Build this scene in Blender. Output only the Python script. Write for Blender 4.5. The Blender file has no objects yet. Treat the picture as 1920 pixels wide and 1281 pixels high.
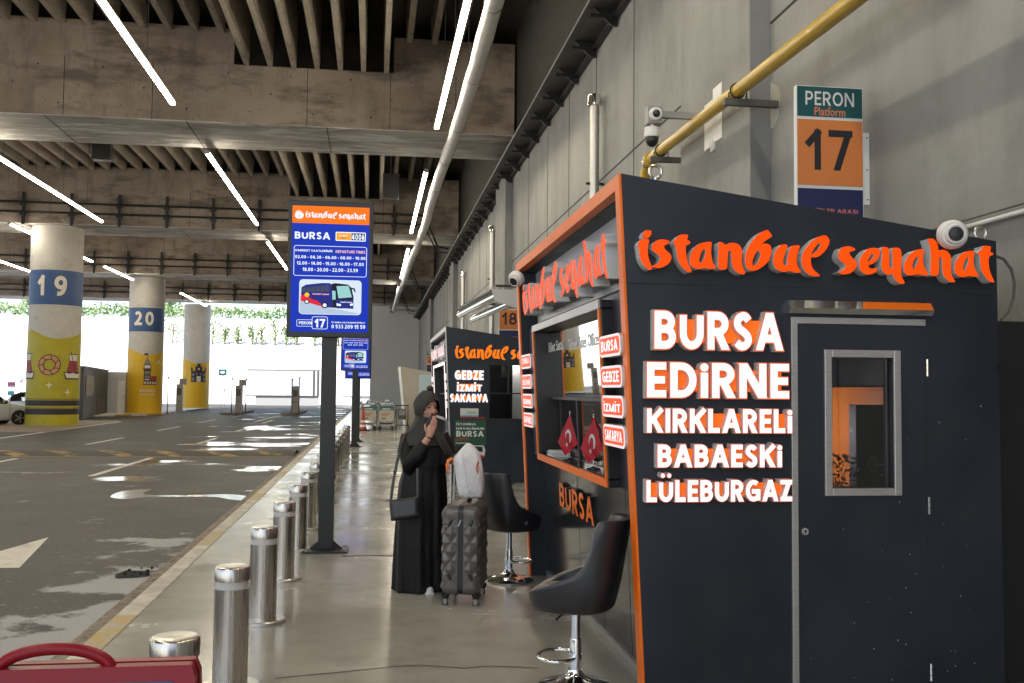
import bpy, bmesh, math, random
from mathutils import Vector, Matrix
from mathutils.geometry import tessellate_polygon
R = math.radians
random.seed(7)
S = bpy.context.scene
C = S.collection

# ------------------------------------------------------------------ camera
F_PX, YAW, PIT, ROL, EYE = 1850.0, R(8.0), R(2.93), R(.53), 1.6
fw = Vector((math.sin(YAW)*math.cos(PIT), math.cos(YAW)*math.cos(PIT), math.sin(PIT)))
rt = Vector((math.cos(YAW), -math.sin(YAW), 0)); upv = rt.cross(fw)
rt, upv = math.cos(ROL)*rt+math.sin(ROL)*upv, -math.sin(ROL)*rt+math.cos(ROL)*upv
cam = bpy.data.cameras.new('camera'); cam.lens = F_PX/1920*36; cam.sensor_width = 36
cam.clip_start = .05; cam.clip_end = 5000
co = bpy.data.objects.new('camera', cam); C.objects.link(co)
co.matrix_world = Matrix(((rt.x, upv.x, -fw.x, 0), (rt.y, upv.y, -fw.y, 0), (rt.z, upv.z, -fw.z, EYE), (0, 0, 0, 1)))
S.camera = co
# ------------------------------------------------------------------ world, sun, exposure
SUN = Vector((-.42, -.55, 1.0)).normalized()
W = bpy.data.worlds.new('World'); S.world = W; W.use_nodes = True
nt = W.node_tree; bg = nt.nodes['Background']; bg.inputs[1].default_value = .13
sky = nt.nodes.new('ShaderNodeTexSky'); sky.sky_type = 'NISHITA'; sky.sun_disc = False
sky.sun_elevation = math.asin(SUN.z); sky.sun_rotation = math.atan2(SUN.x, SUN.y)
sky.dust_density = 2.0
nt.links.new(sky.outputs[0], bg.inputs[0])
sl = bpy.data.lights.new('sun', 'SUN'); sl.energy = 4.5; sl.angle = R(.5); sl.color = (1, .95, .87)
so = bpy.data.objects.new('sun', sl); C.objects.link(so); so.rotation_euler = SUN.to_track_quat('Z', 'Y').to_euler()
S.view_settings.view_transform = 'Standard'; S.view_settings.look = 'None'
S.view_settings.exposure = 1.3; S.view_settings.gamma = 1
S.cycles.use_denoising = True
S.cycles.max_bounces = 10; S.cycles.diffuse_bounces = 5; S.cycles.glossy_bounces = 5; S.cycles.transparent_max_bounces = 12
S.cycles.sample_clamp_indirect = 6
S.cycles.caustics_reflective = False; S.cycles.caustics_refractive = False
STRIP = 26.0      # radiance of the lit strip lamps

# ------------------------------------------------------------------ pixel of the photograph -> point on a real plane
def ray(px, py): return (px-960)/F_PX*rt-(py-640.5)/F_PX*upv+fw
def gz(px, py, z=0.0): d = ray(px, py); return Vector((0, 0, EYE))+d*((z-EYE)/d.z)
def gx(px, py, x): d = ray(px, py); return Vector((0, 0, EYE))+d*(x/d.x)
def gy(px, py, y): d = ray(px, py); return Vector((0, 0, EYE))+d*(y/d.y)

# ------------------------------------------------------------------ materials
def nodes(m): return m.node_tree.nodes, m.node_tree.links
def mat(name, col, rough=.5, metal=0.0, var=0.0, vscale=3.0, bump=0.0, bscale=40.0, streak=None, emit=None, es=0.0,
        rvar=0.0, spec=.5, dirt=None, dscale=1.2, dlo=.5, dhi=.75, coat=0.0, alpha=1.0):
    m = bpy.data.materials.new(name); m.use_nodes = True; N, L = nodes(m); b = N['Principled BSDF']
    b.inputs['Roughness'].default_value = rough; b.inputs['Metallic'].default_value = metal
    b.inputs['Specular IOR Level'].default_value = spec; b.inputs['Coat Weight'].default_value = coat
    b.inputs['Base Color'].default_value = (*col, 1); b.inputs['Alpha'].default_value = alpha
    if emit: b.inputs['Emission Color'].default_value = (*emit, 1); b.inputs['Emission Strength'].default_value = es
    if var or bump or rvar or dirt:
        tc = N.new('ShaderNodeTexCoord'); mp = N.new('ShaderNodeMapping'); L.new(tc.outputs['Object'], mp.inputs[0])
        if streak: mp.inputs['Scale'].default_value = streak
        out = None
        if var or rvar:
            n = N.new('ShaderNodeTexNoise'); n.inputs['Scale'].default_value = vscale; n.inputs['Detail'].default_value = 8
            n.inputs['Roughness'].default_value = .65
            L.new(mp.outputs[0], n.inputs[0])
            if var:
                mr = N.new('ShaderNodeMapRange'); mr.inputs[1].default_value = .25; mr.inputs[2].default_value = .75
                mr.inputs[3].default_value = 1-var; mr.inputs[4].default_value = 1+var
                L.new(n.outputs[0], mr.inputs[0])
                mx = N.new('ShaderNodeMix'); mx.data_type = 'RGBA'; mx.blend_type = 'MULTIPLY'; mx.inputs[0].default_value = 1
                mx.inputs[6].default_value = (*col, 1); L.new(mr.outputs[0], mx.inputs[7]); out = mx.outputs[2]
            if rvar:
                mr2 = N.new('ShaderNodeMapRange'); mr2.inputs[1].default_value = .3; mr2.inputs[2].default_value = .7
                mr2.inputs[3].default_value = max(.02, rough-rvar); mr2.inputs[4].default_value = min(1, rough+rvar)
                L.new(n.outputs[0], mr2.inputs[0]); L.new(mr2.outputs[0], b.inputs['Roughness'])
        if dirt:
            n3 = N.new('ShaderNodeTexNoise'); n3.inputs['Scale'].default_value = dscale; n3.inputs['Detail'].default_value = 10
            n3.inputs['Roughness'].default_value = .7; L.new(mp.outputs[0], n3.inputs[0])
            r3 = N.new('ShaderNodeMapRange'); r3.inputs[1].default_value = dlo; r3.inputs[2].default_value = dhi; L.new(n3.outputs[0], r3.inputs[0])
            m3 = N.new('ShaderNodeMix'); m3.data_type = 'RGBA'; L.new(r3.outputs[0], m3.inputs[0])
            if out: L.new(out, m3.inputs[6])
            else: m3.inputs[6].default_value = (*col, 1)
            m3.inputs[7].default_value = (*dirt, 1); out = m3.outputs[2]
        if out: L.new(out, b.inputs['Base Color'])
        if bump:
            n2 = N.new('ShaderNodeTexNoise'); n2.inputs['Scale'].default_value = bscale; n2.inputs['Detail'].default_value = 4
            L.new(mp.outputs[0], n2.inputs[0]); bp = N.new('ShaderNodeBump'); bp.inputs['Strength'].default_value = bump
            bp.inputs['Distance'].default_value = .02; L.new(n2.outputs[0], bp.inputs['Height']); L.new(bp.outputs[0], b.inputs['Normal'])
    return m
def emat(name, col, s):
    m = mat(name, tuple(min(.8, c) for c in col), .35, emit=col, es=s); return m

M = {}
def concrete(name, base, dark, light, layers, rough=.82, bump=.25):
    """layers: (scale, axis scales, lo, hi, which tone, strength) painted one over the other like casting stains"""
    m = bpy.data.materials.new(name); m.use_nodes = True; N, L = nodes(m); b = N['Principled BSDF']; b.inputs['Roughness'].default_value = rough
    tc = N.new('ShaderNodeTexCoord'); col = None; h = None
    for sc, ax, lo, hi, tone, k in layers:
        mp = N.new('ShaderNodeMapping'); mp.inputs['Scale'].default_value = ax; mp.inputs['Location'].default_value = (sc*3.1, k*7, lo*11); L.new(tc.outputs['Object'], mp.inputs[0])
        n = N.new('ShaderNodeTexNoise'); n.inputs['Scale'].default_value = sc; n.inputs['Detail'].default_value = 9; n.inputs['Roughness'].default_value = .66; L.new(mp.outputs[0], n.inputs[0])
        r = N.new('ShaderNodeMapRange'); r.inputs[1].default_value = lo; r.inputs[2].default_value = hi; r.inputs[4].default_value = k; L.new(n.outputs[0], r.inputs[0])
        x = N.new('ShaderNodeMix'); x.data_type = 'RGBA'; L.new(r.outputs[0], x.inputs[0])
        if col is None: x.inputs[6].default_value = (*base, 1)
        else: L.new(col, x.inputs[6])
        x.inputs[7].default_value = (*(dark if tone == 'd' else light), 1); col = x.outputs[2]; h = n.outputs[0]
    L.new(col, b.inputs['Base Color'])
    n = N.new('ShaderNodeTexNoise'); n.inputs['Scale'].default_value = 18; n.inputs['Detail'].default_value = 5; L.new(tc.outputs['Object'], n.inputs[0])
    bp = N.new('ShaderNodeBump'); bp.inputs['Strength'].default_value = bump; bp.inputs['Distance'].default_value = .02; L.new(n.outputs[0], bp.inputs['Height']); L.new(bp.outputs[0], b.inputs['Normal'])
    return m
M['beam'] = concrete('board_marked_concrete', (.245, .195, .15), (.10, .08, .062), (.33, .275, .22), [(.45, (1, 1, 1.3), .42, .60, 'l', .8), (1.5, (1.6, 1.6, .35), .50, .66, 'd', .45), (.7, (.6, .6, 2.0), .50, .62, 'd', .8), (6, (1, 1, .8), .58, .70, 'd', .5), (2.5, (1, 1, 1), .60, .70, 'l', .5)])
M['soffit'] = concrete('daylit_soffit_concrete', (.50, .48, .45), (.27, .25, .225), (.72, .71, .69), [(.45, (1, 2.2, 1), .44, .60, 'd', .8), (.8, (.6, 2.6, 1), .52, .58, 'l', .85), (3, (.5, 2, 1), .60, .68, 'd', .6)])  # paler than the beam faces: bounced daylight put into the colour
M['rib'] = concrete('rib_concrete', (.33, .285, .235), (.14, .115, .09), (.44, .39, .33), [(1.2, (1, .25, 1), .45, .62, 'l', .7), (3, (1, .4, 1), .55, .68, 'd', .7)])
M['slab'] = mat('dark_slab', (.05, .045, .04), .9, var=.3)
M['wall'] = concrete('wall_concrete', (.235, .232, .222), (.15, .147, .138), (.31, .305, .29), [(.7, (1, 1, .6), .42, .62, 'l', .6), (1.3, (1.6, 1.6, .5), .45, .66, 'd', .4), (.5, (1, .8, 1.4), .52, .68, 'd', .6), (4, (1, 1, 1), .6, .72, 'l', .4)], .75, .12)
M['wallgrey'] = mat('darker_grey_concrete', (.20, .205, .21), .75, var=.14, vscale=2, bump=.08)
M['pave'] = None
M['dark'] = mat('anthracite_panel', (.016, .020, .031), .40, var=.35, vscale=.9, rvar=.14, dirt=(.022, .024, .030), dscale=3.5, dlo=.5, dhi=.72, spec=.45)
M['darkgloss'] = mat('glossy_anthracite', (.028, .030, .035), .14, var=.15, vscale=2, spec=.6)
M['black'] = mat('black_plastic', (.012, .012, .013), .4, var=.2)
M['blackmetal'] = mat('black_steel', (.014, .014, .015), .42, metal=0, var=.3, vscale=5)
M['orange'] = mat('orange_trim', (.88, .17, .012), .35, var=.08, vscale=4, spec=.25)
M['orangeglow'] = emat('lit_orange_face', (1.0, .058, .002), .42)
M['whiteglow'] = emat('lit_white_face', (1, .93, .95), 1.5)
M['pinkglow'] = emat('lit_badge_rim', (1, .80, .80), .8)
M['redglow'] = emat('lit_badge_face', (1, .085, .012), .40)
M['acryl'] = mat('white_acrylic_side', (.62, .62, .62), .35)
M['alu'] = mat('brushed_aluminium', (.52, .50, .48), .38, metal=.75, var=.12, vscale=8, streak=(1, 1, 12))
M['steelcap'] = mat('steel_cap', (.62, .60, .56), .30, metal=1, var=.04, vscale=3)
M['steel'] = mat('brushed_stainless', (.54, .50, .45), .27, metal=1, var=.14, vscale=9, streak=(8, 8, .12), rvar=.08)
M['chrome'] = mat('chrome', (.82, .82, .82), .07, metal=1)
M['whitep'] = mat('white_paint', (.70, .69, .66), .5, var=.08)
M['grey'] = mat('grey_metal', (.30, .30, .30), .45, metal=.4, var=.1)
M['dgrey'] = mat('dark_grey_metal', (.09, .085, .08), .55, var=.25, vscale=4)
M['leather'] = mat('black_leatherette', (.02, .02, .024), .36, bump=.06, bscale=220, spec=.6)
M['yellowpipe'] = mat('yellow_gas_pipe', (.52, .33, .03), .34, var=.16, vscale=3, coat=.3)
M['duct'] = mat('white_foil_duct', (.66, .64, .60), .38, var=.12, vscale=3, bump=.5, bscale=7)
M['glass'] = None
def glass(name, tint, refl, rough=.02):
    m = bpy.data.materials.new(name); m.use_nodes = True; N, L = nodes(m)
    for n in list(N): N.remove(n)
    o = N.new('ShaderNodeOutputMaterial'); t = N.new('ShaderNodeBsdfTransparent'); t.inputs[0].default_value = (*tint, 1)
    g = N.new('ShaderNodeBsdfGlossy'); g.inputs['Roughness'].default_value = rough; mx = N.new('ShaderNodeMixShader')
    fr = N.new('ShaderNodeFresnel'); fr.inputs[0].default_value = 1.5
    ad = N.new('ShaderNodeMath'); ad.operation = 'ADD'; ad.inputs[1].default_value = refl; ad.use_clamp = True
    L.new(fr.outputs[0], ad.inputs[0]); L.new(ad.outputs[0], mx.inputs[0]); L.new(t.outputs[0], mx.inputs[1]); L.new(g.outputs[0], mx.inputs[2])
    L.new(mx.outputs[0], o.inputs[0]); return m
M['glass'] = glass('clear_glass', (.86, .88, .88), .04)
M['mirrorglass'] = glass('mirror_film_glass', (.10, .10, .11), .72, .015)
M['darkglass'] = glass('tinted_glass', (.42, .43, .47), .05)

# ------------------------------------------------------------------ objects
def tag(o, label=None, cat=None, group=None, kind=None):
    if label: o['label'] = label
    if cat: o['category'] = cat
    if group: o['group'] = group
    if kind: o['kind'] = kind
    return o
def thing(name, label, cat, loc=(0, 0, 0), rz=0.0, group=None):
    o = bpy.data.objects.new(name, None); C.objects.link(o); o.location = loc; o.rotation_euler = (0, 0, rz)
    o.empty_display_size = .1
    return tag(o, label, cat, group)
def dup(root, loc, rz=None, label=None, group=None):
    r = root.copy(); C.objects.link(r); r.location = loc
    if rz is not None: r.rotation_euler = (0, 0, rz)
    if label: r['label'] = label
    if group: r['group'] = group
    for ch in list(root.children):
        c = ch.copy(); C.objects.link(c); c.parent = r
        for g in ch.children:
            d = g.copy(); C.objects.link(d); d.parent = c
    return r
def wloc(p):
    v = Vector((0, 0, 0))
    while p is not None: v = v+Vector(p.location); p = p.parent
    return v

def split_tris(pts, tris, sub):
    """cut triangles until none is wider than sub along u (for shapes that follow a round column)"""
    pts = [tuple(p) for p in pts]; out = []; st = [tuple(t) for t in tris]
    while st:
        t = st.pop(); e = max(((abs(pts[t[i]][0]-pts[t[(i+1) % 3]][0]), i) for i in range(3)))
        if e[0] <= sub: out.append(t); continue
        i = e[1]; a, b, c = t[i], t[(i+1) % 3], t[(i+2) % 3]
        pts.append(tuple((pts[a][k]+pts[b][k])/2 for k in range(len(pts[a])))); m = len(pts)-1
        st += [(a, m, c), (m, b, c)]
    return pts, out

class MB:
    def __init__(s): s.v = []; s.f = []; s.mi = []; s.mats = []; s.m = None
    def use(s, m):
        m = M[m] if isinstance(m, str) else m
        if m not in s.mats: s.mats.append(m)
        s.m = s.mats.index(m); return s
    def add(s, vs, fs, m=None):
        if m is not None: s.use(m)
        if s.m is None: s.use('grey')
        n = len(s.v); s.v += [Vector(v) for v in vs]
        for f in fs: s.f.append([i+n for i in f]); s.mi.append(s.m)
        return s
    def box(s, x0, x1, y0, y1, z0, z1, m=None, fn=None):
        vs = [Vector((x, y, z)) for x in (x0, x1) for y in (y0, y1) for z in (z0, z1)]
        if fn: vs = [fn(*v) for v in vs]
        return s.add(vs, [(0, 1, 3, 2), (4, 6, 7, 5), (0, 4, 5, 1), (2, 3, 7, 6), (0, 2, 6, 4), (1, 5, 7, 3)], m)
    def tube(s, path, r, n=10, m=None, caps=True, ell=None, up=None):
        path = [Vector(p) for p in path]; k = len(path)
        rs = r if isinstance(r, (list, tuple)) else [r]*k
        vs = []; fs = []; prev = None
        for i, p in enumerate(path):
            t = (path[min(i+1, k-1)]-path[max(i-1, 0)]).normalized()
            if prev is None:
                a = Vector(up) if up else (Vector((0, 0, 1)) if abs(t.z) < .9 else Vector((1, 0, 0)))
                u = (a-t*a.dot(t)).normalized()
            else: u = (prev-t*prev.dot(t)).normalized()
            prev = u; w = t.cross(u); e = ell[i] if ell else 1.0
            for j in range(n):
                a = 2*math.pi*j/n; vs.append(p+(u*math.cos(a)+w*math.sin(a)*e)*rs[i])
        for i in range(k-1):
            for j in range(n): fs.append((i*n+j, i*n+(j+1) % n, (i+1)*n+(j+1) % n, (i+1)*n+j))
        if caps: fs.append(tuple(range(n-1, -1, -1))); fs.append(tuple((k-1)*n+j for j in range(n)))
        return s.add(vs, fs, m)
    def lathe(s, prof, n=24, m=None, c=(0, 0, 0), sx=1.0, sy=1.0, fn=None):
        vs = []; fs = []; k = len(prof); c = Vector(c)
        for r, z in prof:
            for j in range(n):
                a = 2*math.pi*j/n; v = Vector((r*math.cos(a)*sx, r*math.sin(a)*sy, z))
                vs.append((fn(v) if fn else v)+c)
        for i in range(k-1):
            for j in range(n): fs.append((i*n+j, i*n+(j+1) % n, (i+1)*n+(j+1) % n, (i+1)*n+j))
        fs.append(tuple(range(n-1, -1, -1))); fs.append(tuple((k-1)*n+j for j in range(n)))
        return s.add(vs, fs, m)
    def ball(s, c, r, n=16, k=10, m=None, sc=(1, 1, 1), fn=None):
        prof = [(math.sin(math.pi*(i+.02)/(k-1+.04)), -math.cos(math.pi*(i+.02)/(k-1+.04))) for i in range(k)]
        c = Vector(c); vs = []; fs = []
        for a, z in prof:
            for j in range(n):
                t = 2*math.pi*j/n; v = Vector((a*math.cos(t)*r*sc[0], a*math.sin(t)*r*sc[1], z*r*sc[2]))
                vs.append((fn(v) if fn else v)+c)
        for i in range(k-1):
            for j in range(n): fs.append((i*n+j, i*n+(j+1) % n, (i+1)*n+(j+1) % n, (i+1)*n+j))
        fs.append(tuple(range(n-1, -1, -1))); fs.append(tuple((k-1)*n+j for j in range(n)))
        return s.add(vs, fs, m)
    def poly(s, loops, fn, d=0.0, m=None, side=None, back=True, sub=None):
        """2D loops (outer first, then holes); fn(u, v, t) -> 3D, t in 0..1 through the thickness (0 back, 1 front)"""
        flat = [p for l in loops for p in l]; n = len(flat)
        tris = tessellate_polygon([[Vector((p[0], p[1], 0)) for p in l] for l in loops])
        if sub:
            pts, tr = split_tris([p[:2] for p in flat], tris, sub)
            return s.add([fn(p[0], p[1], 1.0) for p in pts], tr, m)
        if not d:
            return s.add([fn(p[0], p[1], 1.0) for p in flat], tris, m)
        vs = [fn(p[0], p[1], 1.0) for p in flat]
        s.add(vs, tris, m)
        vs2 = [fn(p[0], p[1], 0.0) for p in flat]+[fn(p[0], p[1], 1.0) for p in flat]; fs = []; o = 0
        for l in loops:
            k = len(l)
            for j in range(k): a, b = o+j, o+(j+1) % k; fs.append((a, b, b+n, a+n))
            o += k
        s.add(vs2, fs, side if side else m)
        if back: s.add([fn(p[0], p[1], 0.0) for p in flat], [t[::-1] for t in tris], side if side else m)
        return s
    def build(s, name, parent=None, smooth=False, bevel=0.0, local=False, seg=2, tagd=None, fixn=True):
        me = bpy.data.meshes.new(name); off = Vector((0, 0, 0)) if (local or parent is None) else wloc(parent)
        me.from_pydata([tuple(v-off) for v in s.v], [], s.f)
        for m in s.mats: me.materials.append(m)
        me.polygons.foreach_set('material_index', s.mi)
        if fixn:
            bm = bmesh.new(); bm.from_mesh(me); bmesh.ops.recalc_face_normals(bm, faces=bm.faces[:]); bm.to_mesh(me); bm.free()
        if smooth:
            me.polygons.foreach_set('use_smooth', [True]*len(me.polygons))
            me.set_sharp_from_angle(angle=R(smooth if smooth is not True else 40))
        me.update()
        o = bpy.data.objects.new(name, me); C.objects.link(o)
        if parent is not None: o.parent = parent
        if bevel:
            b = o.modifiers.new('bevel', 'BEVEL'); b.width = bevel; b.segments = seg; b.limit_method = 'ANGLE'; b.angle_limit = R(35)
        return o

# ------------------------------------------------------------------ lettering
_tc = {}
def glyphs(body, bold=0.0, space=1.0):
    key = (body, bold, space)
    if key in _tc: return _tc[key]
    cu = bpy.data.curves.new('lettering', 'FONT'); cu.body = body; cu.offset = bold; cu.extrude = .5; cu.space_character = space
    cu.resolution_u = 4
    ob = bpy.data.objects.new('lettering', cu); C.objects.link(ob)
    dg = bpy.context.evaluated_depsgraph_get(); me = bpy.data.meshes.new_from_object(ob.evaluated_get(dg))
    vs = [v.co.copy() for v in me.vertices]; fs = [tuple(p.vertices) for p in me.polygons]
    zs = [all(abs(vs[i].z-.5) < 1e-4 for i in f) for f in fs]; zb = [all(abs(vs[i].z+.5) < 1e-4 for i in f) for f in fs]
    bpy.data.objects.remove(ob); bpy.data.curves.remove(cu); bpy.data.meshes.remove(me)
    x0, x1 = min(v.x for v in vs), max(v.x for v in vs); y0, y1 = min(v.y for v in vs), max(v.y for v in vs)
    vs = [((v.x-x0)/(x1-x0), (v.y-y0)/(y1-y0), v.z+.5) for v in vs]
    _tc[key] = (vs, fs, zs, zb, (x1-x0)/(y1-y0)); return _tc[key]
def put_text(mb, body, fn, face, side=None, bold=.02, space=1.0, flat=False, sub=None, w=.205, gap=.135, grow=0.0):
    """fn(u, v, t) with u, v in 0..1 over the lettering's own box"""
    if all(c in GL or c in _DEC or c == ' ' for c in body): return stroke_text(mb, body, fn, face, side, w, gap, flat, sub, grow)
    bold = min(bold, .014)
    vs, fs, top, bot, asp = glyphs(body, bold, space)
    if sub:
        tr = []
        for f, a in zip(fs, top):
            if a: tr += [(f[0], f[i], f[i+1]) for i in range(1, len(f)-1)]
        p2, tr = split_tris(vs, tr, sub); mb.add([fn(*v) for v in p2], tr, face); return asp
    pts = [fn(*v) for v in vs]
    def emit(sel, m):
        idx = {}; vv = []; ff = []
        for f in sel:
            g = []
            for i in f:
                if i not in idx: idx[i] = len(vv); vv.append(pts[i])
                g.append(idx[i])
            ff.append(g)
        if ff: mb.add(vv, ff, m)
    emit([f for f, a in zip(fs, top) if a], face)
    if not flat: emit([f for f, a, b in zip(fs, top, bot) if not a], side or face)
    return asp
# a bold signwriter's alphabet drawn with strokes: name -> (width, [strokes]); a stroke is a centre line in the unit box
def _arc(cx, cy, rx, ry, a0, a1, n=10): return [(cx+rx*math.cos(R(a0+(a1-a0)*i/n)), cy+ry*math.sin(R(a0+(a1-a0)*i/n))) for i in range(n+1)]
def _spl(pts, k=5):
    out = []; n = len(pts)
    for i in range(n-1):
        p0, p1, p2, p3 = pts[max(i-1, 0)], pts[i], pts[i+1], pts[min(i+2, n-1)]
        for j in range(k):
            t = j/k; out.append(tuple(.5*((2*p1[c])+(-p0[c]+p2[c])*t+(2*p0[c]-5*p1[c]+4*p2[c]-p3[c])*t*t+(-p0[c]+3*p1[c]-3*p2[c]+p3[c])*t**3) for c in (0, 1)))
    return out+[pts[-1]]
_S = _spl([(.97, .86), (.75, .985), (.45, 1.0), (.14, .9), (.07, .73), (.25, .58), (.62, .46), (.92, .31), (.93, .13), (.66, .01), (.33, 0), (.02, .12)])
_bowl = lambda y0, y1, x=.55: [(0, y1), (x, y1)]+_arc(x, (y0+y1)/2, 1-x, (y1-y0)/2, 90, -90, 12)[1:]+[(0, y0)]
GL = {
 'I': (0, [[(0, 0), (0, 1)]]), 'L': (.54, [[(0, 1), (0, 0)], [(0, 0), (1, 0)]]), 'E': (.55, [[(0, 0), (0, 1)], [(0, 0), (1, 0)], [(0, .5), (.9, .5)], [(0, 1), (1, 1)]]), 'F': (.55, [[(0, 0), (0, 1)], [(0, .5), (.9, .5)], [(0, 1), (1, 1)]]),
 'T': (.66, [[(0, 1), (1, 1)], [(.5, 0), (.5, 1)]]), 'H': (.76, [[(0, 0), (0, 1)], [(1, 0), (1, 1)], [(0, .5), (1, .5)]]), 'Z': (.64, [[(0, 1), (1, 1)], [(0, 0), (1, 0)], ('d', .05, 0, .95, 1)]),
 'N': (.80, [[(0, 0), (0, 1)], [(1, 0), (1, 1)], ('d', 1, 0, 0, 1)]), 'M': (1.0, [[(0, 0), (0, 1)], [(1, 0), (1, 1)], ('d', .5, 0, 0.02, 1), ('d', .5, 0, .98, 1)]), 'W': (1.2, [('d', .27, 0, 0, 1), ('d', .27, 0, .5, 1), ('d', .73, 0, .5, 1), ('d', .73, 0, 1, 1)]),
 'A': (.86, [('d', 0, 0, .5, 1), ('d', 1, 0, .5, 1), [(.2, .27), (.8, .27)]]), 'V': (.82, [('d', .5, 0, 0, 1), ('d', .5, 0, 1, 1)]), 'K': (.74, [[(0, 0), (0, 1)], [(.05, .40), (.98, 1.02)], ('d', 1, 0, .36, .62)]),
 'Y': (.76, [('d', .5, .36, 0, 1), ('d', .5, .36, 1, 1), [(.5, 0), (.5, .45)]]), 'U': (.74, [[(0, 1), (0, .40)]+_arc(.5, .40, .5, .40, 180, 360, 14)[1:]+[(1, 1)]]),
 'D': (.76, [[(0, 0), (0, 1)], _bowl(0, 1, .38)]), 'B': (.66, [[(0, 0), (0, 1)], [(p[0]*.93, p[1]) for p in _bowl(.53, 1, .5)], _bowl(0, .53, .52)]), 'P': (.64, [[(0, 0), (0, 1)], _bowl(.42, 1, .48)]), 'R': (.68, [[(0, 0), (0, 1)], [(p[0]*.95, p[1]) for p in _bowl(.46, 1, .48)], ('d', .98, 0, .42, .52)]),
 'S': (.60, [_S]), 'O': (.88, [_arc(.5, .5, .5, .5, 0, 180, 18), _arc(.5, .5, .5, .5, 180, 360, 18)]), 'C': (.68, [[(p[0], p[1]) for p in _arc(.62, .5, .62, .5, 58, 302, 22)]]), 'G': (.78, [_arc(.56, .5, .56, .5, 55, 318, 24)+[(1, .1)], [(1, .06), (1, .46)], [(.58, .46), (1, .46)]]), 'J': (.3, [[(1, 1), (1, .2)]+_arc(.4, .2, .6, .2, 0, -90, 6)[1:]]),
 '0': (.66, [_arc(.5, .5, .5, .5, 0, 180, 18), _arc(.5, .5, .5, .5, 180, 360, 18)]), '1': (.40, [[(1, 0), (1, 1)], [(1, 1.0), (.0, .70)]]), '2': (.62, [_spl([(.02, .86), (.3, 1), (.7, .98), (.92, .78), (.8, .52), (.4, .22), (.05, .02)]), [(0, 0), (1, 0)]]), '3': (.60, [_spl([(.05, .95), (.4, 1.0), (.8, .92), (.88, .75), (.7, .56), (.35, .53)]), _spl([(.35, .53), (.75, .48), (.97, .28), (.8, .06), (.4, 0), (.0, .05)])]),
 '4': (.70, [[(.72, 0), (.72, 1)], ('d', .0, .27, .62, 1), [(0, .25), (1, .25)]]), '5': (.60, [[(.12, 1), (.92, 1)], [(.12, .52), (.14, 1)], _spl([(.1, .54), (.5, .62), (.9, .48), (.95, .24), (.7, .02), (.35, 0), (.02, .04)])]), '6': (.64, [_arc(.5, .30, .5, .30, 0, 180, 14), _arc(.5, .30, .5, .30, 180, 360, 14), _spl([(0, .3), (.06, .62), (.3, .9), (.62, 1.0), (.88, 1.0)])]),
 '7': (.64, [[(0, 1), (1, 1)], ('d', .28, 0, 1.0, 1)]), '8': (.64, [_arc(.5, .76, .44, .24, 0, 180, 12), _arc(.5, .76, .44, .24, 180, 360, 12), _arc(.5, .27, .5, .27, 0, 180, 12), _arc(.5, .27, .5, .27, 180, 360, 12)]), '9': (.64, [_arc(.5, .70, .5, .30, 0, 180, 14), _arc(.5, .70, .5, .30, 180, 360, 14), _spl([(1, .7), (.94, .38), (.7, .1), (.38, 0), (.12, 0)])]),
 '-': (.34, [[(0, .38), (1, .38)]]), "'": (0, [[(0, .78), (0, 1)]]), '₺': (.62, [[(.3, 0), (.3, 1)], [(.0, .5), (.72, .74)], [(.0, .28), (.72, .52)], _arc(.35, .34, .65, .34, -90, 10, 8)]),
}
_DEC = {'İ': 'I', 'Ü': 'U', 'Ö': 'O', 'Ç': 'C', 'Ş': 'S', 'i': 'I', '.': 'I'}
def _ribbon(pts, h, ext):
    pts = [Vector(p) for p in pts]; n = len(pts)
    if ext:
        d0 = (pts[0]-pts[1]).normalized(); d1 = (pts[-1]-pts[-2]).normalized(); pts[0] = pts[0]+d0*ext; pts[-1] = pts[-1]+d1*ext
    l, r = [], []
    for i, p in enumerate(pts):
        a = (p-pts[i-1]).normalized() if i else None; b = (pts[i+1]-p).normalized() if i < n-1 else None
        t = ((a or b)+(b or a)).normalized(); nn = Vector((-t.y, t.x)); k = h/max(.5, nn.dot(Vector((-(a or b).y, (a or b).x))))
        l.append(p+nn*k); r.append(p-nn*k)
    return l+r[::-1]
from mathutils.geometry import delaunay_2d_cdt
_gc = {}
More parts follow.
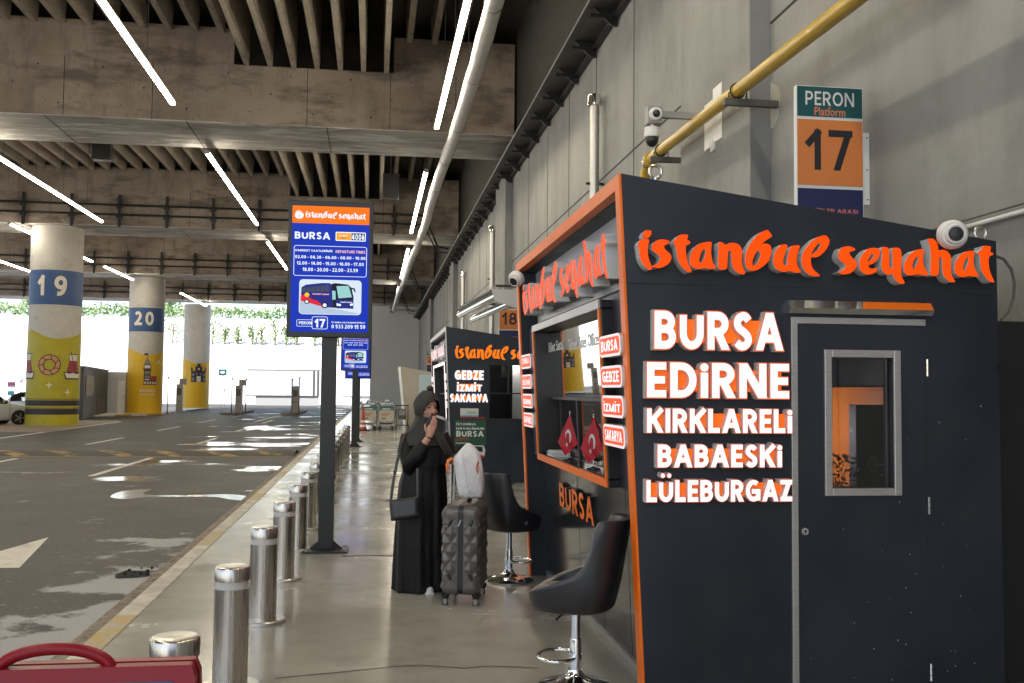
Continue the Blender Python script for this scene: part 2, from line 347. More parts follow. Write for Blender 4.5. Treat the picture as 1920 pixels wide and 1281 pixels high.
def _glyph(ch, w, grow):
    key = (ch, round(w, 4), round(grow, 4))
    if key in _gc: return _gc[key]
    base = _DEC.get(ch, ch); W, strokes = GL[base]; h = w/2; Wd = W+(.14 if W else 0)+.0 if False else (W if W else w); Wd = max(Wd, w)
    top = .72 if ch == 'i' else (w if ch == '.' else 1.0); polys = []
    mp = lambda p: Vector((h+p[0]*(Wd-w), h+p[1]*(top-w)))
    if ch == '.': polys.append([Vector((-grow, -grow)), Vector((w+grow, -grow)), Vector((w+grow, w+grow)), Vector((-grow, w+grow))]); strokes = []
    for s in strokes:
        if s[0] == 'd':
            _, x0, y0, x1, y1 = s; a, b = mp((x0, y0)), mp((x1, y1))
            ya = 0 if y0 == 0 else a.y; yb = top if y1 == 1 else b.y; d = (b-a); k = h*d.length/max(1e-6, abs(d.y)); k = min(k, h*1.9)
            sl = d.x/d.y; xa = a.x-(a.y-ya)*0; xb = b.x
            dx = grow*d.length/max(1e-6, abs(d.y)); ga = grow if y0 == 0 else 0; gb = grow if y1 == 1 else 0
            polys.append([Vector((xa-k-dx-sl*ga, ya-ga)), Vector((xa+k+dx-sl*ga, ya-ga)), Vector((xb+k+dx+sl*gb, yb+gb)), Vector((xb-k-dx+sl*gb, yb+gb))])
        else:
            q = [mp(p) for p in s]; straight = len(q) == 2; curve = len(s) > 14 and ch in '0O689' or base in '0O'
            polys.append(_ribbon(q, h+grow, (h+grow if straight else (.004 if curve else grow))))
    if ch in 'İi': c = (Wd/2, .87 if ch == 'i' else 1.24); rr_ = h*1.12+grow; polys.append([Vector((c[0]+rr_*math.cos(t), c[1]+rr_*math.sin(t))) for t in (2*math.pi*k/16 for k in range(16))])
    if ch in 'ÜÖ':
        for s in (.27, .73): polys.append([Vector((Wd*s+(h*.95+grow)*math.cos(t), 1.22+(h*.95+grow)*math.sin(t))) for t in (2*math.pi*k/16 for k in range(16))])
    if ch in 'ÇŞ': polys.append(_ribbon([Vector((Wd*.5, 0)), Vector((Wd*.55, -.10)), Vector((Wd*.42, -.2))], h*.5+grow, 0))
    vs = []; fs = []
    for p in polys:
        ar = sum(p[i].x*p[(i+1) % len(p)].y-p[(i+1) % len(p)].x*p[i].y for i in range(len(p)))
        if ar < 0: p = p[::-1]
        fs.append(list(range(len(vs), len(vs)+len(p)))); vs += p
    ov, oe, of, _, _, src = delaunay_2d_cdt([Vector((v.x, v.y)) for v in vs], [], fs, 1, 1e-5)
    of = [tuple(f) for f, q in zip(of, src) if q]; cnt = {}
    for f in of:
        for i in range(len(f)):
            e = (f[i], f[(i+1) % len(f)]); k = tuple(sorted(e)); cnt.setdefault(k, []).append(e)
    edges = [v[0] for v in cnt.values() if len(v) == 1]
    _gc[key] = ([(v.x, v.y) for v in ov], of, edges, Wd); return _gc[key]
def stroke_text(mb, body, fn, face, side=None, w=.205, gap=.135, flat=False, sub=None, grow=0.0):
    x = 0; items = []
    for ch in body:
        if ch == ' ': x += .30; continue
        g = _glyph(ch, w, grow); items.append((x, g)); x += g[3]+gap
        if ch in 'LTVAY' : x -= .0
    W = x-gap; y0 = -.26 if any(c in 'ÇŞ' for c in body) else 0.0
    y1 = 1.24+w*.56 if any(c in 'İ' for c in body) else (1.22+w*.48 if any(c in 'ÜÖ' for c in body) else 1.0)
    N_ = lambda p, ox: ((p[0]+ox)/W, (p[1]-y0)/(y1-y0))
    for ox, (vs, fs, ed, _) in items:
        p2 = [N_(p, ox) for p in vs]
        if sub:
            pts, tr = split_tris(p2, [(f[0], f[i], f[i+1]) for f in fs for i in range(1, len(f)-1)], sub); mb.add([fn(a, b, 1.0) for a, b in pts], tr, face); continue
        mb.add([fn(a, b, 1.0) for a, b in p2], fs, face)
        if not flat:
            n = len(p2); mb.add([fn(a, b, 0.0) for a, b in p2]+[fn(a, b, 1.0) for a, b in p2], [(a, b, b+n, a+n) for a, b in ed], side or face)
def on(o, u, v, n, w, h, d=0.0):
    o, u, v, n = Vector(o), Vector(u), Vector(v), Vector(n)
    return lambda a, b, t=1.0: o+u*(a*w)+v*(b*h)+n*(t*d)

def smooth_loop(pts, k=3):
    out = []; n = len(pts)
    for i in range(n):
        p0, p1, p2, p3 = pts[i-1], pts[i], pts[(i+1) % n], pts[(i+2) % n]
        for j in range(k):
            t = j/k; a = [.5*((2*p1[c])+(-p0[c]+p2[c])*t+(2*p0[c]-5*p1[c]+4*p2[c]-p3[c])*t*t+(-p0[c]+3*p1[c]-3*p2[c]+p3[c])*t**3) for c in (0, 1)]
            out.append(tuple(a))
    return out
_Z = {1: (10.667, 1180, 420), 2: (8.727, 1340, 420), 3: (10.667, 1550, 430), 4: (10.667, 1700, 430)}
_LOGO = [
 (1, [[(195,350),(250,310),(340,300),(385,320),(390,350),(370,420),(360,530),(370,650),(400,760),(450,880),(430,915),(390,920),(330,880),(260,800),(210,690),(190,570),(180,480),(165,430)]]),
 (1, [[(275,190),(310,140),(370,130),(425,140),(437,180),(415,240),(370,280),(310,285),(265,265),(255,230)]]),
 (1, [[(800,360),(760,405),(700,430),(690,450),(700,500),(760,560),(820,620),(835,680),(800,770),(720,840),(610,880),(520,880),(440,850),(500,825),(560,790),(600,740),(610,690),(580,630),(500,570),(450,520),(440,460),(460,410),(520,350),(590,320),(680,315),(760,335)]]),
 (1, [[(890,330),(960,260),(1020,220),(1110,215),(1160,225),(1160,280),(1145,330),(1190,340),(1210,375),(1190,410),(1130,420),(1120,480),(1125,600),(1145,700),(1180,820),(1235,940),(1225,970),(1160,960),(1080,900),(1010,810),(960,700),(940,580),(930,470),(890,420),(880,370)]]),
 (1, [[(1640,380),(1635,440),(1625,540),(1635,650),(1660,770),(1715,860),(1700,895),(1620,905),(1540,895),(1490,880),(1430,900),(1340,900),(1260,870),(1210,800),(1200,700),(1230,590),(1300,480),(1400,400),(1500,375),(1590,360)],
      [(1500,500),(1450,540),(1410,630),(1390,720),(1410,780),(1450,760),(1490,670),(1515,560)]]),
 (2, [[(60,310),(110,305),(150,330),(185,350),(240,315),(320,315),(390,345),(430,410),(440,480),(435,600),(445,690),(490,800),(470,825),(400,815),(330,770),(285,700),(268,600),(262,470),(240,445),(215,455),(205,560),(200,680),(180,740),(110,750),(55,730),(48,600),(55,450)]]),
 (2, [[(840,105),(870,115),(930,195),(920,215),(850,260),(770,325),(830,325),(890,345),(920,410),(915,500),(870,610),(790,690),(700,750),(610,770),(540,745),(500,680),(490,580),(510,460),(570,340),(650,230),(740,150)],
      [(690,440),(640,530),(610,620),(620,685),(670,665),(720,590),(740,500),(720,450)]]),
 (2, [[(1080,345),(1150,340),(1185,360),(1170,410),(1140,500),(1115,590),(1120,660),(1150,690),(1175,670),(1180,590),(1200,480),(1240,380),(1300,355),(1370,355),(1385,380),(1360,440),(1335,540),(1335,640),(1360,720),(1400,775),(1370,800),(1290,795),(1220,770),(1150,785),(1070,775),(990,730),(955,650),(955,570),(980,470),(1030,390)]]),
 (2, [[(1780,190),(1840,220),(1870,280),(1850,360),(1790,450),(1700,530),(1620,550),(1575,540),(1565,600),(1570,660),(1600,740),(1660,800),(1710,840),(1690,860),(1600,855),(1520,820),(1450,740),(1415,640),(1420,530),(1470,420),(1560,310),(1660,230)],
      [(1700,315),(1640,380),(1590,460),(1580,500),(1620,480),(1690,410),(1725,340)]]),
 (3, [[(560,400),(540,430),(470,445),(445,480),(460,530),(520,590),(575,650),(590,710),(560,790),(480,870),(390,900),(300,900),(215,865),(290,835),(350,790),(375,745),(340,690),(270,640),(225,570),(220,510),(245,430),(300,370),(390,345),(480,355),(540,385)]]),
 (3, [[(900,375),(980,380),(1040,420),(1055,480),(1030,560),(970,640),(900,700),(840,710),(818,720),(825,745),(850,780),(900,790),(960,780),(1000,800),(980,850),(910,890),(820,910),(740,890),(670,830),(640,750),(645,640),(690,530),(770,430),(840,390)],
      [(900,490),(860,540),(825,610),(820,650),(870,630),(920,560),(935,500)]]),
 (3, [[(1090,370),(1160,360),(1220,380),(1235,440),(1240,560),(1245,720),(1260,790),(1290,790),(1310,770),(1310,600),(1300,450),(1310,385),(1370,370),(1440,385),(1475,440),(1485,550),(1480,700),(1475,850),(1490,960),(1545,1060),(1530,1090),(1470,1095),(1400,1050),(1340,980),(1310,890),(1260,910),(1200,910),(1120,850),(1085,760),(1090,620),(1100,500)]]),
 (4, [[(320,410),(330,470),(310,570),(320,700),(350,790),(410,890),(390,930),(300,920),(200,900),(120,920),(40,925),(-40,890),(-70,790),(-60,690),(-20,600),(60,500),(150,430),(240,405)],
      [(195,545),(140,610),(105,700),(110,790),(150,780),(190,700),(220,590)]]),
 (4, [[(400,205),(450,190),(520,200),(580,260),(610,340),(630,440),(700,415),(770,430),(830,480),(865,550),(870,680),(870,830),(890,930),(950,1040),(930,1060),(860,1055),(780,1000),(720,910),(700,800),(695,590),(670,560),(635,590),(630,730),(620,880),(580,930),(510,935),(465,900),(465,700),(470,500),(455,370),(430,280)]]),
 (4, [[(1330,455),(1335,520),(1320,620),(1330,740),(1365,830),(1425,920),(1410,945),(1320,950),(1230,930),(1160,955),(1070,955),(980,910),(945,820),(950,700),(1000,600),(1080,500),(1180,450),(1270,435)],
      [(1220,555),(1160,610),(1120,720),(1115,800),(1140,840),(1180,780),(1210,680)]]),
 (4, [[(1500,350),(1560,335),(1640,345),(1670,360),(1655,440),(1665,465),(1700,470),(1715,500),(1695,525),(1650,535),(1625,600),(1625,700),(1645,830),(1690,950),(1735,1050),(1720,1065),(1650,1050),(1570,970),(1500,870),(1465,760),(1455,600),(1440,520),(1405,490),(1420,455),(1480,420)]]),
]
def _logo_build():
    out = []; y0 = 4.95-.07
    for z, loops in _LOGO:
        sc, ox, oy = _Z[z]; ll = []
        for l in loops:
            q = []
            for a, b in smooth_loop(l, 3):
                p = gy(a/sc+ox, b/sc+oy, y0); q.append((p.x, p.z))
            ll.append(q)
        out.append(ll)
    xs = [p[0] for l in out for q in l for p in q]; zs = [p[1] for l in out for q in l for p in q]
    bx = (min(xs), max(xs), min(zs), max(zs))
    return [[[((p[0]-bx[0])/(bx[1]-bx[0]), (p[1]-bx[2])/(bx[3]-bx[2])) for p in q] for q in l] for l in out], bx
LOGO, LOGO_BOX = _logo_build()
def put_logo(mb, fn, face, side=None, d=0.0):
    for loops in LOGO: mb.poly(loops, fn, d, face, side)
def rrect(w, h, r, n=5, x=0, y=0):
    out = []
    for cx, cy, a0 in ((w-r, h-r, 0), (r, h-r, 90), (r, r, 180), (w-r, r, 270)):
        for i in range(n+1):
            a = R(a0+90*i/n); out.append((x+cx+r*math.cos(a), y+cy+r*math.sin(a)))
    return out
def circle(cx, cy, r, n=24, ry=None): return [(cx+r*math.cos(2*math.pi*i/n), cy+(ry or r)*math.sin(2*math.pi*i/n)) for i in range(n)]

# ================================================================== ground, road, pavement
def ground_mat():
    m = bpy.data.materials.new('worn_asphalt'); m.use_nodes = True; N, L = nodes(m); b = N['Principled BSDF']
    tc = N.new('ShaderNodeTexCoord')
    def noise(sc, det=8, ro=.6, sx=(1, 1, 1)):
        mp = N.new('ShaderNodeMapping'); mp.inputs['Scale'].default_value = sx; L.new(tc.outputs['Object'], mp.inputs[0])
        n = N.new('ShaderNodeTexNoise'); n.inputs['Scale'].default_value = sc; n.inputs['Detail'].default_value = det; n.inputs['Roughness'].default_value = ro
        L.new(mp.outputs[0], n.inputs[0]); return n.outputs[0]
    def mr(v, a, c, lo=0, hi=1):
        n = N.new('ShaderNodeMapRange'); n.inputs[1].default_value = a; n.inputs[2].default_value = c; n.inputs[3].default_value = lo; n.inputs[4].default_value = hi
        L.new(v, n.inputs[0]); return n.outputs[0]
    def mix(f, a, c):
        n = N.new('ShaderNodeMix'); n.data_type = 'RGBA'; L.new(f, n.inputs[0])
        for k, v in ((6, a), (7, c)):
            if isinstance(v, tuple): n.inputs[k].default_value = (*v, 1)
            else: L.new(v, n.inputs[k])
        return n.outputs[2]
    base = mix(mr(noise(1.1), .3, .7), (.027, .022, .018), (.048, .040, .033))
    base = mix(mr(noise(38, 4, .6), .60, .70), base, (.15, .13, .11))
    base = mix(mr(noise(9, 9, .75), .60, .66), base, (.25, .22, .19))
    base = mix(mr(noise(16, 6, .7), .58, .70), base, (.028, .023, .018))
    base = mix(mr(noise(.35, 6), .5, .7), base, (.07, .066, .064))
    # pale dried run-off close to the kerb
    sp = N.new('ShaderNodeSeparateXYZ'); L.new(tc.outputs['Object'], sp.inputs[0])
    band = mr(sp.outputs[0], -3.4, -2.1)
    far = mr(sp.outputs[1], 14, 9)
    mul = N.new('ShaderNodeMath'); mul.operation = 'MULTIPLY'; L.new(band, mul.inputs[0]); L.new(far, mul.inputs[1])
    pn = noise(1.3, 10, .62, (.8, .75, 1))
    ad = N.new('ShaderNodeMath'); ad.operation = 'MULTIPLY_ADD'; ad.inputs[1].default_value = .24; L.new(mul.outputs[0], ad.inputs[0]); L.new(pn, ad.inputs[2])
    pm = mr(ad.outputs[0], .655, .705)
    wz = mr(sp.outputs[1], 12, 20, -.10, .03); wa = N.new('ShaderNodeMath'); wa.operation = 'ADD'; L.new(noise(.42, 9, .58, (.75, 1.0, 1)), wa.inputs[0]); L.new(wz, wa.inputs[1])
    wx = mr(sp.outputs[0], -9, -4, -.10, 0); wb2 = N.new('ShaderNodeMath'); wb2.operation = 'ADD'; L.new(wa.outputs[0], wb2.inputs[0]); L.new(wx, wb2.inputs[1])
    wet = mr(wb2.outputs[0], .585, .64)
    grain = mr(noise(120, 2, .5), .35, .65)
    pale = mix(grain, (.17, .17, .17), (.46, .46, .46))
    base = mix(pm, base, pale)
    L.new(base, b.inputs['Base Color'])
    b.inputs['Specular IOR Level'].default_value = .3; ro = mr(wet, 0, 1, .55, .07); L.new(ro, b.inputs['Roughness'])
    bp = N.new('ShaderNodeBump'); bp.inputs['Strength'].default_value = .35; bp.inputs['Distance'].default_value = .012
    dry = mr(wet, 0, 1, 1, .08); hh = N.new('ShaderNodeMath'); hh.operation = 'MULTIPLY'; L.new(noise(90, 3, .6), hh.inputs[0]); L.new(dry, hh.inputs[1])
    L.new(hh.outputs[0], bp.inputs['Height']); L.new(bp.outputs[0], b.inputs['Normal'])
    return m
M['asphalt'] = ground_mat()
M['pave'] = mat('polished_concrete_floor', (.34, .325, .285), .20, var=.16, vscale=.8, rvar=.12, bump=.06, bscale=3.0, dirt=(.24, .225, .19), dscale=1.3, dlo=.48, dhi=.75)
M['ground'] = mat('sunlit_concrete_ground', (.70, .69, .67), .8, var=.1, vscale=.2)
def kerb_mat():
    m = bpy.data.materials.new('painted_kerb'); m.use_nodes = True; N, L = nodes(m); b = N['Principled BSDF']; b.inputs['Roughness'].default_value = .7
    tc = N.new('ShaderNodeTexCoord'); sp = N.new('ShaderNodeSeparateXYZ'); L.new(tc.outputs['Object'], sp.inputs[0])
    def math_(op, a, c):
        n = N.new('ShaderNodeMath'); n.operation = op
        for k, v in enumerate((a, c)):
            if isinstance(v, (int, float)): n.inputs[k].default_value = v
            else: L.new(v, n.inputs[k])
        return n.outputs[0]
    st = math_('GREATER_THAN', math_('FRACT', math_('MULTIPLY', math_('ADD', sp.outputs[1], -7.35), 1/4.2), 0), .76)
    n = N.new('ShaderNodeTexNoise'); n.inputs['Scale'].default_value = 5; n.inputs['Detail'].default_value = 9; n.inputs['Roughness'].default_value = .7; L.new(tc.outputs['Object'], n.inputs[0])
    r = N.new('ShaderNodeMapRange'); r.inputs[1].default_value = .40; r.inputs[2].default_value = .58; L.new(n.outputs[0], r.inputs[0])
    a = N.new('ShaderNodeMix'); a.data_type = 'RGBA'; L.new(st, a.inputs[0]); a.inputs[6].default_value = (.58, .54, .46, 1); a.inputs[7].default_value = (.46, .33, .10, 1)
    c = N.new('ShaderNodeMix'); c.data_type = 'RGBA'; L.new(r.outputs[0], c.inputs[0]); L.new(a.outputs[2], c.inputs[6]); c.inputs[7].default_value = (.40, .37, .32, 1)
    L.new(c.outputs[2], b.inputs['Base Color']); return m
M['kerb'] = kerb_mat()
M['gutter'] = mat('rough_gutter_concrete', (.235, .195, .155), .9, var=.45, vscale=16, bump=.9, bscale=45, dirt=(.10, .08, .06), dscale=7)
M['line'] = mat('worn_road_paint', (.62, .58, .52), .7, var=.12, vscale=6, dirt=(.30, .26, .22), dscale=4, dlo=.52, dhi=.7)
M['yline'] = mat('worn_yellow_paint', (.42, .27, .06), .7, var=.15, vscale=6, dirt=(.12, .09, .05), dscale=3, dlo=.48, dhi=.7)

def struct(name, mb, **k): return tag(mb.build(name, **k), kind='structure')
g = MB(); g.add([(-1500, -900, -.14), (1500, -900, -.14), (1500, 2500, -.14), (-1500, 2500, -.14)], [(0, 1, 2, 3)], 'ground'); struct('ground', g)
g = MB(); g.add([(-40, -14, -.1), (-1.9, -14, -.1), (-1.9, 118, -.1), (-40, 118, -.1)], [(0, 1, 2, 3)], 'asphalt'); struct('road', g)
g = MB(); g.box(-1.61, 4.4, -14, 96, -.2, 0, 'pave'); struct('pavement', g)
g = MB(); g.box(-1.77, -1.614, -14, 96, -.2, .004, 'kerb'); struct('kerb', g, bevel=.012)
g = MB(); g.box(-1.96, -1.772, -14, 96, -.2, -.088, 'gutter')
for k in range(150):      # broken lumps along the gutter
    y = random.uniform(2.5, 26); x = random.uniform(-1.95, -1.78); r = random.uniform(.008, .03)
    g.ball((x, y, -.09), r, 6, 4, 'gutter', (1.4, 1.6, .5))
struct('gutter', g)
def strip(name, pts, w, m='line', z=-.096, closed=False):
    """a painted line of width w along ground points"""
    g = MB(); vs = []; fs = []
    for i, p in enumerate(pts):
        a = Vector(pts[max(i-1, 0)]); c = Vector(pts[min(i+1, len(pts)-1)]); t = (c-a).normalized(); nn = Vector((-t.y, t.x, 0))
        vs += [Vector((p[0], p[1], z))+nn*w/2, Vector((p[0], p[1], z))-nn*w/2]
    for i in range(len(pts)-1): fs.append((2*i, 2*i+1, 2*i+3, 2*i+2))
    g.add(vs, fs, m); return struct(name, g)
for x, y0, y1 in ((-5.36, 20.1, 25.4), (-5.36, 31.1, 35.5), (-5.45, 41.4, 46.8), (-5.5, 51.4, 56.8), (-8.5, 31.3, 35.7), (-8.6, 41.6, 46.4),
                  (-8.67, 51.7, 57.2), (-8.4, 20.6, 25.1), (-6.1, 53, 66), (-5.4, 10.0, 14.8), (-8.4, 61.5, 66), (-2.9, 62, 74)):
    strip('lane_marking', [(x, y0), (x, y1)], .15)
strip('edge_line', [(-11.9, 26), (-12.28, 35.1), (-12.51, 44.7), (-12.73, 52.7), (-13.3, 54.2), (-15, 54.6)], .2)
g = MB(); g.add([(-3.62, 11.94, -.096), (-3.27, 9.95, -.096), (-3.52, 9.95, -.096), (-3.56, 6.5, -.096), (-3.70, 6.5, -.096), (-3.74, 9.95, -.096), (-3.98, 9.95, -.096)], [(0, 6, 5, 2, 1), (2, 5, 4, 3)], 'line'); struct('arrow_marking', g)
# brick-like paving of the parking island under the first column
M['brickpave'] = mat('parking_pavers', (.25, .19, .145), .75, var=.35, vscale=2.2)
g = MB(); g.add([(-30, 40, -.094), (-12.3, 40, -.094), (-12.6, 46, -.094), (-12.8, 53.5, -.094), (-15, 54.4, -.094), (-30, 54.4, -.094)], [(0, 1, 2, 3, 4, 5)], 'brickpave'); struct('parking_bay', g)
# speed bump
bm_m = bpy.data.materials.new('striped_bump'); bm_m.use_nodes = True; N, L = nodes(bm_m); b = N['Principled BSDF']; b.inputs['Roughness'].default_value = .7
tc = N.new('ShaderNodeTexCoord'); sp = N.new('ShaderNodeSeparateXYZ'); L.new(tc.outputs['Object'], sp.inputs[0])
mA = N.new('ShaderNodeMath'); mA.operation = 'MULTIPLY_ADD'; mA.inputs[1].default_value = .9; L.new(sp.outputs[1], mA.inputs[0]); L.new(sp.outputs[0], mA.inputs[2])
mB = N.new('ShaderNodeMath'); mB.operation = 'MULTIPLY'; mB.inputs[1].default_value = 1/1.25; L.new(mA.outputs[0], mB.inputs[0])
mC = N.new('ShaderNodeMath'); mC.operation = 'FRACT'; L.new(mB.outputs[0], mC.inputs[0])
mD = N.new('ShaderNodeMath'); mD.operation = 'GREATER_THAN'; mD.inputs[1].default_value = .66; L.new(mC.outputs[0], mD.inputs[0])
nz = N.new('ShaderNodeTexNoise'); nz.inputs['Scale'].default_value = 3; nz.inputs['Detail'].default_value = 8; L.new(tc.outputs['Object'], nz.inputs[0])
mr_ = N.new('ShaderNodeMapRange'); mr_.inputs[1].default_value = .62; mr_.inputs[2].default_value = .42; L.new(nz.outputs[0], mr_.inputs[0])
mE = N.new('ShaderNodeMath'); mE.operation = 'MULTIPLY'; L.new(mD.outputs[0], mE.inputs[0]); L.new(mr_.outputs[0], mE.inputs[1])
mx = N.new('ShaderNodeMix'); mx.data_type = 'RGBA'; L.new(mE.outputs[0], mx.inputs[0]); mx.inputs[6].default_value = (.05, .043, .036, 1); mx.inputs[7].default_value = (.34, .22, .07, 1)
L.new(mx.outputs[2], b.inputs['Base Color']); M['bump'] = bm_m
g = MB(); n = 12; vs = []; fs = []
for i in range(n+1):
    t = i/n; vs += [(-16, 25.9+t*2.0, -.097+.09*math.sin(math.pi*t)), (-1.98, 25.9+t*2.0, -.097+.09*math.sin(math.pi*t))]
for i in range(n): fs.append((2*i, 2*i+1, 2*i+3, 2*i+2))
g.add(vs, fs, 'bump'); tag(g.build('speed_bump', smooth=True), 'yellow and black striped speed bump across the asphalt road', 'speed bump')
strip('bump_edge_line', [(-16, 25.8), (-2.0, 25.8)], .1, 'yline', z=-.095)
# puddles on the asphalt; reflected brightness painted in as a grey base
M['puddle'] = mat('puddle_water', (.30, .30, .30), .13, rvar=.08, vscale=9, spec=.9, var=.3)
def puddle(pts, label, z=-.095):
    g = MB(); g.poly([smooth_loop(pts, 4)], lambda u, v, t=1: Vector((u, v, z)), 0, 'puddle')
    tag(g.build('puddle'), label, 'puddle', 'puddles on the asphalt road')
def blob(cx, cy, rx, ry, n=13, j=.35):
    return [(cx+rx*math.cos(2*math.pi*i/n)*(1+random.uniform(-j, j)), cy+ry*math.sin(2*math.pi*i/n)*(1+random.uniform(-j, j))) for i in range(n)]
def pxp(l): return [tuple(gz(a/2.972, b/2.972+850, -.095))[:2] for a, b in l]
puddle(pxp([(615,240),(680,212),(840,200),(800,228),(1000,233),(1230,228),(1330,232),(1385,245),(1360,262),(1280,258),(1200,244),(1010,243),(800,246),(720,255),(650,252)]), 'long thin puddle reaching the kerb beyond the white road arrow')
def ragged(cx, cy, rx, ry, n=46):
    a0 = [random.uniform(0, 6.28) for _ in range(6)]
    return [(cx+rx*math.cos(t)*(1+sum(math.sin(k*t+a0[k-2])*.30/k**.6 for k in range(2, 8))), cy+ry*math.sin(t)*(1+sum(math.sin(k*t*1.0+a0[7-k])*.28/k**.6 for k in range(2, 8)))) for t in (2*math.pi*q/n for q in range(n))]
puddle(ragged(-2.45, 21.6, .42, .5), 'small bright puddle touching the kerb, in front of the speed bump')
puddle(ragged(-3.0, 30.8, .8, .55), 'ragged puddle right behind the speed bump next to the kerb')
puddle(ragged(-4.9, 31.4, .9, .6), 'ragged puddle behind the speed bump near the lane dashes')
puddle(ragged(-3.2, 36, 1.0, .6), 'thin bright puddle along the kerb beyond the speed bump, third from it')
puddle(ragged(-4.9, 45, .7, 2.6), 'long pale puddle between the kerb and the far lane dashes')
# a pothole beside the gutter
M['hole'] = mat('pothole_rubble', (.012, .012, .012), .95, bump=1, bscale=60)
c0 = gz(248, 1077, -.095); g = MB(); g.poly([smooth_loop(blob(c0.x, c0.y, .14, .2, 11, .2), 3)], lambda u, v, t=1: Vector((u, v, -.092)), 0, 'hole')
for k in range(14): g.ball((c0.x+random.uniform(-.15, .17), c0.y+random.uniform(-.1, .3), -.088), random.uniform(.008, .022), 6, 4, 'hole')
struct('pothole', g)
# cracks and joints in the pavement
M['crack'] = mat('dark_crack', (.03, .028, .024), .9)
def crack(px, w, m='crack'): strip('pavement_crack', [tuple(gz(a, b, .003))[:2] for a, b in px], w, m, z=.003)
crack([(515,1272),(560,1267),(620,1262),(680,1256),(735,1250),(790,1247),(830,1250),(870,1253),(915,1249),(960,1250),(1010,1253)], .012)
crack([(640,1043),(690,1041),(735,1042)], .035); crack([(440,960),(540,958),(600,962)], .01)
crack([(632,972),(680,972),(740,974)], .012)
g = MB()
for k in range(12): g.box(-.50+k*.055, -.47+k*.055, 25.4, 26.0, .002, .006, 'crack')
tag(g.build('drain_grate'), 'dark slotted drain grate set across the pavement behind the bollards', 'drain grate')

# ================================================================== walls
g = MB()
wall = thing('terminal_wall', 'tall concrete side wall with panel joints and flat piers behind the kiosks', 'wall', (3.92, 40, 0))
g.box(3.92, 4.4, -14, 88, 0, 8.1, 'wall'); g.build('wall_slab', wall)
PIERS = [9.34-18.6, 9.34, 28.0, 46.7, 65.3]
for y in PIERS:
    g = MB(); g.box(3.71, 3.919, y, y+2.25, 0, 8.1, 'wallgrey' if y < 12 else 'wallgrey'); g.build('pier', wall)
    # paler front of the pier, its sides are darker grey
    g = MB(); g.box(3.702, 3.709, y+.004, y+2.246, 0, 8.09, 'wall'); g.build('pier_front', wall)
g = MB()
JM = M['crack']
for y in [11.9, 14.6, 17.2, 19.7, 22.2, 25, 31.9, 34.5, 37, 39.6, 42, 44.5, 50, 53, 56, 59, 62, 68, 71, 74, 77, 80, 83, 4.6, 2]:
    g.box(3.914, 3.9205, y, y+.022, 0, 8.1, JM)
for a, b in ((-14, 9.33), (11.62, 27.99), (30.26, 46.68), (48.96, 65.28), (67.6, 85)): g.box(3.914, 3.9205, a, b, 5.33, 5.355, JM)
g.build('panel_joints', wall)
g = MB()      # repaired pale patch beside the pier
g.poly([[tuple((p.y, p.z)) for p in (gx(a/4.8+1100, b/4.8+150, 3.918) for a, b in ((1655,20),(1720,60),(1745,120),(1730,330),(1680,430),(1645,440)))]], lambda u, v, t=1: Vector((3.9165, u, v)), 0, mat('pale_repair_patch', (.42, .40, .35), .8, var=.1)); g.build('repair_patch', wall)
g = MB(); g.box(-.25, 3.9, 86, 86.4, 0, 8.93, mat('pale_grey_paint', (.74, .76, .76), .7, var=.05))
tag(g.build('end_wall'), 'plain grey end wall closing the passage behind the luggage carts', 'wall')
# mesh louvre band above the wall
lv = thing('louvre_screen', 'black mesh louvre screen filling the gap between wall and roof', 'screen', (4.0, 40, 8.1))
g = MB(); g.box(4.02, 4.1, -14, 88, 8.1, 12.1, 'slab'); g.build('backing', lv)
g = MB()
for k in range(46): g.box(3.97, 4.0, -14, 88, 8.35+k*.082, 8.372+k*.082, 'dgrey')
g.build('slats', lv)

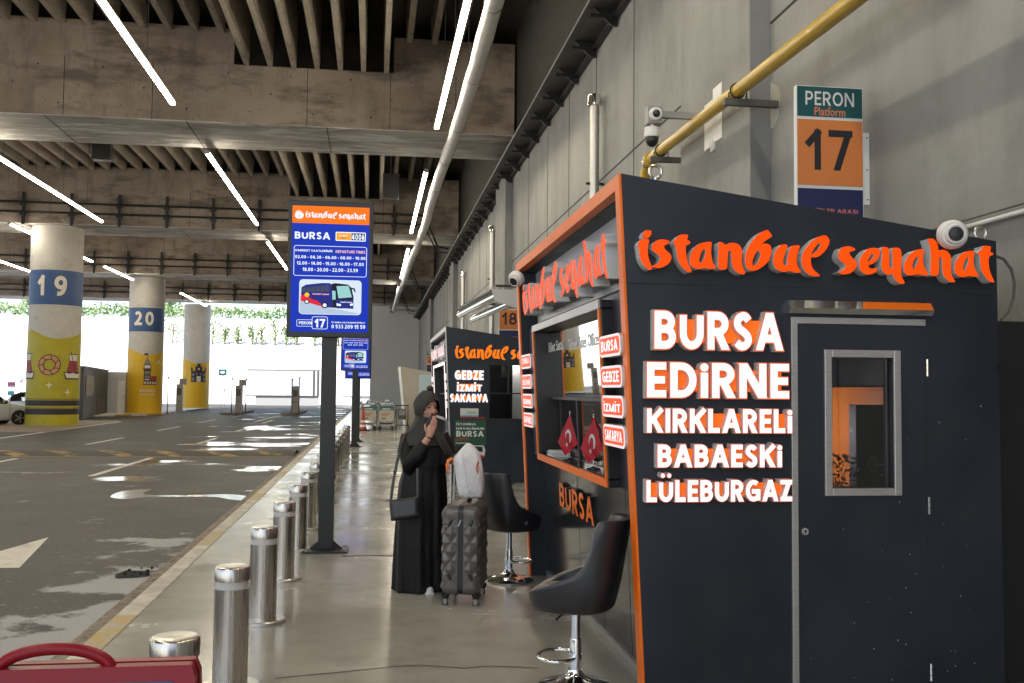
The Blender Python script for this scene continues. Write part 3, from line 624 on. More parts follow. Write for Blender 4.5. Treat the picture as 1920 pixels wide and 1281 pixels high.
# ================================================================== concrete deck overhead
BZ = 8.93; BT = 11.6; BN = 10.58
BEAMS = [(8.6, 11.5), (27.7, 30.7), (46.3, 49.4), (65.3, 68.4), (83.6, 86.6)]
NB = ['beam nearest the camera, out over the pavement', 'massive board marked concrete beam crossing above the display totem, nearest in view',
      'concrete beam with twin conduits resting on the column numbered 19', 'concrete beam with twin conduits resting on the column numbered 20',
      'farthest concrete beam, at the bright edge of the deck']
for i, (a, b) in enumerate(BEAMS):
    t = thing('concrete_beam', NB[i], 'beam', (-14, a, BZ), group='cross beams of the deck')
    g = MB(); g.box(-36, 3.9, a, b, BZ+.02, BN, 'beam'); g.box(-36, -3.95, a, b, BN, BT, 'beam'); g.box(.45, 3.9, a, b, BN, BT, 'beam')
    g.build('beam_web', t)
    g = MB(); g.box(-36, 3.9, a+.001, b-.001, BZ, BZ+.021, 'soffit'); g.build('beam_soffit', t)
    g = MB()
    for x in (-8.4, -6.1, -1.95, .35, 2.2):
        g.box(x, x+.018, a-.006, a, BZ+.02, BN, 'crack')
    for x in (-8.9, -5.2, -1.4): g.box(x, x+.025, a, b, BZ-.004, BZ, 'crack')
    g.build('form_joints', t)
    g = MB()
    for q in range(46):
        x = -22+q*.56+random.uniform(-.05, .05); z = BZ+.35+(q % 3)*.52
        if z < BN-.1: g.tube([(x, a-.004, z), (x, a+.01, z)], random.uniform(.018, .03), 8, 'crack')
    g.build('tie_holes', t)
    if i >= 2:
        cr = thing('conduit_run', ['twin black conduits with upright clips on the beam over column 19',
            'twin black conduits with upright clips on the beam over column 20', 'twin black conduits with upright clips on the farthest beam'][i-2], 'conduits', (-14, a-.15, 9.3), group='conduit runs on the beams')
        for z in (9.42, 9.86):
            g = MB(); g.tube([(-36, a-.14, z), (2.4, a-.14, z)], .05, 8, 'blackmetal'); g.build('conduit', cr)
        cl = None
        for k in range(18):
            x = -34+k*2.05
            if cl is None:
                g = MB(); g.box(-.05, .05, -.12, .0, -.75, .7, 'blackmetal'); g.box(-.12, .12, -.17, -.09, -.36, -.22, 'blackmetal'); g.box(-.12, .12, -.17, -.09, .08, .22, 'blackmetal')
                cl = g.build('clip', cr, local=True); cl.location = (x+14, .15, .32)
            else:
                c = cl.copy(); C.objects.link(c); c.location = (x+14, .15, .32)
SPANS = [(11.5, 27.7), (30.7, 46.3), (49.4, 65.3), (68.4, 83.6)]
ORD = ['nearest', 'second', 'third', 'farthest']
for i, (a, b) in enumerate(SPANS):
    t = thing('ceiling_bay', f'{ORD[i]} bay of ribbed concrete ceiling seen between the deep cross beams', 'ceiling', (-14, (a+b)/2, 10.6), group='ribbed ceiling bays')
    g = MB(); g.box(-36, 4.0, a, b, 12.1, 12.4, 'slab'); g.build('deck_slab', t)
    ln = b-a-.01; protos = {}
    x = -26.0; n = 0
    while x < 3.6:
        low = -3.9 < x < .35
        key = 'low' if low else 'high'; z0 = 10.56 if low else 11.45
        if key not in protos:
            g = MB(); w = .085 if low else .10
            vs = []
            for y in (-ln/2, ln/2): vs += [(-w*.8, y, 0), (w*.8, y, 0), (w*1.25, y, 12.1-z0), (-w*1.25, y, 12.1-z0)]
            g.add(vs, [(0, 1, 2, 3), (7, 6, 5, 4), (0, 4, 5, 1), (1, 5, 6, 2), (3, 2, 6, 7), (0, 3, 7, 4)], 'rib')
            o = g.build('rib', t, local=True); protos[key] = o
        else:
            o = protos[key].copy(); C.objects.link(o)
        o.location = (x+14, 0, z0-10.6)
        x += .64 if low else .70; n += 1
for a, b in BEAMS[1:4]:
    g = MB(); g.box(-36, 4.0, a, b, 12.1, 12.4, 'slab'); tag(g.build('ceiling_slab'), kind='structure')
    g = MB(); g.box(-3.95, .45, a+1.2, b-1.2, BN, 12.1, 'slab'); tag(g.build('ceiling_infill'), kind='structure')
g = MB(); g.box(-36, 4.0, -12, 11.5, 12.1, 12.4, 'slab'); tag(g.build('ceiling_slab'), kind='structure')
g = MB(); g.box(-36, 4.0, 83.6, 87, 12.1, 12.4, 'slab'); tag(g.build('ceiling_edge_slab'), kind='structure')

# ================================================================== columns
M['colwhite'] = mat('column_grey_paint', (.50, .475, .43), .65, var=.12, vscale=1.5, dirt=(.40, .375, .33), dscale=2.2, dlo=.55, dhi=.7)
M['colyellow'] = mat('column_yellow_paint', (.68, .40, .008), .55, var=.08, vscale=3)
M['cololive'] = mat('column_olive_yellow_paint', (.42, .355, .012), .55, var=.14, vscale=2, dirt=(.33, .28, .03), dscale=3, dlo=.55, dhi=.72)
M['colblue'] = mat('column_blue_band', (.028, .078, .215), .5, var=.1)
M['ink'] = mat('dark_outline_paint', (.03, .025, .03), .6)
M['cream'] = mat('cream_paint', (.72, .66, .56), .6)
M['salmon'] = mat('salmon_paint', (.58, .26, .13), .6)
M['tea'] = mat('tea_red_paint', (.33, .035, .055), .6)
M['towergrey'] = mat('tower_grey_paint', (.20, .19, .18), .6)
RC = 1.11
def column(px, py, label, yellow, num, art):
    base = gz(px, py, -.1); d = Vector((base.x, base.y, 0)).normalized(); cx, cy = base.x+d.x*RC, base.y+d.y*RC
    t = thing('column', label, 'column', (cx, cy, -.1), group='numbered round columns')
    sc = (Vector((cx, cy, 0)).length-RC)/Vector((0, 0, 0)).__class__((base.x, base.y, 0)).length
    a0 = math.atan2(-cy, -cx)            # angle that faces the viewer's side of the hall
    def wrap(u, v, tt=1.0, off=.012):    # u metres around (to the right), v metres up
        a = a0+u/RC; return Vector((cx+(RC+off*tt)*math.cos(a), cy+(RC+off*tt)*math.sin(a), v))
    g = MB(); g.lathe([(RC, -.1), (RC, BZ-.02)], 56, 'colwhite', (cx, cy, 0)); g.build('shaft', t, smooth=True)
    # yellow base with a wavy top edge
    n = 72; vs = []; fs = []
    for i in range(n+1):
        u = -math.pi*RC+2*math.pi*RC*i/n
        top = 3.97-.19*math.cos(2.2*(u-.22))+.03*math.sin(u*4)
        vs += [wrap(u, -.098, 1, .010), wrap(u, top, 1, .010)]
    for i in range(n): fs.append((2*i, 2*i+2, 2*i+3, 2*i+1))
    g = MB(); g.add(vs, fs, yellow); g.build('painted_base', t, smooth=True)
    def patch(u0, u1, v0, v1, m, off):
        k = max(2, int(abs(u1-u0)/.15)); vs = []; fs = []
        for i in range(k+1):
            u = u0+(u1-u0)*i/k; vs += [wrap(u, v0, 1, off), wrap(u, v1, 1, off)]
        for i in range(k): fs.append((2*i, 2*i+2, 2*i+3, 2*i+1))
        return vs, fs, m
    if num:
        g = MB(); g.add(*patch(-math.pi*RC, math.pi*RC, 5.32, 6.88, 'colblue', .012)); g.build('number_band', t, smooth=True)
        for k, ch in enumerate(num):
            g = MB(); u0 = -.80+k*.72
            w = .30 if ch == '1' else .52
            put_text(g, ch, lambda u, v, tt, u0=u0, w=w: wrap(u0+u*w, 5.72+v*.90, 1, .02), 'cream', bold=.07, flat=True, sub=.2); g.build('numeral', t)
    art(t, wrap, patch)
    return t
def art19(t, wrap, patch):
    def P(loops, m, off, name=None):
        g = MB(); g.poly(loops, lambda u, v, tt=1: wrap(u, v, 1, off), 0, m, sub=.12); return g
    g = P([circle(0, 0, .5, 40), circle(0, 0, .24, 30)[::-1]], 'ink', .016)
    def shift(mb, du, dv): return mb
    cu, cv = -.18, 2.62
    g = MB(); ring = lambda r: [(cu+p[0], cv+p[1]) for p in circle(0, 0, r, 40)]
    g.poly([ring(.47), ring(.22)], lambda u, v, tt=1: wrap(u, v, 1, .016), 0, 'ink', sub=.14)
    g.poly([ring(.43), ring(.26)], lambda u, v, tt=1: wrap(u, v, 1, .020), 0, 'salmon', sub=.12)
    for k in range(7):
        a = 2*math.pi*k/7+.3; p0 = (cu+.25*math.cos(a), cv+.25*math.sin(a)); p1 = (cu+.44*math.cos(a+.25), cv+.44*math.sin(a+.25))
        dx, dy = p1[0]-p0[0], p1[1]-p0[1]; l = math.hypot(dx, dy); nx, ny = -dy/l*.018, dx/l*.018
        g.poly([[(p0[0]+nx, p0[1]+ny), (p1[0]+nx, p1[1]+ny), (p1[0]-nx, p1[1]-ny), (p0[0]-nx, p0[1]-ny)]], lambda u, v, tt=1: wrap(u, v, 1, .024), 0, 'ink', sub=.12)
    g.build('bread_ring_picture', t)
    def glass_pic(c, name):
        g = MB(); s = lambda l: [(c+a, 2.62+b) for a, b in l]
        gl = [(-.25, .47), (.25, .47), (.20, .20), (.24, -.02), (.30, -.20), (.24, -.38), (-.24, -.38), (-.30, -.20), (-.24, -.02), (-.20, .20)]
        g.poly([s([(a*1.12, b*1.08) for a, b in gl])], lambda u, v, tt=1: wrap(u, v, 1, .016), 0, 'ink', sub=.14)
        g.poly([s(gl[:3]+gl[9:]+[])], lambda u, v, tt=1: wrap(u, v, 1, .020), 0, 'cream', sub=.12)
        g.poly([s([(.21, .18), (.24, -.02), (.30, -.20), (.24, -.38), (-.24, -.38), (-.30, -.20), (-.24, -.02), (-.21, .18)])], lambda u, v, tt=1: wrap(u, v, 1, .021), 0, 'tea', sub=.12)
        g.poly([s([(-.20, .62), (-.16, .62), (.10, -.25), (.06, -.25)])], lambda u, v, tt=1: wrap(u, v, 1, .024), 0, 'ink', sub=.12)
        g.poly([s([(-.50, -.30), (.50, -.30), (.42, -.64), (-.40, -.64)])], lambda u, v, tt=1: wrap(u, v, 1, .022), 0, 'ink', sub=.12)
        g.poly([s([(-.45, -.34), (-.2, -.38), (0, -.34), (.2, -.40), (.45, -.34), (.38, -.58), (-.35, -.58)])], lambda u, v, tt=1: wrap(u, v, 1, .026), 0, 'cream', sub=.12)
        g.build(name, t)
    glass_pic(.90, 'tea_glass_picture'); glass_pic(-1.32, 'tea_glass_picture')
    for su, sv in ((-.16, 1.72), (.62, 1.40)):
        g = MB(); l = []
        for k in range(8):
            a = math.pi*k/4; r = .16 if k % 2 == 0 else .05; l.append((su+r*math.sin(a), sv+r*math.cos(a)))
        g.poly([l], lambda u, v, tt=1: wrap(u, v, 1, .016), 0, 'cream', sub=.12); g.build('star', t)
    for v0, v1 in ((.42, .66), (.82, 1.04)):
        g = MB(); g.add(*patch(-math.pi*RC, math.pi*RC, v0, v1, 'ink', .014)); g.build('black_stripe', t, smooth=True)
    for v0 in (.40, .68, .79, 1.08):
        g = MB(); g.add(*patch(-math.pi*RC, math.pi*RC, v0-.0, v0+.03, 'ink', .013)); g.build('thin_stripe', t, smooth=True)
def rects(g, wrap, l, cu, cv):
    for x0, x1, y0, y1, m, off in l:
        g.poly([[(cu+x0, cv+y0), (cu+x1, cv+y0), (cu+x1, cv+y1), (cu+x0, cv+y1)]], lambda u, v, tt=1: wrap(u, v, 1, off), 0, m, sub=.12)
def art20(t, wrap, patch):
    g = MB(); cu, cv = .12, 1.85
    rects(g, wrap, [(-.24, .62, 0, .06, 'ink', .016), (-.20, .22, .0, 1.0, 'ink', .015), (-.15, .17, .42, .60, 'towergrey', .019), (-.15, .17, .68, .88, 'towergrey', .019), (-.28, .30, .98, 1.04, 'ink', .017),
                    (-.22, .24, 1.06, 1.30, 'ink', .015), (-.17, .19, 1.1, 1.26, 'cream', .019), (.14, .64, .0, .56, 'ink', .015), (.18, .60, .26, .52, 'tea', .019), (-.16, .60, .06, .20, 'cream', .020), (-.14, .14, .30, .37, 'cream', .02)], cu, cv)
    for k in range(4): rects(g, wrap, [(-.06+k*.16, .0+k*.16, .06, .2, 'ink', .022)], cu, cv)
    g.poly([[(cu-.22, cv+1.3), (cu+.24, cv+1.3), (cu+.10, cv+1.68), (cu-.08, cv+1.68)]], lambda u, v, tt=1: wrap(u, v, 1, .018), 0, 'towergrey', sub=.12)
    rects(g, wrap, [(-.01, .03, 1.66, 2.05, 'ink', .016), (-.2, .02, 1.92, 2.05, 'ink', .018)], cu, cv)
    g.build('tower_picture', t)
    g = MB(); g.poly([smooth_loop([(cu+.55, cv+1.42), (cu+.72, cv+1.56), (cu+.82, cv+1.68), (cu+.88, cv+1.5), (cu+1.0, cv+1.44), (cu+.8, cv+1.40)], 3)], lambda u, v, tt=1: wrap(u, v, 1, .016), 0, 'cream', sub=.12); g.build('cloud_picture', t)
    g = MB(); put_text(g, 'KIZ KULESİ', lambda u, v, tt: wrap(-.30+u*.92, 1.38+v*.24, 1, .018), 'cream', bold=.04, flat=True, sub=.08)
    put_text(g, "MAIDEN'S TOWER", lambda u, v, tt: wrap(-.30+u*.92, 1.16+v*.11, 1, .018), 'cream', bold=.03, flat=True, sub=.08); g.build('caption', t)
    g = MB(); g.add(*patch(-math.pi*RC, math.pi*RC, -.096, .85, 'colyellow', .013)); g.build('lower_band', t, smooth=True)
def art21(t, wrap, patch):
    g = MB(); cu, cv = .22, 2.2
    rects(g, wrap, [(-.62, .62, 0, .95, 'ink', .015), (-.66, -.5, .9, 1.2, 'ink', .016), (.5, .66, .9, 1.2, 'ink', .016), (-.3, .3, .9, 1.35, 'ink', .016), (-.14, .14, 1.3, 1.6, 'ink', .016),
                    (-.55, -.36, .5, .75, 'towergrey', .019), (.36, .55, .5, .75, 'towergrey', .019), (-.55, -.36, .1, .38, 'towergrey', .019), (.36, .55, .1, .38, 'towergrey', .019),
                    (-.17, .17, .02, .5, 'cream', .019), (-.07, .07, 1.05, 1.2, 'cream', .019), (-.22, -.12, .6, .8, 'towergrey', .019), (.12, .22, .6, .8, 'towergrey', .019)], cu, cv)
    for k in (-.58, -.22, .22, .58): g.poly([[(cu+k-.05, cv+1.15), (cu+k+.05, cv+1.15), (cu+k, cv+1.5)]], lambda u, v, tt=1: wrap(u, v, 1, .017), 0, 'ink', sub=.12)
    g.build('gate_picture', t)
column(97, 799, 'round column numbered 19 with olive yellow base, bread ring and tea glass pictures', 'cololive', '19', art19)
column(270, 778, 'round column numbered 20 with orange yellow base and a small lighthouse picture', 'colyellow', '20', art20)
column(366, 767, 'farthest round column with yellow base and a dark palace gate picture', 'colyellow', '', art21)

# ================================================================== lit strips hanging from the deck
M['strip'] = mat('strip_diffuser', (.8, .8, .8), .4, emit=(1, .90, .70), es=STRIP)
M['wire'] = mat('steel_wire', (.06, .055, .05), .5)
LS = [(1.57, 16.0, 25.9, 'strip light beside the white duct, nearest above the pavement'), (1.57, 31.2, 43.5, 'second strip light beside the white duct, past the first beam in view'),
      (1.62, 48.3, 61.2, 'third strip light beside the white duct, past the column 19 beam'), (1.62, 66.5, 80, 'last strip light beside the white duct near the end wall'),
      (-4.97, 9, 24.8, 'strip light over the road lane, slanting across the nearest beam'), (-4.97, 29.9, 42.6, 'strip light over the road lane, left of the display totem top'),
      (-5.05, 47.4, 58.2, 'short looking strip light over the road lane, half hidden by the totem'),
      (-11.4, 28, 43.2, 'strip light ending above the column numbered 19'), (-15.5, 44.5, 57, 'strip light passing behind the top of column 19'),
      (-15.4, 59, 66, 'strip light running towards the top of column 20'), (-14, 74.2, 85.5, 'strip light in front of the farthest column, lowest in view'), (-20.6, 56, 63.3, 'small distant strip light left of column 19'),
      (1.57, 0, 11.5, 'strip light beside the white duct, over the front kiosk'), (-4.97, -9, 5, 'strip light over the near road lane'), (-11.4, 9, 24, 'strip light farther left over the near road')]
for x, a, b, lab in LS:
    t = thing('strip_light', lab, 'strip light', (x, (a+b)/2, 8.6), group='hanging strip lights')
    g = MB(); g.box(x-.055, x+.055, a, b, 8.56, 8.62, 'strip'); g.build('diffuser', t, bevel=.01)
    g = MB(); g.box(x-.06, x+.06, a, b, 8.622, 8.66, 'whitep'); g.build('housing', t)
    g = MB()
    for yy in (a-.05, b): g.box(x-.065, x+.065, yy, yy+.05, 8.55, 8.665, 'grey')
    g.build('end_caps', t)
    k = 0
    while a+1+k*3 < b:
        g = MB(); g.tube([(x, a+1+k*3, 8.66), (x, a+1+k*3, 11.9)], .008, 5, 'wire'); g.build('hanger_wire', t); k += 1

# ================================================================== ticket kiosks
EXPO = 2**S.view_settings.exposure
def lin(r, g, b): return tuple(((c/255+.055)/1.055)**2.4 if c > 10 else c/255/12.92 for c in (r, g, b))
def lit(name, rgb, k=1.0):
    c = lin(*rgb); m = mat(name, tuple(x*.10 for x in c), .45, emit=c, es=k/EXPO, spec=.2); M[name] = m; return m
lit('orangeglow', (255, 76, 0), 1.12); lit('redglow', (255, 84, 30), 1.0); lit('whiteglow', (255, 248, 252), 1.2); lit('pinkglow', (255, 222, 224), 1.05)
lit('amberglow', (255, 120, 10), 1.15); lit('softwhite', (255, 246, 240), 1.6); lit('rimorange', (255, 120, 60), .75)
M['backorange'] = mat('orange_backing_plate', (.80, .17, .01), .4, emit=(1, .13, .0), es=.22)
M['signgrey'] = mat('silver_sign_panel', (.40, .41, .43), .4, metal=.2, var=.06)
M['innerwhite'] = mat('kiosk_inner_wall', (.55, .54, .52), .6)
M['navy'] = mat('dark_navy_inner', (.004, .0045, .010), .6)
def xe(z): return 1.40-.14*z/2.74
def kiosk(Y0, Ln, label, kind):
    Y1 = Y0+Ln; near = kind == 'front'
    body, trim = ('dark', 'orange' if near else 'alu')
    K = thing('ticket_kiosk', label, 'kiosk', (2.4, (Y0+Y1)/2, 0), group='ticket kiosks along the wall')
    Pf = lambda d, y, z: Vector((xe(z)+d, y, z))
    prof = [(1.40, 0.0), (3.38, 0.0), (3.37, 2.45), (1.26, 2.74)]
    hole = [(2.40, 1.11), (2.75, 1.11), (2.75, 1.80), (2.40, 1.80)] if near else [(2.04, 1.13), (3.0, 1.13), (3.0, 2.07), (2.04, 2.07)]
    g = MB(); g.poly([prof, hole], lambda u, v, t=1: Vector((u, Y0+.09*(1-t), v)), 1, body); g.build('end_panel', K)
    g = MB(); g.poly([prof], lambda u, v, t=1: Vector((u, Y1-.09+.09*(1-t), v)), 1, body); g.build('end_panel', K)
    for ya in (Y0, Y1-.09):
        g = MB(); g.box(-.014, -.001, ya-.003, ya+.088, 0.0, 2.738, trim, Pf); g.build('edge_trim', K)
    g = MB(); g.box(-.014, .05, Y0+.0885, Y1-.0905, 2.665, 2.738, trim, Pf); g.build('fascia', K)
    if near:
        g = MB(); g.box(-.0145, -.013, Y0+.002, Y0+.02, 0, .9, 'orange', Pf)
    g = MB(); vs = [(xe(2.7)+.051, y, z) for y in (Y0+.091, Y1-.091) for z in (2.66, 2.72)]+[(3.35, y, z) for y in (Y0+.091, Y1-.091) for z in (2.38, 2.44)]
    g.add(vs, [(0, 1, 3, 2), (4, 6, 7, 5), (0, 4, 5, 1), (2, 3, 7, 6), (0, 2, 6, 4), (1, 5, 7, 3)], body); g.build('roof', K)
    g = MB(); g.box(3.33, 3.36, Y0+.091, Y1-.091, 0, 2.37, 'navy'); g.build('back_wall', K)
    g = MB(); g.box(.15, .19, Y0+.0905, Y1-.0905, 2.15, 2.655, 'signgrey', Pf); g.build('sign_panel', K)
    g = MB(); g.box(.15, .19, Y0+.0905, Y1-.0905, 0, 1.06, 'darkgloss', Pf)
    for k in range(1, 5): g.box(.1485, .1505, Y0+.1+k*(Ln-.2)/5, Y0+.104+k*(Ln-.2)/5, .04, 1.06, 'crack', Pf)
    g.build('counter_front', K)
    g = MB(); g.box(.13, .149, Y0+.0905, Y1-.0905, 0.001, .045, 'alu', Pf); g.build('skirting', K)
    fy0, fy1 = Y0+.56, Y1-.80
    for a, b in ((Y0+.0905, fy0-.002), (fy1+.002, Y1-.0905)):
        g = MB(); g.box(.06, .19, a, b, 1.061, 2.149, body, Pf); g.build('badge_panel', K)
    # window surround: four bars with coloured lips
    sr = MB()
    sr.box(-.01, .18, fy0, fy1, 1.062, 1.105, 'black', Pf); sr.box(-.01, .18, fy0, fy1, 2.085, 2.135, 'black', Pf)
    sr.box(-.01, .18, fy0, fy0+.04, 1.1055, 2.0845, 'black', Pf); sr.box(-.01, .18, fy1-.04, fy1, 1.1055, 2.0845, 'black', Pf)
    fr = sr.build('window_surround', K, bevel=.008)
    lip = MB(); lm = trim if near else 'softwhite'
    lip.box(-.022, -.0105, fy0, fy1, 1.062, 1.112, trim, Pf); lip.box(-.022, -.0105, fy0, fy1, 2.085, 2.135, 'alu' if near else lm, Pf)
    lip.box(-.022, -.0105, fy0, fy0+.03, 1.1125, 2.0845, lm, Pf); lip.box(-.022, -.0105, fy1-.03, fy1, 1.1125, 2.0845, lm, Pf)
    lip.build('lip', fr)
    g = MB(); g.box(.10, .106, fy0+.041, fy1-.041, 1.565, 2.084, 'mirrorglass' if near else 'darkglass', Pf); wg = g.build('upper_glass', K)
    g = MB()
    for y in (fy0+.05, (fy0*2+fy1)/3, (fy0+2*fy1)/3, fy1-.09): g.box(.16, .185, y, y+.045, 1.106, 1.545, 'black', Pf)
    g.box(.09, .185, fy0+.041, fy1-.041, 1.545, 1.564, 'black', Pf); g.build('mullions', K)
    g = MB(); g.box(.172, .176, fy0+.1, fy1-.1, 1.11, 1.544, 'darkglass', Pf); g.build('lower_glass', K)
    g = MB(); g.box(.181, .62, fy0+.02, fy1-.02, 1.06, 1.10, 'innerwhite', Pf); g.build('counter', K)
    g = MB(); g.box(.02, .16, fy0+.042, fy1-.042, 1.1055, 1.108, 'darkgloss', Pf); g.build('sill', K)
    # logo over the window, reading from the far end towards the viewer
    g = MB(); lf = on(Pf(0, fy1+.34, 2.19), (0, -1, 0), Vector((xe(1)-xe(0), 0, 1)), (-1, 0, 0), Ln-.70, .34, .10)
    put_logo(g, lambda u, v, t=1: lf(u, v, t)+Vector((.065, 0, 0)), 'orangeglow' if near else 'pinkglow', 'acryl', 1); g.build('logo_lettering', K)
    g = MB(); g.box(.12, .149, Y0+.3, Y1-.3, 2.20, 2.24, 'alu', Pf); g.box(.12, .149, Y0+.3, Y1-.3, 2.44, 2.48, 'alu', Pf); g.build('letter_rails', K)
    # badges
    zs = [gx(1150, 648, 1.29).z, gx(1155, 706, 1.29).z, gx(1158, 763, 1.29).z, gx(1161, 820, 1.29).z]
    for side, (ya, yb) in enumerate(((Y0+.06, Y0+.54), (Y1-.72, Y1-.20))):
        names = ['BURSA', 'GEBZE', 'İZMİT', 'SAKARYA'] if side == 0 else ['ÇORLU', 'SİLİVRİ', 'EDİRNE', 'KAPAKLI']
        for z, wd in zip(zs, names):
            w = yb-ya; h = .118
            f0 = on(Pf(.0, yb, z-h/2), (0, -1, 0), (xe(1)-xe(0), 0, 1), (-1, 0, 0), 1, 1, 1)
            g = MB(); g.poly([rrect(w, h, .04)], lambda u, v, t=1: f0(u, v, 0)+Vector((.055-.085*t, 0, 0)), 1, 'pinkglow' if near or side else 'whiteglow', 'acryl')
            g.poly([rrect(w-.028, h-.028, .03, x=.014, y=.014)], lambda u, v, t=1: f0(u, v, 0)+Vector((-.032, 0, 0)), 0, 'redglow' if near else 'pinkglow')
            tw = min(w-.1, .075*len(wd))
            if near: put_text(g, wd, lambda u, v, t: f0((w-tw)/2+u*tw, h*.25+v*h*.5, 0)+Vector((-.0335, 0, 0)), 'whiteglow', w=.19, flat=True)
            g.build('destination_badge', K)
    return K, Pf, fy0, fy1
K1, P1, fa, fb = kiosk(4.95, 3.74, 'large dark ticket kiosk with orange trim, glowing town names and a grey framed door', 'front')
Y = 4.95
# end face lettering, placed where it stands on that face
g = MB(); put_logo(g, lambda u, v, t=1: Vector((LOGO_BOX[0]+u*(LOGO_BOX[1]-LOGO_BOX[0]), Y-.002-.075*t, LOGO_BOX[2]+v*(LOGO_BOX[3]-LOGO_BOX[2]))), 'orangeglow', 'acryl', 1)
g.build('logo_lettering', K1)
for body, x0, y0, x1, y1 in (('BURSA', 1226, 588, 1466, 654), ('EDİRNE', 1212, 683, 1477, 745), ('KIRKLARELİ', 1212, 768, 1483, 811), ('BABAESKİ', 1232, 834, 1464, 876), ('LÜLEBURGAZ', 1211, 887, 1483, 941)):
    a = gy(x0, y1, Y-.05); b = gy(x1, y0, Y-.05); w, h = b.x-a.x, b.z-a.z
    body2 = body.replace('İ', 'i')
    if 'i' in body2: pass
    g = MB(); put_text(g, body2, lambda u, v, t: Vector((a.x+u*w, Y-.014-.051*t, a.z+v*h)), 'whiteglow', 'pinkglow', w=.208, gap=.13)
    g.build('destination_lettering', K1)
    g = MB(); put_text(g, body2, lambda u, v, t: Vector((a.x+u*w, Y-.004-.056*t, a.z+v*h)), 'rimorange', 'acryl', w=.208, gap=.13, grow=.034)
    g.build('letter_rim', K1)
    hh = h if body2 != 'LÜLEBURGAZ' else h*.8
    g = MB(); g.box(a.x+w*.04, b.x-w*.035, Y-.03, Y-.001, a.z+hh*.18, a.z+hh*.80, 'backorange'); g.build('letter_backing', K1)
# door
door = MB()
door.poly([[(2.216, .012), (2.938, .012), (2.938, 1.974), (2.216, 1.974)], [(2.40, 1.11), (2.75, 1.11), (2.75, 1.80), (2.40, 1.80)]], lambda u, v, t=1: Vector((u, Y-.0015-.008*t, v)), 1, 'dark')
dr = door.build('door', K1)
g = MB(); g.box(2.18, 2.2145, Y-.016, Y-.001, .0, 2.01, 'alu'); g.box(2.2147, 2.94, Y-.016, Y-.001, 1.9755, 2.01, 'alu'); g.build('door_frame', K1, bevel=.002)
g = MB(); ofs = lambda x0, x1, z0, z1: g.box(x0, x1, Y-.026, Y-.0098, z0, z1, 'alu')
ofs(2.36, 2.40, 1.07, 1.84); ofs(2.75, 2.79, 1.07, 1.84); ofs(2.4002, 2.7498, 1.07, 1.11); ofs(2.4002, 2.7498, 1.80, 1.84); g.build('window_frame', dr, bevel=.003)
g = MB(); g.box(2.4, 2.75, Y+.02, Y+.026, 1.11, 1.80, 'darkglass'); g.build('pane', dr)
g = MB()
g.lathe([(.020, 0), (.020, .006), (.017, .010)], 20, 'alu', fn=lambda v: Vector((v.x, -v.z, v.y)), c=(2.25, Y-.0095, .885)); lock = g.build('lock', dr, smooth=True)
g = MB(); g.box(2.2475, 2.2525, Y-.021, Y-.0196, .873, .886, 'black'); g.lathe([(.006, 0), (.006, .0015)], 10, 'black', fn=lambda v: Vector((v.x, -v.z, v.y)), c=(2.25, Y-.0196, .889)); g.build('keyhole', dr)
for pz in (1.75, 1.015, .14):
    g = MB()
    for k in range(3): g.tube([(2.949, Y-.012, pz-.045+k*.031), (2.949, Y-.012, pz-.016+k*.031)], .0085, 10, 'chrome')
    g.build('hinge', dr)
g = MB(); g.box(2.9405, 2.944, Y-.0025, Y-.0005, 0, 2.165, 'crack'); g.box(1.295, 3.369, Y-.0025, Y-.0005, 2.166, 2.172, 'crack'); g.box(2.165, 2.167, Y-.002, Y-.0005, 2.1, 2.165, 'crack'); g.build('panel_seams', K1)
g = MB(); vs = []
for x in (2.16, 2.97): vs += [(x, Y-.001, 2.098), (x, Y-.02, 2.098), (x, Y-.055, 2.055), (x, Y-.03, 2.028), (x, Y-.001, 2.028)]
g.add(vs, [(0, 1, 6, 5), (1, 2, 7, 6), (2, 3, 8, 7), (3, 4, 9, 8), (4, 0, 5, 9), (4, 3, 2, 1, 0), (5, 6, 7, 8, 9)], 'chrome'); gt = g.build('door_canopy', K1)
g = MB(); g.add([(2.58, Y-.0215, 2.0978), (2.965, Y-.0215, 2.0978), (2.965, Y-.0553, 2.0565), (2.56, Y-.0553, 2.0565)], [(0, 1, 2, 3)], 'orange'); g.build('orange_reflection', K1)  # orange reflection on the chrome canopy, painted on as a strip
g = MB()
for k in range(34):
    x = random.choice((random.uniform(3.0, 3.36), random.uniform(2.25, 2.9), random.uniform(2.2, 3.3))); z = random.uniform(.1, .8) if k % 4 else random.uniform(.8, 1.6)
    s = random.uniform(.0015, .004); yy = Y-.0102 if 2.22 < x < 2.93 else Y-.0012
    g.box(x, x+s, yy, yy+.001, z, z+s*random.uniform(1, 2.2), 'whitep')
g.build('paint_chips', K1)
# lower front lettering
a = P1(.12, 7.76, .71); g = MB(); put_text(g, 'BURSA', lambda u, v, t: P1(.149-.03*t, 7.74-u*1.22, .705+v*.185), 'orange', 'black', w=.19); g.build('counter_lettering', K1)
g = MB()
put_text(g, 'Bilet Satış', lambda u, v, t: P1(.098, 7.82-u*.62, 1.90+v*.10), 'whitep', bold=.03, flat=True)
put_text(g, 'Ticket Sales Office', lambda u, v, t: P1(.098, 7.02-u*.95, 1.90+v*.085), 'whitep', bold=.03, flat=True); g.build('window_lettering', K1)
for px, py in ((1229, 322), (1838, 438)):
    p = gy(px, py, Y+.04); g = MB(); n = 24
    g.tube([(p.x+.033*math.cos(2*math.pi*k/n), p.y, p.z+.033*math.sin(2*math.pi*k/n)) for k in range(n+1)], .009, 8, 'steel', caps=False)
    g.tube([(p.x, p.y, p.z-.06), (p.x, p.y, p.z-.03)], .012, 8, 'steel'); g.build('lifting_eye', K1, smooth=True)
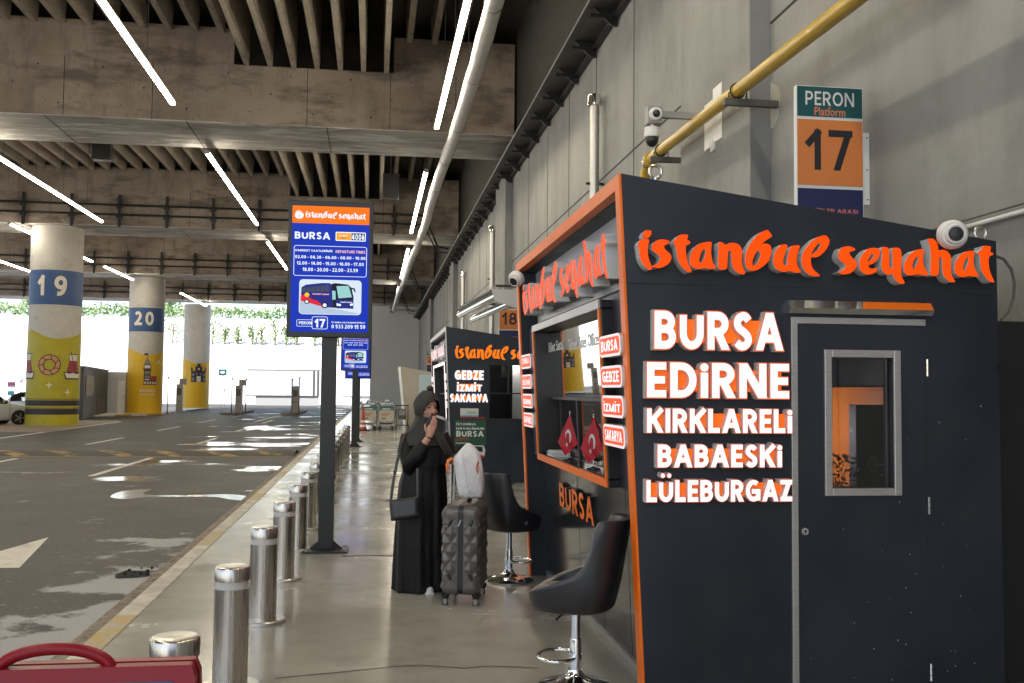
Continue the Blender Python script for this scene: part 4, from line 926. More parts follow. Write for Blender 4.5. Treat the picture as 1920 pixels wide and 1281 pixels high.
# hose loop beside the roof corner
g = MB(); g.tube([gy(a, b, Y+.12) for a, b in ((1866, 480), (1882, 486), (1896, 505), (1902, 530), (1900, 560), (1890, 585), (1876, 600))], .009, 8, 'dgrey'); g.build('cable_loop', K1, smooth=True)
# nearest kiosk's inside: added board and cabinet imitate the door pane's reflection
g = MB(); g.box(3.30, 3.329, 5.7, 8.5, .9, 1.655, mat('orange_reflection_stand_in', (.66, .17, .008), .6)); g.build('orange_reflection_board', K1)
g = MB(); g.box(1.9, 3.3, 5.1, 8.5, .0, .02, 'navy'); g.build('floor_board', K1)
il = bpy.data.lights.new('kiosk_fill_light', 'POINT'); il.energy = 26; il.shadow_soft_size = .12; il.color = (1, .93, .84)  # unseen fill light, added so the orange board glows behind the pane
io = bpy.data.objects.new('kiosk_fill_light', il); C.objects.link(io); io.location = (2.75-2.4, 6.7-(4.95+1.87), 1.35); io.parent = K1
cab = thing('cabinet', 'added black cabinet with a pale ring emblem, imitating a reflection in the kiosk door pane', 'cabinet', (3.2, 6.1, .02))
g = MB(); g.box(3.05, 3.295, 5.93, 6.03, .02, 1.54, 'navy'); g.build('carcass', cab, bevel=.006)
g = MB(); put_text(g, 'BURSA', lambda u, v, t: Vector((3.28-u*.085, 5.928, 1.30+v*.035)), 'dgrey', bold=.01, flat=True)  # mirrored lettering and ring imitate what the pane reflects
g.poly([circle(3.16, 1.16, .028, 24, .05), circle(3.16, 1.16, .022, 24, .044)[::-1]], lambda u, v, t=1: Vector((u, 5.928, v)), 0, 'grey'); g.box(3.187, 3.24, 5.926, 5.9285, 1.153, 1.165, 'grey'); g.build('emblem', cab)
bq = thing('dried_bouquet', 'dark bouquet of dried flowers behind the pane of the kiosk door', 'bouquet', (2.86, 5.85, .9))
g = MB(); g.lathe([(.05, .02), (.06, .5), (.04, .95)], 14, 'dgrey', (2.86, 5.85, 0)); g.build('vase', bq, smooth=True)
g = MB(); 
M['dryleaf'] = mat('dried_leaf', (.035, .022, .022), .8)
for k in range(220):
    d = Vector((random.gauss(0, .09), random.gauss(0, .08), random.uniform(.0, .30))); p = Vector((2.86, 5.85, .93))+d; s = random.uniform(.012, .028)
    n1 = Vector((random.gauss(0, 1), random.gauss(0, 1), random.gauss(0, 1))).normalized(); n2 = n1.orthogonal().normalized()
    g.add([p-n1*s, p+n2*s*.5, p+n1*s, p-n2*s*.5], [(0, 1, 2, 3)], 'dryleaf')
g.build('blooms', bq)

K2, P2, fa2, fb2 = kiosk(17.3, 4.6, 'second dark ticket kiosk past the bar stools, listing Gebze, İzmit and Sakarya', 'back')
Y = 17.3
def yp(px, py, off=0.0): return gy(px, py, Y-off)
a, b = yp(853, 674, .06), yp(1005, 640, .06)
g = MB(); put_logo(g, lambda u, v, t=1: Vector((a.x+u*1.80, Y-.002-.06*t, 2.13+v*.30)), 'amberglow', 'acryl', 1); g.build('logo_lettering', K2)
for body, x0, y0, x1, y1 in (('GEBZE', 853, 695, 907, 712), ('İZMİT', 857, 717, 904, 734), ('SAKARYA', 844, 739, 915, 754)):
    a, b = yp(x0, y1, .05), yp(x1, y0, .05)
    g = MB(); put_text(g, body, lambda u, v, t: Vector((a.x+u*(b.x-a.x), Y-.004-.05*t, a.z+v*(b.z-a.z))), 'whiteglow', 'whiteglow', w=.22); g.build('destination_lettering', K2)
    g = MB(); g.box(a.x+.03, b.x-.03, Y-.02, Y-.001, a.z+.03, b.z-.03, 'backorange'); g.build('letter_backing', K2)
g = MB()
for x0, x1, z0, z1 in ((2.0, 2.04, 1.09, 2.11), (3.0, 3.04, 1.09, 2.11), (2.0401, 2.9999, 1.09, 1.13), (2.0401, 2.9999, 2.07, 2.11), (2.0401, 2.9999, 1.565, 1.585), (2.36, 2.385, 1.586, 2.069)): g.box(x0, x1, Y-.03, Y-.001, z0, z1, 'black')
wf = g.build('end_window', K2)
g = MB(); g.box(2.04, 3.0, Y+.03, Y+.036, 1.13, 2.07, 'glass'); g.build('pane', wf)
g = MB(); g.box(2.52, 3.3, Y+.5, Y+.53, .9, 2.1, 'innerwhite'); g.build('partition', K2)
il = bpy.data.lights.new('kiosk_fill_light', 'POINT'); il.energy = 10; il.shadow_soft_size = .12; il.color = (1, .95, .88)
io = bpy.data.objects.new('kiosk_fill_light', il); C.objects.link(io); io.location = (.1, -1.95, 2.2); io.parent = K2
M['paper'] = mat('paper_sheet', (.62, .62, .58), .6)
g = MB(); a, b = yp(863, 781), yp(897, 766); g.box(a.x, b.x, Y-.008, Y-.002, a.z, b.z, 'paper'); g.box(a.x, b.x, Y-.0095, Y-.0081, a.z, a.z+.03, mat('pale_blue_strip', (.25, .45, .52), .6))
for k in range(2): g.box(a.x+.12, b.x-.03, Y-.0095, Y-.0081, a.z+.055+k*.02, a.z+.062+k*.02, 'ink')
tag(g.build('notice_sheet'), 'small white notice above the green poster on the second kiosk', 'notice')
po = thing('poster', 'green bus poster with white lettering on the end of the second kiosk', 'poster', (1.7, Y-.005, .8))
a, b = yp(852, 860), yp(912, 778); w, h = b.x-a.x, b.z-a.z
M['postergreen'] = mat('poster_green', (.018, .075, .04), .4); M['posterdark'] = mat('poster_dark', (.012, .016, .014), .4); M['posterred'] = mat('poster_red', (.42, .03, .04), .4); M['posterwhite'] = mat('poster_white', (.72, .74, .70), .4)
M['posterplum'] = mat('poster_plum', (.10, .015, .03), .4)
fp = lambda u, v, t=1, o=0: Vector((a.x+u*w, Y-.005-.002*o, a.z+v*h))
def pr(g, x0, x1, z0, z1, m, o): g.add([fp(x0, z0, o=o), fp(x1, z0, o=o), fp(x1, z1, o=o), fp(x0, z1, o=o)], [(0, 1, 2, 3)], m)
g = MB(); g.box(a.x, b.x, Y-.005, Y-.001, a.z, b.z, 'postergreen'); pr(g, 0, 1, 0, .30, 'posterdark', .5); pr(g, 0, 1, .88, 1, 'posterdark', .5); g.build('sheet', po)
g = MB(); put_logo(g, lambda u, v, t=1: fp(.16+u*.80, .90+v*.07, o=1), 'posterred')
for body, v0, v1, u1 in (('İSTANBUL', .76, .83, .68), ('HAVALİMANI', .66, .73, .93), ('BURSA', .50, .63, .92)): put_text(g, body, lambda u, v, t: fp(.05+u*(u1-.05), v0+v*(v1-v0), o=1), 'posterwhite', bold=.03, flat=True)
put_text(g, 'EKSPRES', lambda u, v, t: fp(.03+u*.42+.0*v, .40+v*.06+u*.03, o=1), 'posterred', bold=.03, flat=True)
pr(g, .03, .45, .345, .36, 'posterwhite', 1); g.build('lettering', po)
g = MB(); g.poly([[(.55, .10), (.95, .06), (.98, .20), (.92, .30), (.6, .30), (.55, .22)]], lambda u, v, t=1: fp(u, v, o=1), 0, 'paper'); g.poly([[(.60, .18), (.9, .15), (.88, .27), (.63, .28)]], lambda u, v, t=1: fp(u, v, o=1.5), 0, 'posterdark')
g.poly([circle(.78, .04, .18, 20, .04)], lambda u, v, t=1: fp(u, v, o=1.6), 0, 'posterred'); g.build('bus_picture', po)
# beige kiosk farther on
M['beige'] = mat('beige_panel', (.46, .415, .34), .5, var=.06)
K3 = thing('booth', 'beige booth with a pale poster standing beyond the luggage carts', 'booth', (2.5, 46.8, 0))
pf3 = [(1.54, 0.0), (3.4, 0.0), (3.4, 2.35), (1.26, 2.69)]
g = MB(); g.poly([pf3], lambda u, v, t=1: Vector((u, 45+3.7*(1-t), v)), 1, 'beige'); g.build('shell', K3, bevel=.02)
g = MB(); g.add([(1.535, 44.98, 0), (1.255, 44.98, 2.69), (1.255, 48.72, 2.69), (1.535, 48.72, 0), (1.50, 44.98, 0), (1.22, 44.98, 2.72), (1.22, 48.72, 2.72), (1.50, 48.72, 0)], [(0, 1, 2, 3), (4, 7, 6, 5), (0, 4, 5, 1), (2, 6, 7, 3), (1, 5, 6, 2)], 'whitep'); g.build('white_edge', K3)
g = MB(); a, b = gy(785, 740, 44.99), gy(812, 703, 44.99); g.box(a.x, b.x, 44.97, 44.995, a.z, b.z, mat('pale_poster', (.50, .62, .68), .5)); put_text(g, 'ELY', lambda u, v, t: Vector((a.x+.16+u*.42, 44.965, a.z+.06+v*.13)), 'colblue', bold=.05, flat=True); g.build('wall_poster', K3)

# ================================================================== display totems
for nm, rgb in (('s_orange', (255, 118, 8)), ('s_blue', (8, 48, 178)), ('s_navy', (10, 24, 92)), ('s_white', (238, 246, 255)), ('s_pale', (214, 228, 243)), ('s_amber', (255, 165, 20)), ('s_pink', (255, 190, 190)),
                ('s_red', (228, 30, 48)), ('s_bus', (34, 38, 128)), ('s_busdark', (14, 18, 40)), ('s_glass', (150, 205, 205)), ('s_win', (62, 72, 100)), ('s_yellow', (255, 196, 40)), ('s_shade', (178, 196, 218))):
    lit(nm, rgb, 1.0)
def totem(x, y, w, z0, z1, label, city, num, price, detail=True):
    t = thing('display_totem', label, 'display', (x, y, 0), group='display totems on the pavement')
    g = MB(); g.box(x-.075, x+.075, y+.02, y+.13, .02, z0+.05, 'blackmetal'); g.build('post', t, bevel=.004)
    g = MB(); g.box(x-.22, x+.22, y-.12, y+.26, 0.001, .019, 'blackmetal')
    for s in (-1, 1): g.add([(x+s*.075, y+.07, .02), (x+s*.17, y+.07, .02), (x+s*.075, y+.07, .10), (x+s*.075, y+.08, .02), (x+s*.17, y+.08, .02), (x+s*.075, y+.08, .10)], [(0, 1, 2), (3, 5, 4), (0, 3, 4, 1), (1, 4, 5, 2), (2, 5, 3, 0)], 'blackmetal')
    for sx in (-.18, .18):
        for sy in (-.08, .22): g.tube([(x+sx, y+sy, .019), (x+sx, y+sy, .032)], .014, 6, 'steel')
    g.build('base_plate', t)
    x0, x1 = x-w/2, x+w/2
    g = MB(); g.box(x0, x1, y-.03, y+.10, z0, z1, 'black'); g.build('housing', t, bevel=.006)
    m = .038*w/.84; sx0, sx1, sz0, sz1 = x0+m, x1-m*1.1, z0+.05, z1-.055; sw, sh = sx1-sx0, sz1-sz0
    q = lambda a, b, o=0: Vector((sx0+(a-12)/716*sw, y-.0315-.0012*o, sz0+(1-(b-10)/1240)*sh))
    g = MB()
    def rect(x0, y0, x1, y1, m, o): g.add([q(x0, y1, o), q(x1, y1, o), q(x1, y0, o), q(x0, y0, o)], [(0, 1, 2, 3)], m)
    def rr(x0, y0, x1, y1, r, m, o, hole=0):
        l = [(x0+p[0], y0+p[1]) for p in rrect(x1-x0, y1-y0, r)]; ll = [l]
        if hole: ll.append([(x0+hole+p[0], y0+hole+p[1]) for p in rrect(x1-x0-2*hole, y1-y0-2*hole, max(2, r-hole))])
        g.poly(ll, lambda u, v, t=1: q(u, v, o), 0, m)
    def tx(body, x0, y0, x1, y1, m, o=3, bold=.03): put_text(g, body, lambda u, v, t: q(x0+u*(x1-x0), y1+v*(y0-y1), o), m, bold=bold, flat=True)
    def pg(l, m, o): g.poly([l], lambda u, v, t=1: q(u, v, o), 0, m)
    rect(12, 10, 728, 1250, 's_blue', 0); rect(12, 10, 728, 182, 's_orange', 1)
    put_logo(g, lambda u, v, t=1: q(132+u*562, 140-v*82, 2), 's_white')
    pg(circle(75, 108, 40, 20, 34), 's_white', 2)          # open hand emblem
    for k, hx in enumerate((48, 62, 76, 90)): pg([(hx-5, 100), (hx+6, 100), (hx+5, 52+abs(k-1.5)*9), (hx-3, 52+abs(k-1.5)*9)], 's_white', 2.1+.1*k)
    pg([(34, 110), (40, 80), (47, 82), (48, 112)], 's_white', 2.6); pg([(116, 110), (110, 80), (103, 82), (102, 112)], 's_white', 2.7)
    pg([(70, 128), (74, 70), (78, 128)], 's_amber', 3)
    tx(city, 38, 268, 38+327*min(1.05, len(city)/5), 338, 's_white', bold=.05)
    rr(415, 258, 697, 348, 10, 's_white', 1); rect(424, 268, 558, 338, 's_amber', 2); rect(562, 268, 688, 338, 's_navy', 2)
    if detail: tx('ÜCRET', 446, 282, 530, 304, 's_white'); tx('PRICE', 468, 312, 512, 324, 's_navy')
    tx(price, 566, 276, 684, 334, 's_white', bold=.04)
    rr(32, 402, 710, 702, 22, 's_white', 1, 5)
    tx('HAREKET SAATLERİMİZ', 44, 434, 390, 462, 's_white'); tx('DEPARTURE TIMES', 418, 440, 694, 468, 's_pink')
    rows = [('02.00 - 04.30 - 06.00 - 08.00 - 10.00', 44, 500, 698, 530), ('12.00 - 14.00 - 15.00 - 16.00 - 17.00', 62, 560, 682, 592), ('18.00 - 20.00 - 22.00 - 23.59', 116, 620, 628, 655)] if city == 'BURSA' else \
           [('07.00 - 09.00 - 14.00 - 16.00 - 18.00', 60, 500, 690, 530), ('20.00 - 22.00 - 00.00', 160, 560, 570, 592)]
    for r in rows: tx(*r, 's_white')
    rr(88, 735, 665, 1078, 36, 's_pale', 1); pg([(95, 900), (300, 1000), (640, 1060), (610, 1072), (110, 1072), (95, 1050)], 's_shade', 1.5)
    pg([(108, 815), (150, 788), (300, 768), (372, 768), (395, 795), (402, 1010), (330, 1006), (105, 948)], 's_bus', 2)
    pg([(105, 885), (165, 900), (205, 930), (262, 948), (315, 1000), (105, 948)], 's_red', 2.4); pg(circle(160, 888, 22, 18), 's_yellow', 2.6)
    pg([(114, 822), (362, 786), (366, 850), (112, 862)], 's_win', 2.5)
    for k in range(5): pg([(150+k*44, 816-k*6), (153+k*44, 816-k*6), (153+k*44, 856-k*2), (150+k*44, 856-k*2)], 's_busdark', 2.7)
    pg([(385, 775), (420, 766), (540, 778), (572, 810), (592, 900), (592, 1016), (402, 1010)], 's_busdark', 2.2)
    pg([(432, 796), (545, 790), (577, 902), (452, 916)], 's_glass', 2.5); pg([(392, 840), (424, 845), (426, 930), (396, 930)], 's_glass', 2.5)
    pg([(430, 930), (592, 928), (592, 1012), (440, 1016)], 's_bus', 2.6); pg([(434, 964), (476, 972), (476, 992), (436, 990)], 's_white', 2.8); pg([(560, 966), (588, 962), (588, 984), (562, 988)], 's_white', 2.8)
    for cx, cy, r in ((160, 955, 23), (326, 986, 30)): pg(circle(cx, cy, r, 20), 's_busdark', 2.8); pg(circle(cx, cy, r*.6, 16), 's_white', 3)
    pg([(560, 806), (602, 814), (612, 850), (600, 852), (592, 828), (560, 818)], 's_busdark', 2.8)
    put_logo(g, lambda u, v, t=1: q(210+u*156, 888-v*20, 3), 's_pink'); put_logo(g, lambda u, v, t=1: q(470+u*108, 960-v*16, 3), 's_white')
    rr(70, 1130, 240, 1198, 12, 's_white', 1, 4); rr(210, 1098, 357, 1222, 20, 's_white', 1.4); rr(215, 1103, 352, 1217, 17, 's_blue', 1.8)
    tx('PERON', 92, 1148, 210, 1178, 's_white'); tx(num, 236, 1122, 334, 1206, 's_white', bold=.04)
    tx('İSTANBUL HAVALİMANI İRTİBAT', 392, 1141, 702, 1160, 's_white', bold=.02); tx('0 533 209 15 59', 392, 1175, 705, 1212, 's_white')
    g.build('screen', t, fixn=False); return t
totem(-.44, 10.03, .842, 2.13, 3.50, 'nearest display totem showing Bursa departures for platform 17', 'BURSA', '17', '400₺')
totem(-.505, 28.5, .82, 2.16, 3.53, 'display totem showing Kapaklı departures for platform 18, behind the nearest totem', 'KAPAKLI', '18', '300₺')
totem(-.46, 31.2, .81, 1.97, 3.66, 'farthest display totem, mostly hidden behind the platform 18 totem', 'SAKARYA', '19', '350₺', False)

# ================================================================== platform signs on the wall
M['teal'] = mat('sign_teal', (.006, .075, .085), .45); M['signorange'] = mat('sign_orange', (.62, .20, .05), .5, var=.04); M['signnavy'] = mat('sign_navy', (.012, .018, .085), .45); M['signwhite'] = mat('sign_white', (.66, .68, .68), .5); M['signdark'] = mat('sign_black_ink', (.014, .013, .02), .5); M['signsalmon'] = mat('sign_salmon_ink', (.60, .20, .10), .5)
def psign(y, num, label):
    t = thing('platform_sign', label, 'platform sign', (3.6, y, 3.5), group='platform signs on the wall')
    x0, x1 = 3.305, 3.852
    g = MB(); g.box(x0-.008, x1+.008, y, y+.05, 2.62, 4.062, 'signwhite'); g.build('frame', t, bevel=.003)
    g = MB()
    for z0, z1, m in ((3.815, 4.055, 'teal'), (3.262, 3.79, 'signorange'), (2.63, 3.235, 'signnavy')): g.box(x0, x1, y-.005, y-.001, z0, z1, m)
    g.build('face_panels', t)
    g = MB(); f = lambda ax, az, w, h: (lambda u, v, tt: Vector((ax+u*w, y-.007, az+v*h)))
    put_text(g, 'PERON', f(3.372, 3.905, .41, .112), 'signwhite', w=.15, gap=.15, flat=True); g.build('heading', t); g = MB(); put_text(g, 'Platform', f(3.446, 3.822, .262, .07), 'signsalmon', bold=.012, flat=True); g.build('subheading', t); g = MB()
    put_text(g, num, f(3.372, 3.385, .395, .325), 'signdark', w=.17, gap=.20, flat=True); g.build('number', t); g = MB(); put_text(g, 'ŞEHİRLER ARASI', f(3.355, 3.035, .45, .052), 'signsalmon', w=.16, flat=True); g.build('lettering', t)
    g = MB(); g.box(3.862, 3.868, y-.0, y+.05, 3.12, 3.70, 'signwhite'); g.box(3.869, 3.909, y-.006, y+.0, 3.12, 3.70, 'signwhite')
    for z in (3.16, 3.4, 3.66): g.tube([(3.889, y-.006, z), (3.889, y-.010, z)], .007, 8, 'dgrey')
    g.build('bracket', t)
psign(7.35, '17', 'large platform 17 sign above the nearest kiosk roof'); psign(25.95, '18', 'platform 18 sign partly hidden by the nearest kiosk'); psign(61.4, '20', 'distant platform 20 sign left of the second kiosk')

# ================================================================== bollards
M['band'] = mat('white_reflective_band', (.60, .58, .55), .35)
bol = thing('bollard', 'brushed steel bollard', 'bollard', (0, 0, 0), group='steel bollards along the kerb')
g = MB(); g.lathe([(.155, 0.001), (.155, .022), (.148, .028), (.09, .0282)], 40, 'steelcap'); g.build('base_disc', bol, smooth=True, local=True)
g = MB(); g.lathe([(.092, .028), (.092, .535), (.086, .537)], 36, 'steel'); g.build('post', bol, smooth=True, local=True)
g = MB(); g.lathe([(.087, .537), (.087, .578)], 36, 'band'); g.build('reflective_band', bol, smooth=True, local=True)
g = MB(); g.lathe([(.086, .578), (.0935, .579), (.0935, .645), (.090, .650), (.086, .652)], 36, 'steel'); g.lathe([(.0855, .6526), (.080, .654), (.03, .6542)], 36, 'steelcap'); g.build('cap', bol, smooth=True, local=True)
ordn = ['first', 'second', 'third', 'fourth', 'fifth', 'sixth', 'seventh', 'eighth', 'ninth', 'tenth', 'eleventh', 'twelfth', 'thirteenth', 'fourteenth', 'fifteenth', 'sixteenth']
for k in range(16):
    y = 3.98+1.54*k; x = -.735+.004*k
    lab = ['front bollard, half hidden by the red board, only its upper part in view', 'tall steel bollard right behind the red board, second of the row', 'steel bollard, third of the row, whole base disc in view'][k] if k < 3 else f'steel bollard, {ordn[k]} of the row counted from the red board'
    if k == 0: bol.location = (x, y, 0); bol['label'] = lab; bol.rotation_euler.z = .5
    else: dup(bol, (x, y, 0), random.uniform(0, 6), lab)
# ================================================================== red pavement board in the corner
M['redplastic'] = mat('red_plastic', (.24, .005, .014), .38, var=.06, spec=.3); M['boardblue'] = mat('board_navy_print', (.025, .02, .10), .3)
yb = 2.6; tr_ = gy(366, 1249, yb); w = .70; x1 = tr_.x; x0 = x1-w; zt = tr_.z
t = thing('pavement_board', 'red plastic pavement board with a carrying handle and dark blue panel', 'sign board', ((x0+x1)/2, yb+.1, 0))
for s, nm in ((0, 'front_leaf'), (1, 'rear_leaf')):
    lean = lambda x, y, z, s=s: Vector((x, yb+.012+y+(1-s*2)*(-(zt-z)*.22)+s*.05, z))
    g = MB(); fr_ = [(x0, .02), (x1, .02), (x1, zt-.03), (x1-.012, zt), (x0+.012, zt), (x0, zt-.03)]
    g.poly([fr_, [(x0+.06, .09), (x0+.06, zt-.036), (x1-.052, zt-.036), (x1-.052, .09)]], lambda u, v, t2=1: lean(u, (1-t2)*.035, v), 1, 'redplastic'); lf = g.build(nm, t, bevel=.006)
    g = MB(); g.box(x0+.061, x1-.053, .008, .016, .091, zt-.037, 'boardblue', lean); g.build('panel', lf)
hc = (x0+x1)/2; g = MB(); pts = []
for k in range(17):
    a = math.pi*k/16; pts.append((hc+.005-.135*math.cos(a), yb+.035, zt-.012+.055*math.sin(a)))
g.tube(pts, .0155, 12, 'redplastic'); g.build('handle', t, smooth=True)

# ================================================================== bar stools
def stool(name, label, loc, rz):
    t = thing('bar_stool', label, 'bar stool', (0, 0, 0), group='black bar stools at the kiosk counter')
    g = MB(); g.lathe([(.205, .001), (.207, .014), (.19, .024), (.12, .040), (.06, .062), (.042, .085), (.038, .10)], 40, 'chrome'); g.build('base', t, smooth=True, local=True)
    g = MB(); g.lathe([(.031, .10), (.031, .26), (.030, .265)], 24, 'chrome'); g.lathe([(.025, .265), (.025, .43)], 24, 'chrome'); g.build('column', t, smooth=True, local=True)
    g = MB(); pts = []
    for k in range(21):
        a = R(-150+300*k/20); pts.append((.10+.105*math.cos(a), .135*math.sin(a), .165))
    pts = [(-.0, -.03, .165)]+pts+[(.0, .03, .165)]
    g.tube(pts, .0105, 10, 'chrome'); g.lathe([(.037, .145), (.037, .185)], 20, 'chrome'); g.build('footrest', t, smooth=True, local=True)
    g = MB(); g.tube([(.03, .02, .42), (.05, .16, .415), (.06, .20, .405)], .006, 8, 'blackmetal'); g.build('height_lever', t, smooth=True, local=True)
    # bucket shell: wall around a U-shaped plan, +x is the front of the seat
    n = 72
    def hgt(a):            # a = 0 at the back centre, +-pi at the front
        a = abs(a)
        keys = [(0, .925), (1.0, .928), (1.10, .915), (1.16, .84), (1.22, .755), (1.30, .70), (1.42, .655), (1.7, .60), (2.3, .548), (2.8, .522), (math.pi, .515)]
        for (a0, h0), (a1, h1) in zip(keys, keys[1:]):
            if a <= a1:
                q = (a-a0)/(a1-a0); return h0+(h1-h0)*q
        return .515
    def plan(a, z, inset=0.0):
        bk = math.cos(a)*-1     # -1 at the back
        rx = .235 if bk > 0 else .205; ry = .222
        c, s = -math.cos(a), math.sin(a); e = .72
        x = math.copysign(abs(c)**e, c)*(rx-inset); y = math.copysign(abs(s)**e, s)*(ry-inset)
        k = (z-.43); tp = 1+.10*min(k, .15)/.15-(.06 if z < .45 else 0)
        if bk < 0.2: x -= max(0, k-.06)*.13*(0.2-bk)
        return Vector((x*tp, y*tp, z))
    rows = [];
    angs = [-math.pi+2*math.pi*i/n for i in range(n)]
    for f in (0.0, .04, .3, .6, .85, .97, 1.0):
        rows.append([plan(a, .432+(hgt(a)-.432)*f, .02 if f == 0 else (.004 if f == 1 else 0)) for a in angs])
    for f in (1.0, .96, .7, .35, 0.0):
        rows.append([plan(a, max(.505, .505+(hgt(a)-.505)*f), .028 if f == 1 else .045) for a in angs])
    vs = [v for r in rows for v in r]; fs = []
    for i in range(len(rows)-1):
        for j in range(n): fs.append((i*n+j, i*n+(j+1) % n, (i+1)*n+(j+1) % n, (i+1)*n+j))
    fs.append(tuple(range(n))[::-1])
    g = MB(); g.add(vs, fs, 'leather'); g.build('shell', t, smooth=60, local=True)
    pad = []
    for ins, z in ((.05, .50), (.047, .525), (.06, .538), (.12, .545)): pad.append([plan(a, .5, ins)*1.0+Vector((0, 0, z-.5-.012*math.cos(a)*0+(0.006 if -math.cos(a) > 0 else 0))) for a in angs])
    vs = [v for r in pad for v in r]; fs = []
    for i in range(3):
        for j in range(n): fs.append((i*n+j, i*n+(j+1) % n, (i+1)*n+(j+1) % n, (i+1)*n+j))
    fs.append(tuple(3*n+j for j in range(n)))
    g = MB(); g.add(vs, fs, 'leather'); g.build('seat_pad', t, smooth=60, local=True)
    g = MB(); g.box(-.013, .013, -.2415, -.236, .50, .526, 'grey'); g.build('maker_tab', t, local=True)
    t.location = loc; t.rotation_euler.z = rz; return t
stool('bar_stool', 'black bar stool in front of the large kiosk, seen side on facing the road', (1.115, 5.34, 0), R(180-24))
stool('bar_stool', 'black bar stool just behind the grey suitcase, seat facing the counter', (1.17, 8.38, 0), R(28))

# ================================================================== grey suitcase and the carrier bag on it
M['shell'] = mat('graphite_hard_shell', (.095, .084, .073), .33, var=.1, vscale=5, coat=.25)
sx, sy, srz = .728, 7.69, R(-13)
sc_ = thing('suitcase', 'graphite hard shell suitcase with a faceted diamond pattern standing on wheels', 'suitcase', (sx, sy, 0), srz)
SW, SD, Z0, Z1 = .305, .52, .075, .745       # narrow face, depth, bottom, top
def half(xa, xb, name):
    g = MB(); nx, ny, nz = 4, 12, 18
    def prof(x, y, z):
        return Vector((x, y, z))
    # faceted skin: a rounded box whose surface is pushed out at diamond centres
    def skin(face, a, b):
        pass
    vs = []; fs = []
    ring_pts = []
    hx, hy = (xb-xa), SD/2; r = .05
    # outline of one half in plan: from the zip edge round the outer side and back
    outl = []; s = 1 if xb > 0 else -1
    N_ = 6
    xs0 = xa if s > 0 else xb
    xo = xb if s > 0 else xa
    outl += [(xs0+(xo-s*r-xs0)*k/2, -hy) for k in range(2)]
    for k in range(N_+1):
        a = R(-90+90*k/N_); outl.append((xo-s*r+s*r*math.cos(a), -hy+r+r*math.sin(a)))
    for k in range(1, 8): outl.append((xo, -hy+r+(2*hy-2*r)*k/8))
    for k in range(N_+1):
        a = R(90*k/N_); outl.append((xo-s*r+s*r*math.cos(a), hy-r+r*math.sin(a)))
    outl += [(xs0+(xo-s*r-xs0)*k/2, hy) for k in (1, 0)]
    # arc length for the diamond lattice
    L = [0]
    for p, q in zip(outl, outl[1:]): L.append(L[-1]+math.hypot(q[0]-p[0], q[1]-p[1]))
    def at(l):
        l = max(0, min(L[-1], l))
        for i in range(len(L)-1):
            if l <= L[i+1]+1e-9:
                q = (l-L[i])/(L[i+1]-L[i]+1e-9); p0, p1 = outl[i], outl[i+1]; return (p0[0]+(p1[0]-p0[0])*q, p0[1]+(p1[1]-p0[1])*q)
        return outl[-1]
    P_, Q_ = L[-1]/round(L[-1]/.10), (Z1-Z0)/5.0; nu, nv = round(L[-1]/P_)*16, 80
    def tri(t): t = t % 1.0; return 1-abs(2*t-1)
    for j in range(nv+1):
        z = Z0+(Z1-Z0)*j/nv; e = min(z-Z0, Z1-z); rr_ = .055
        ins = rr_-math.sqrt(max(0, rr_**2-(rr_-e)**2)) if e < rr_ else 0
        for i in range(nu+1):
            l = L[-1]*i/nu; x, y = at(l)
            x1_, y1_ = at(l+.004); x0_, y0_ = at(l-.004); tx_, ty_ = x1_-x0_, y1_-y0_; m_ = math.hypot(tx_, ty_)+1e-9
            nx_, ny_ = ty_/m_*s, -tx_/m_*s
            a, b = (l/P_+z/Q_)/1.0, (l/P_-z/Q_)/1.0
            d = max(abs(2*(a % 1)-1), abs(2*(b % 1)-1)); bump = (1-d)*.0165
            fade = min(1, e/.05)*min(1, l/.03)*min(1, (L[-1]-l)/.03)
            cornr = (abs(z-Z0) < .145 or abs(z-Z1) < .155) and y < -hy+.02
            if cornr: bump *= .25
            v = Vector((x+nx_*(bump*fade-ins), y+ny_*(bump*fade-ins*.8), z)); vs.append(v)
    for j in range(nv):
        for i in range(nu):
            a = j*(nu+1)+i; k1 = ((i+j+1) % 8 in (0, 1)); k2 = ((i-j) % 16 == 0)
            if k2 or (i-j) % 8 == 0 and not (i+j+1) % 8 == 0: fs += [(a, a+1, a+nu+2), (a, a+nu+2, a+nu+1)]
            else: fs += [(a, a+1, a+nu+1), (a+1, a+nu+2, a+nu+1)]
    fs.append(tuple(range(nu+1))[::-1]); fs.append(tuple(nv*(nu+1)+i for i in range(nu+1)))
    g.add(vs, fs, 'shell'); return g.build(name, sc_, local=True, smooth=28)
half(.020, SW/2-.012, 'shell_half'); half(-SW/2+.012, -.020, 'shell_half')
g = MB(); out = rrect(SD-.006, Z1-Z0-.006, .05, x=-SD/2+.003, y=Z0+.003); g.poly([out], lambda u, v, t=1: Vector((-.021+.042*t, u, v)), 1, 'black'); g.build('zip_band', sc_, local=True)
g = MB()
for s in (-1, 1): out = rrect(SD+.004, Z1-Z0+.002, .052, x=-SD/2-.002, y=Z0-.001); g.poly([out, rrect(SD-.01, Z1-Z0-.012, .046, x=-SD/2+.005, y=Z0+.006)], lambda u, v, t=1: Vector((s*.022+.004*(t-.5), u, v)), 1, 'shell')
g.build('rim', sc_, local=True)
g = MB(); g.tube([(.0, -SD/2-.004, .64), (-.005, -SD/2-.008, .615), (-.018, -SD/2-.008, .59)], [.005, .006, .004], 8, 'alu'); g.build('zip_pull', sc_, local=True, smooth=True)
for x in (-.082, .080):
    for z, tilt in ((.615, .012), (.215, -.012)):
        g = MB(); g.tube([(x-tilt, -SD/2-.006, z-.022), (x+tilt, -SD/2-.006, z+.022)], .012, 10, 'black', ell=[.5, .5]); g.build('side_foot', sc_, local=True, smooth=True)
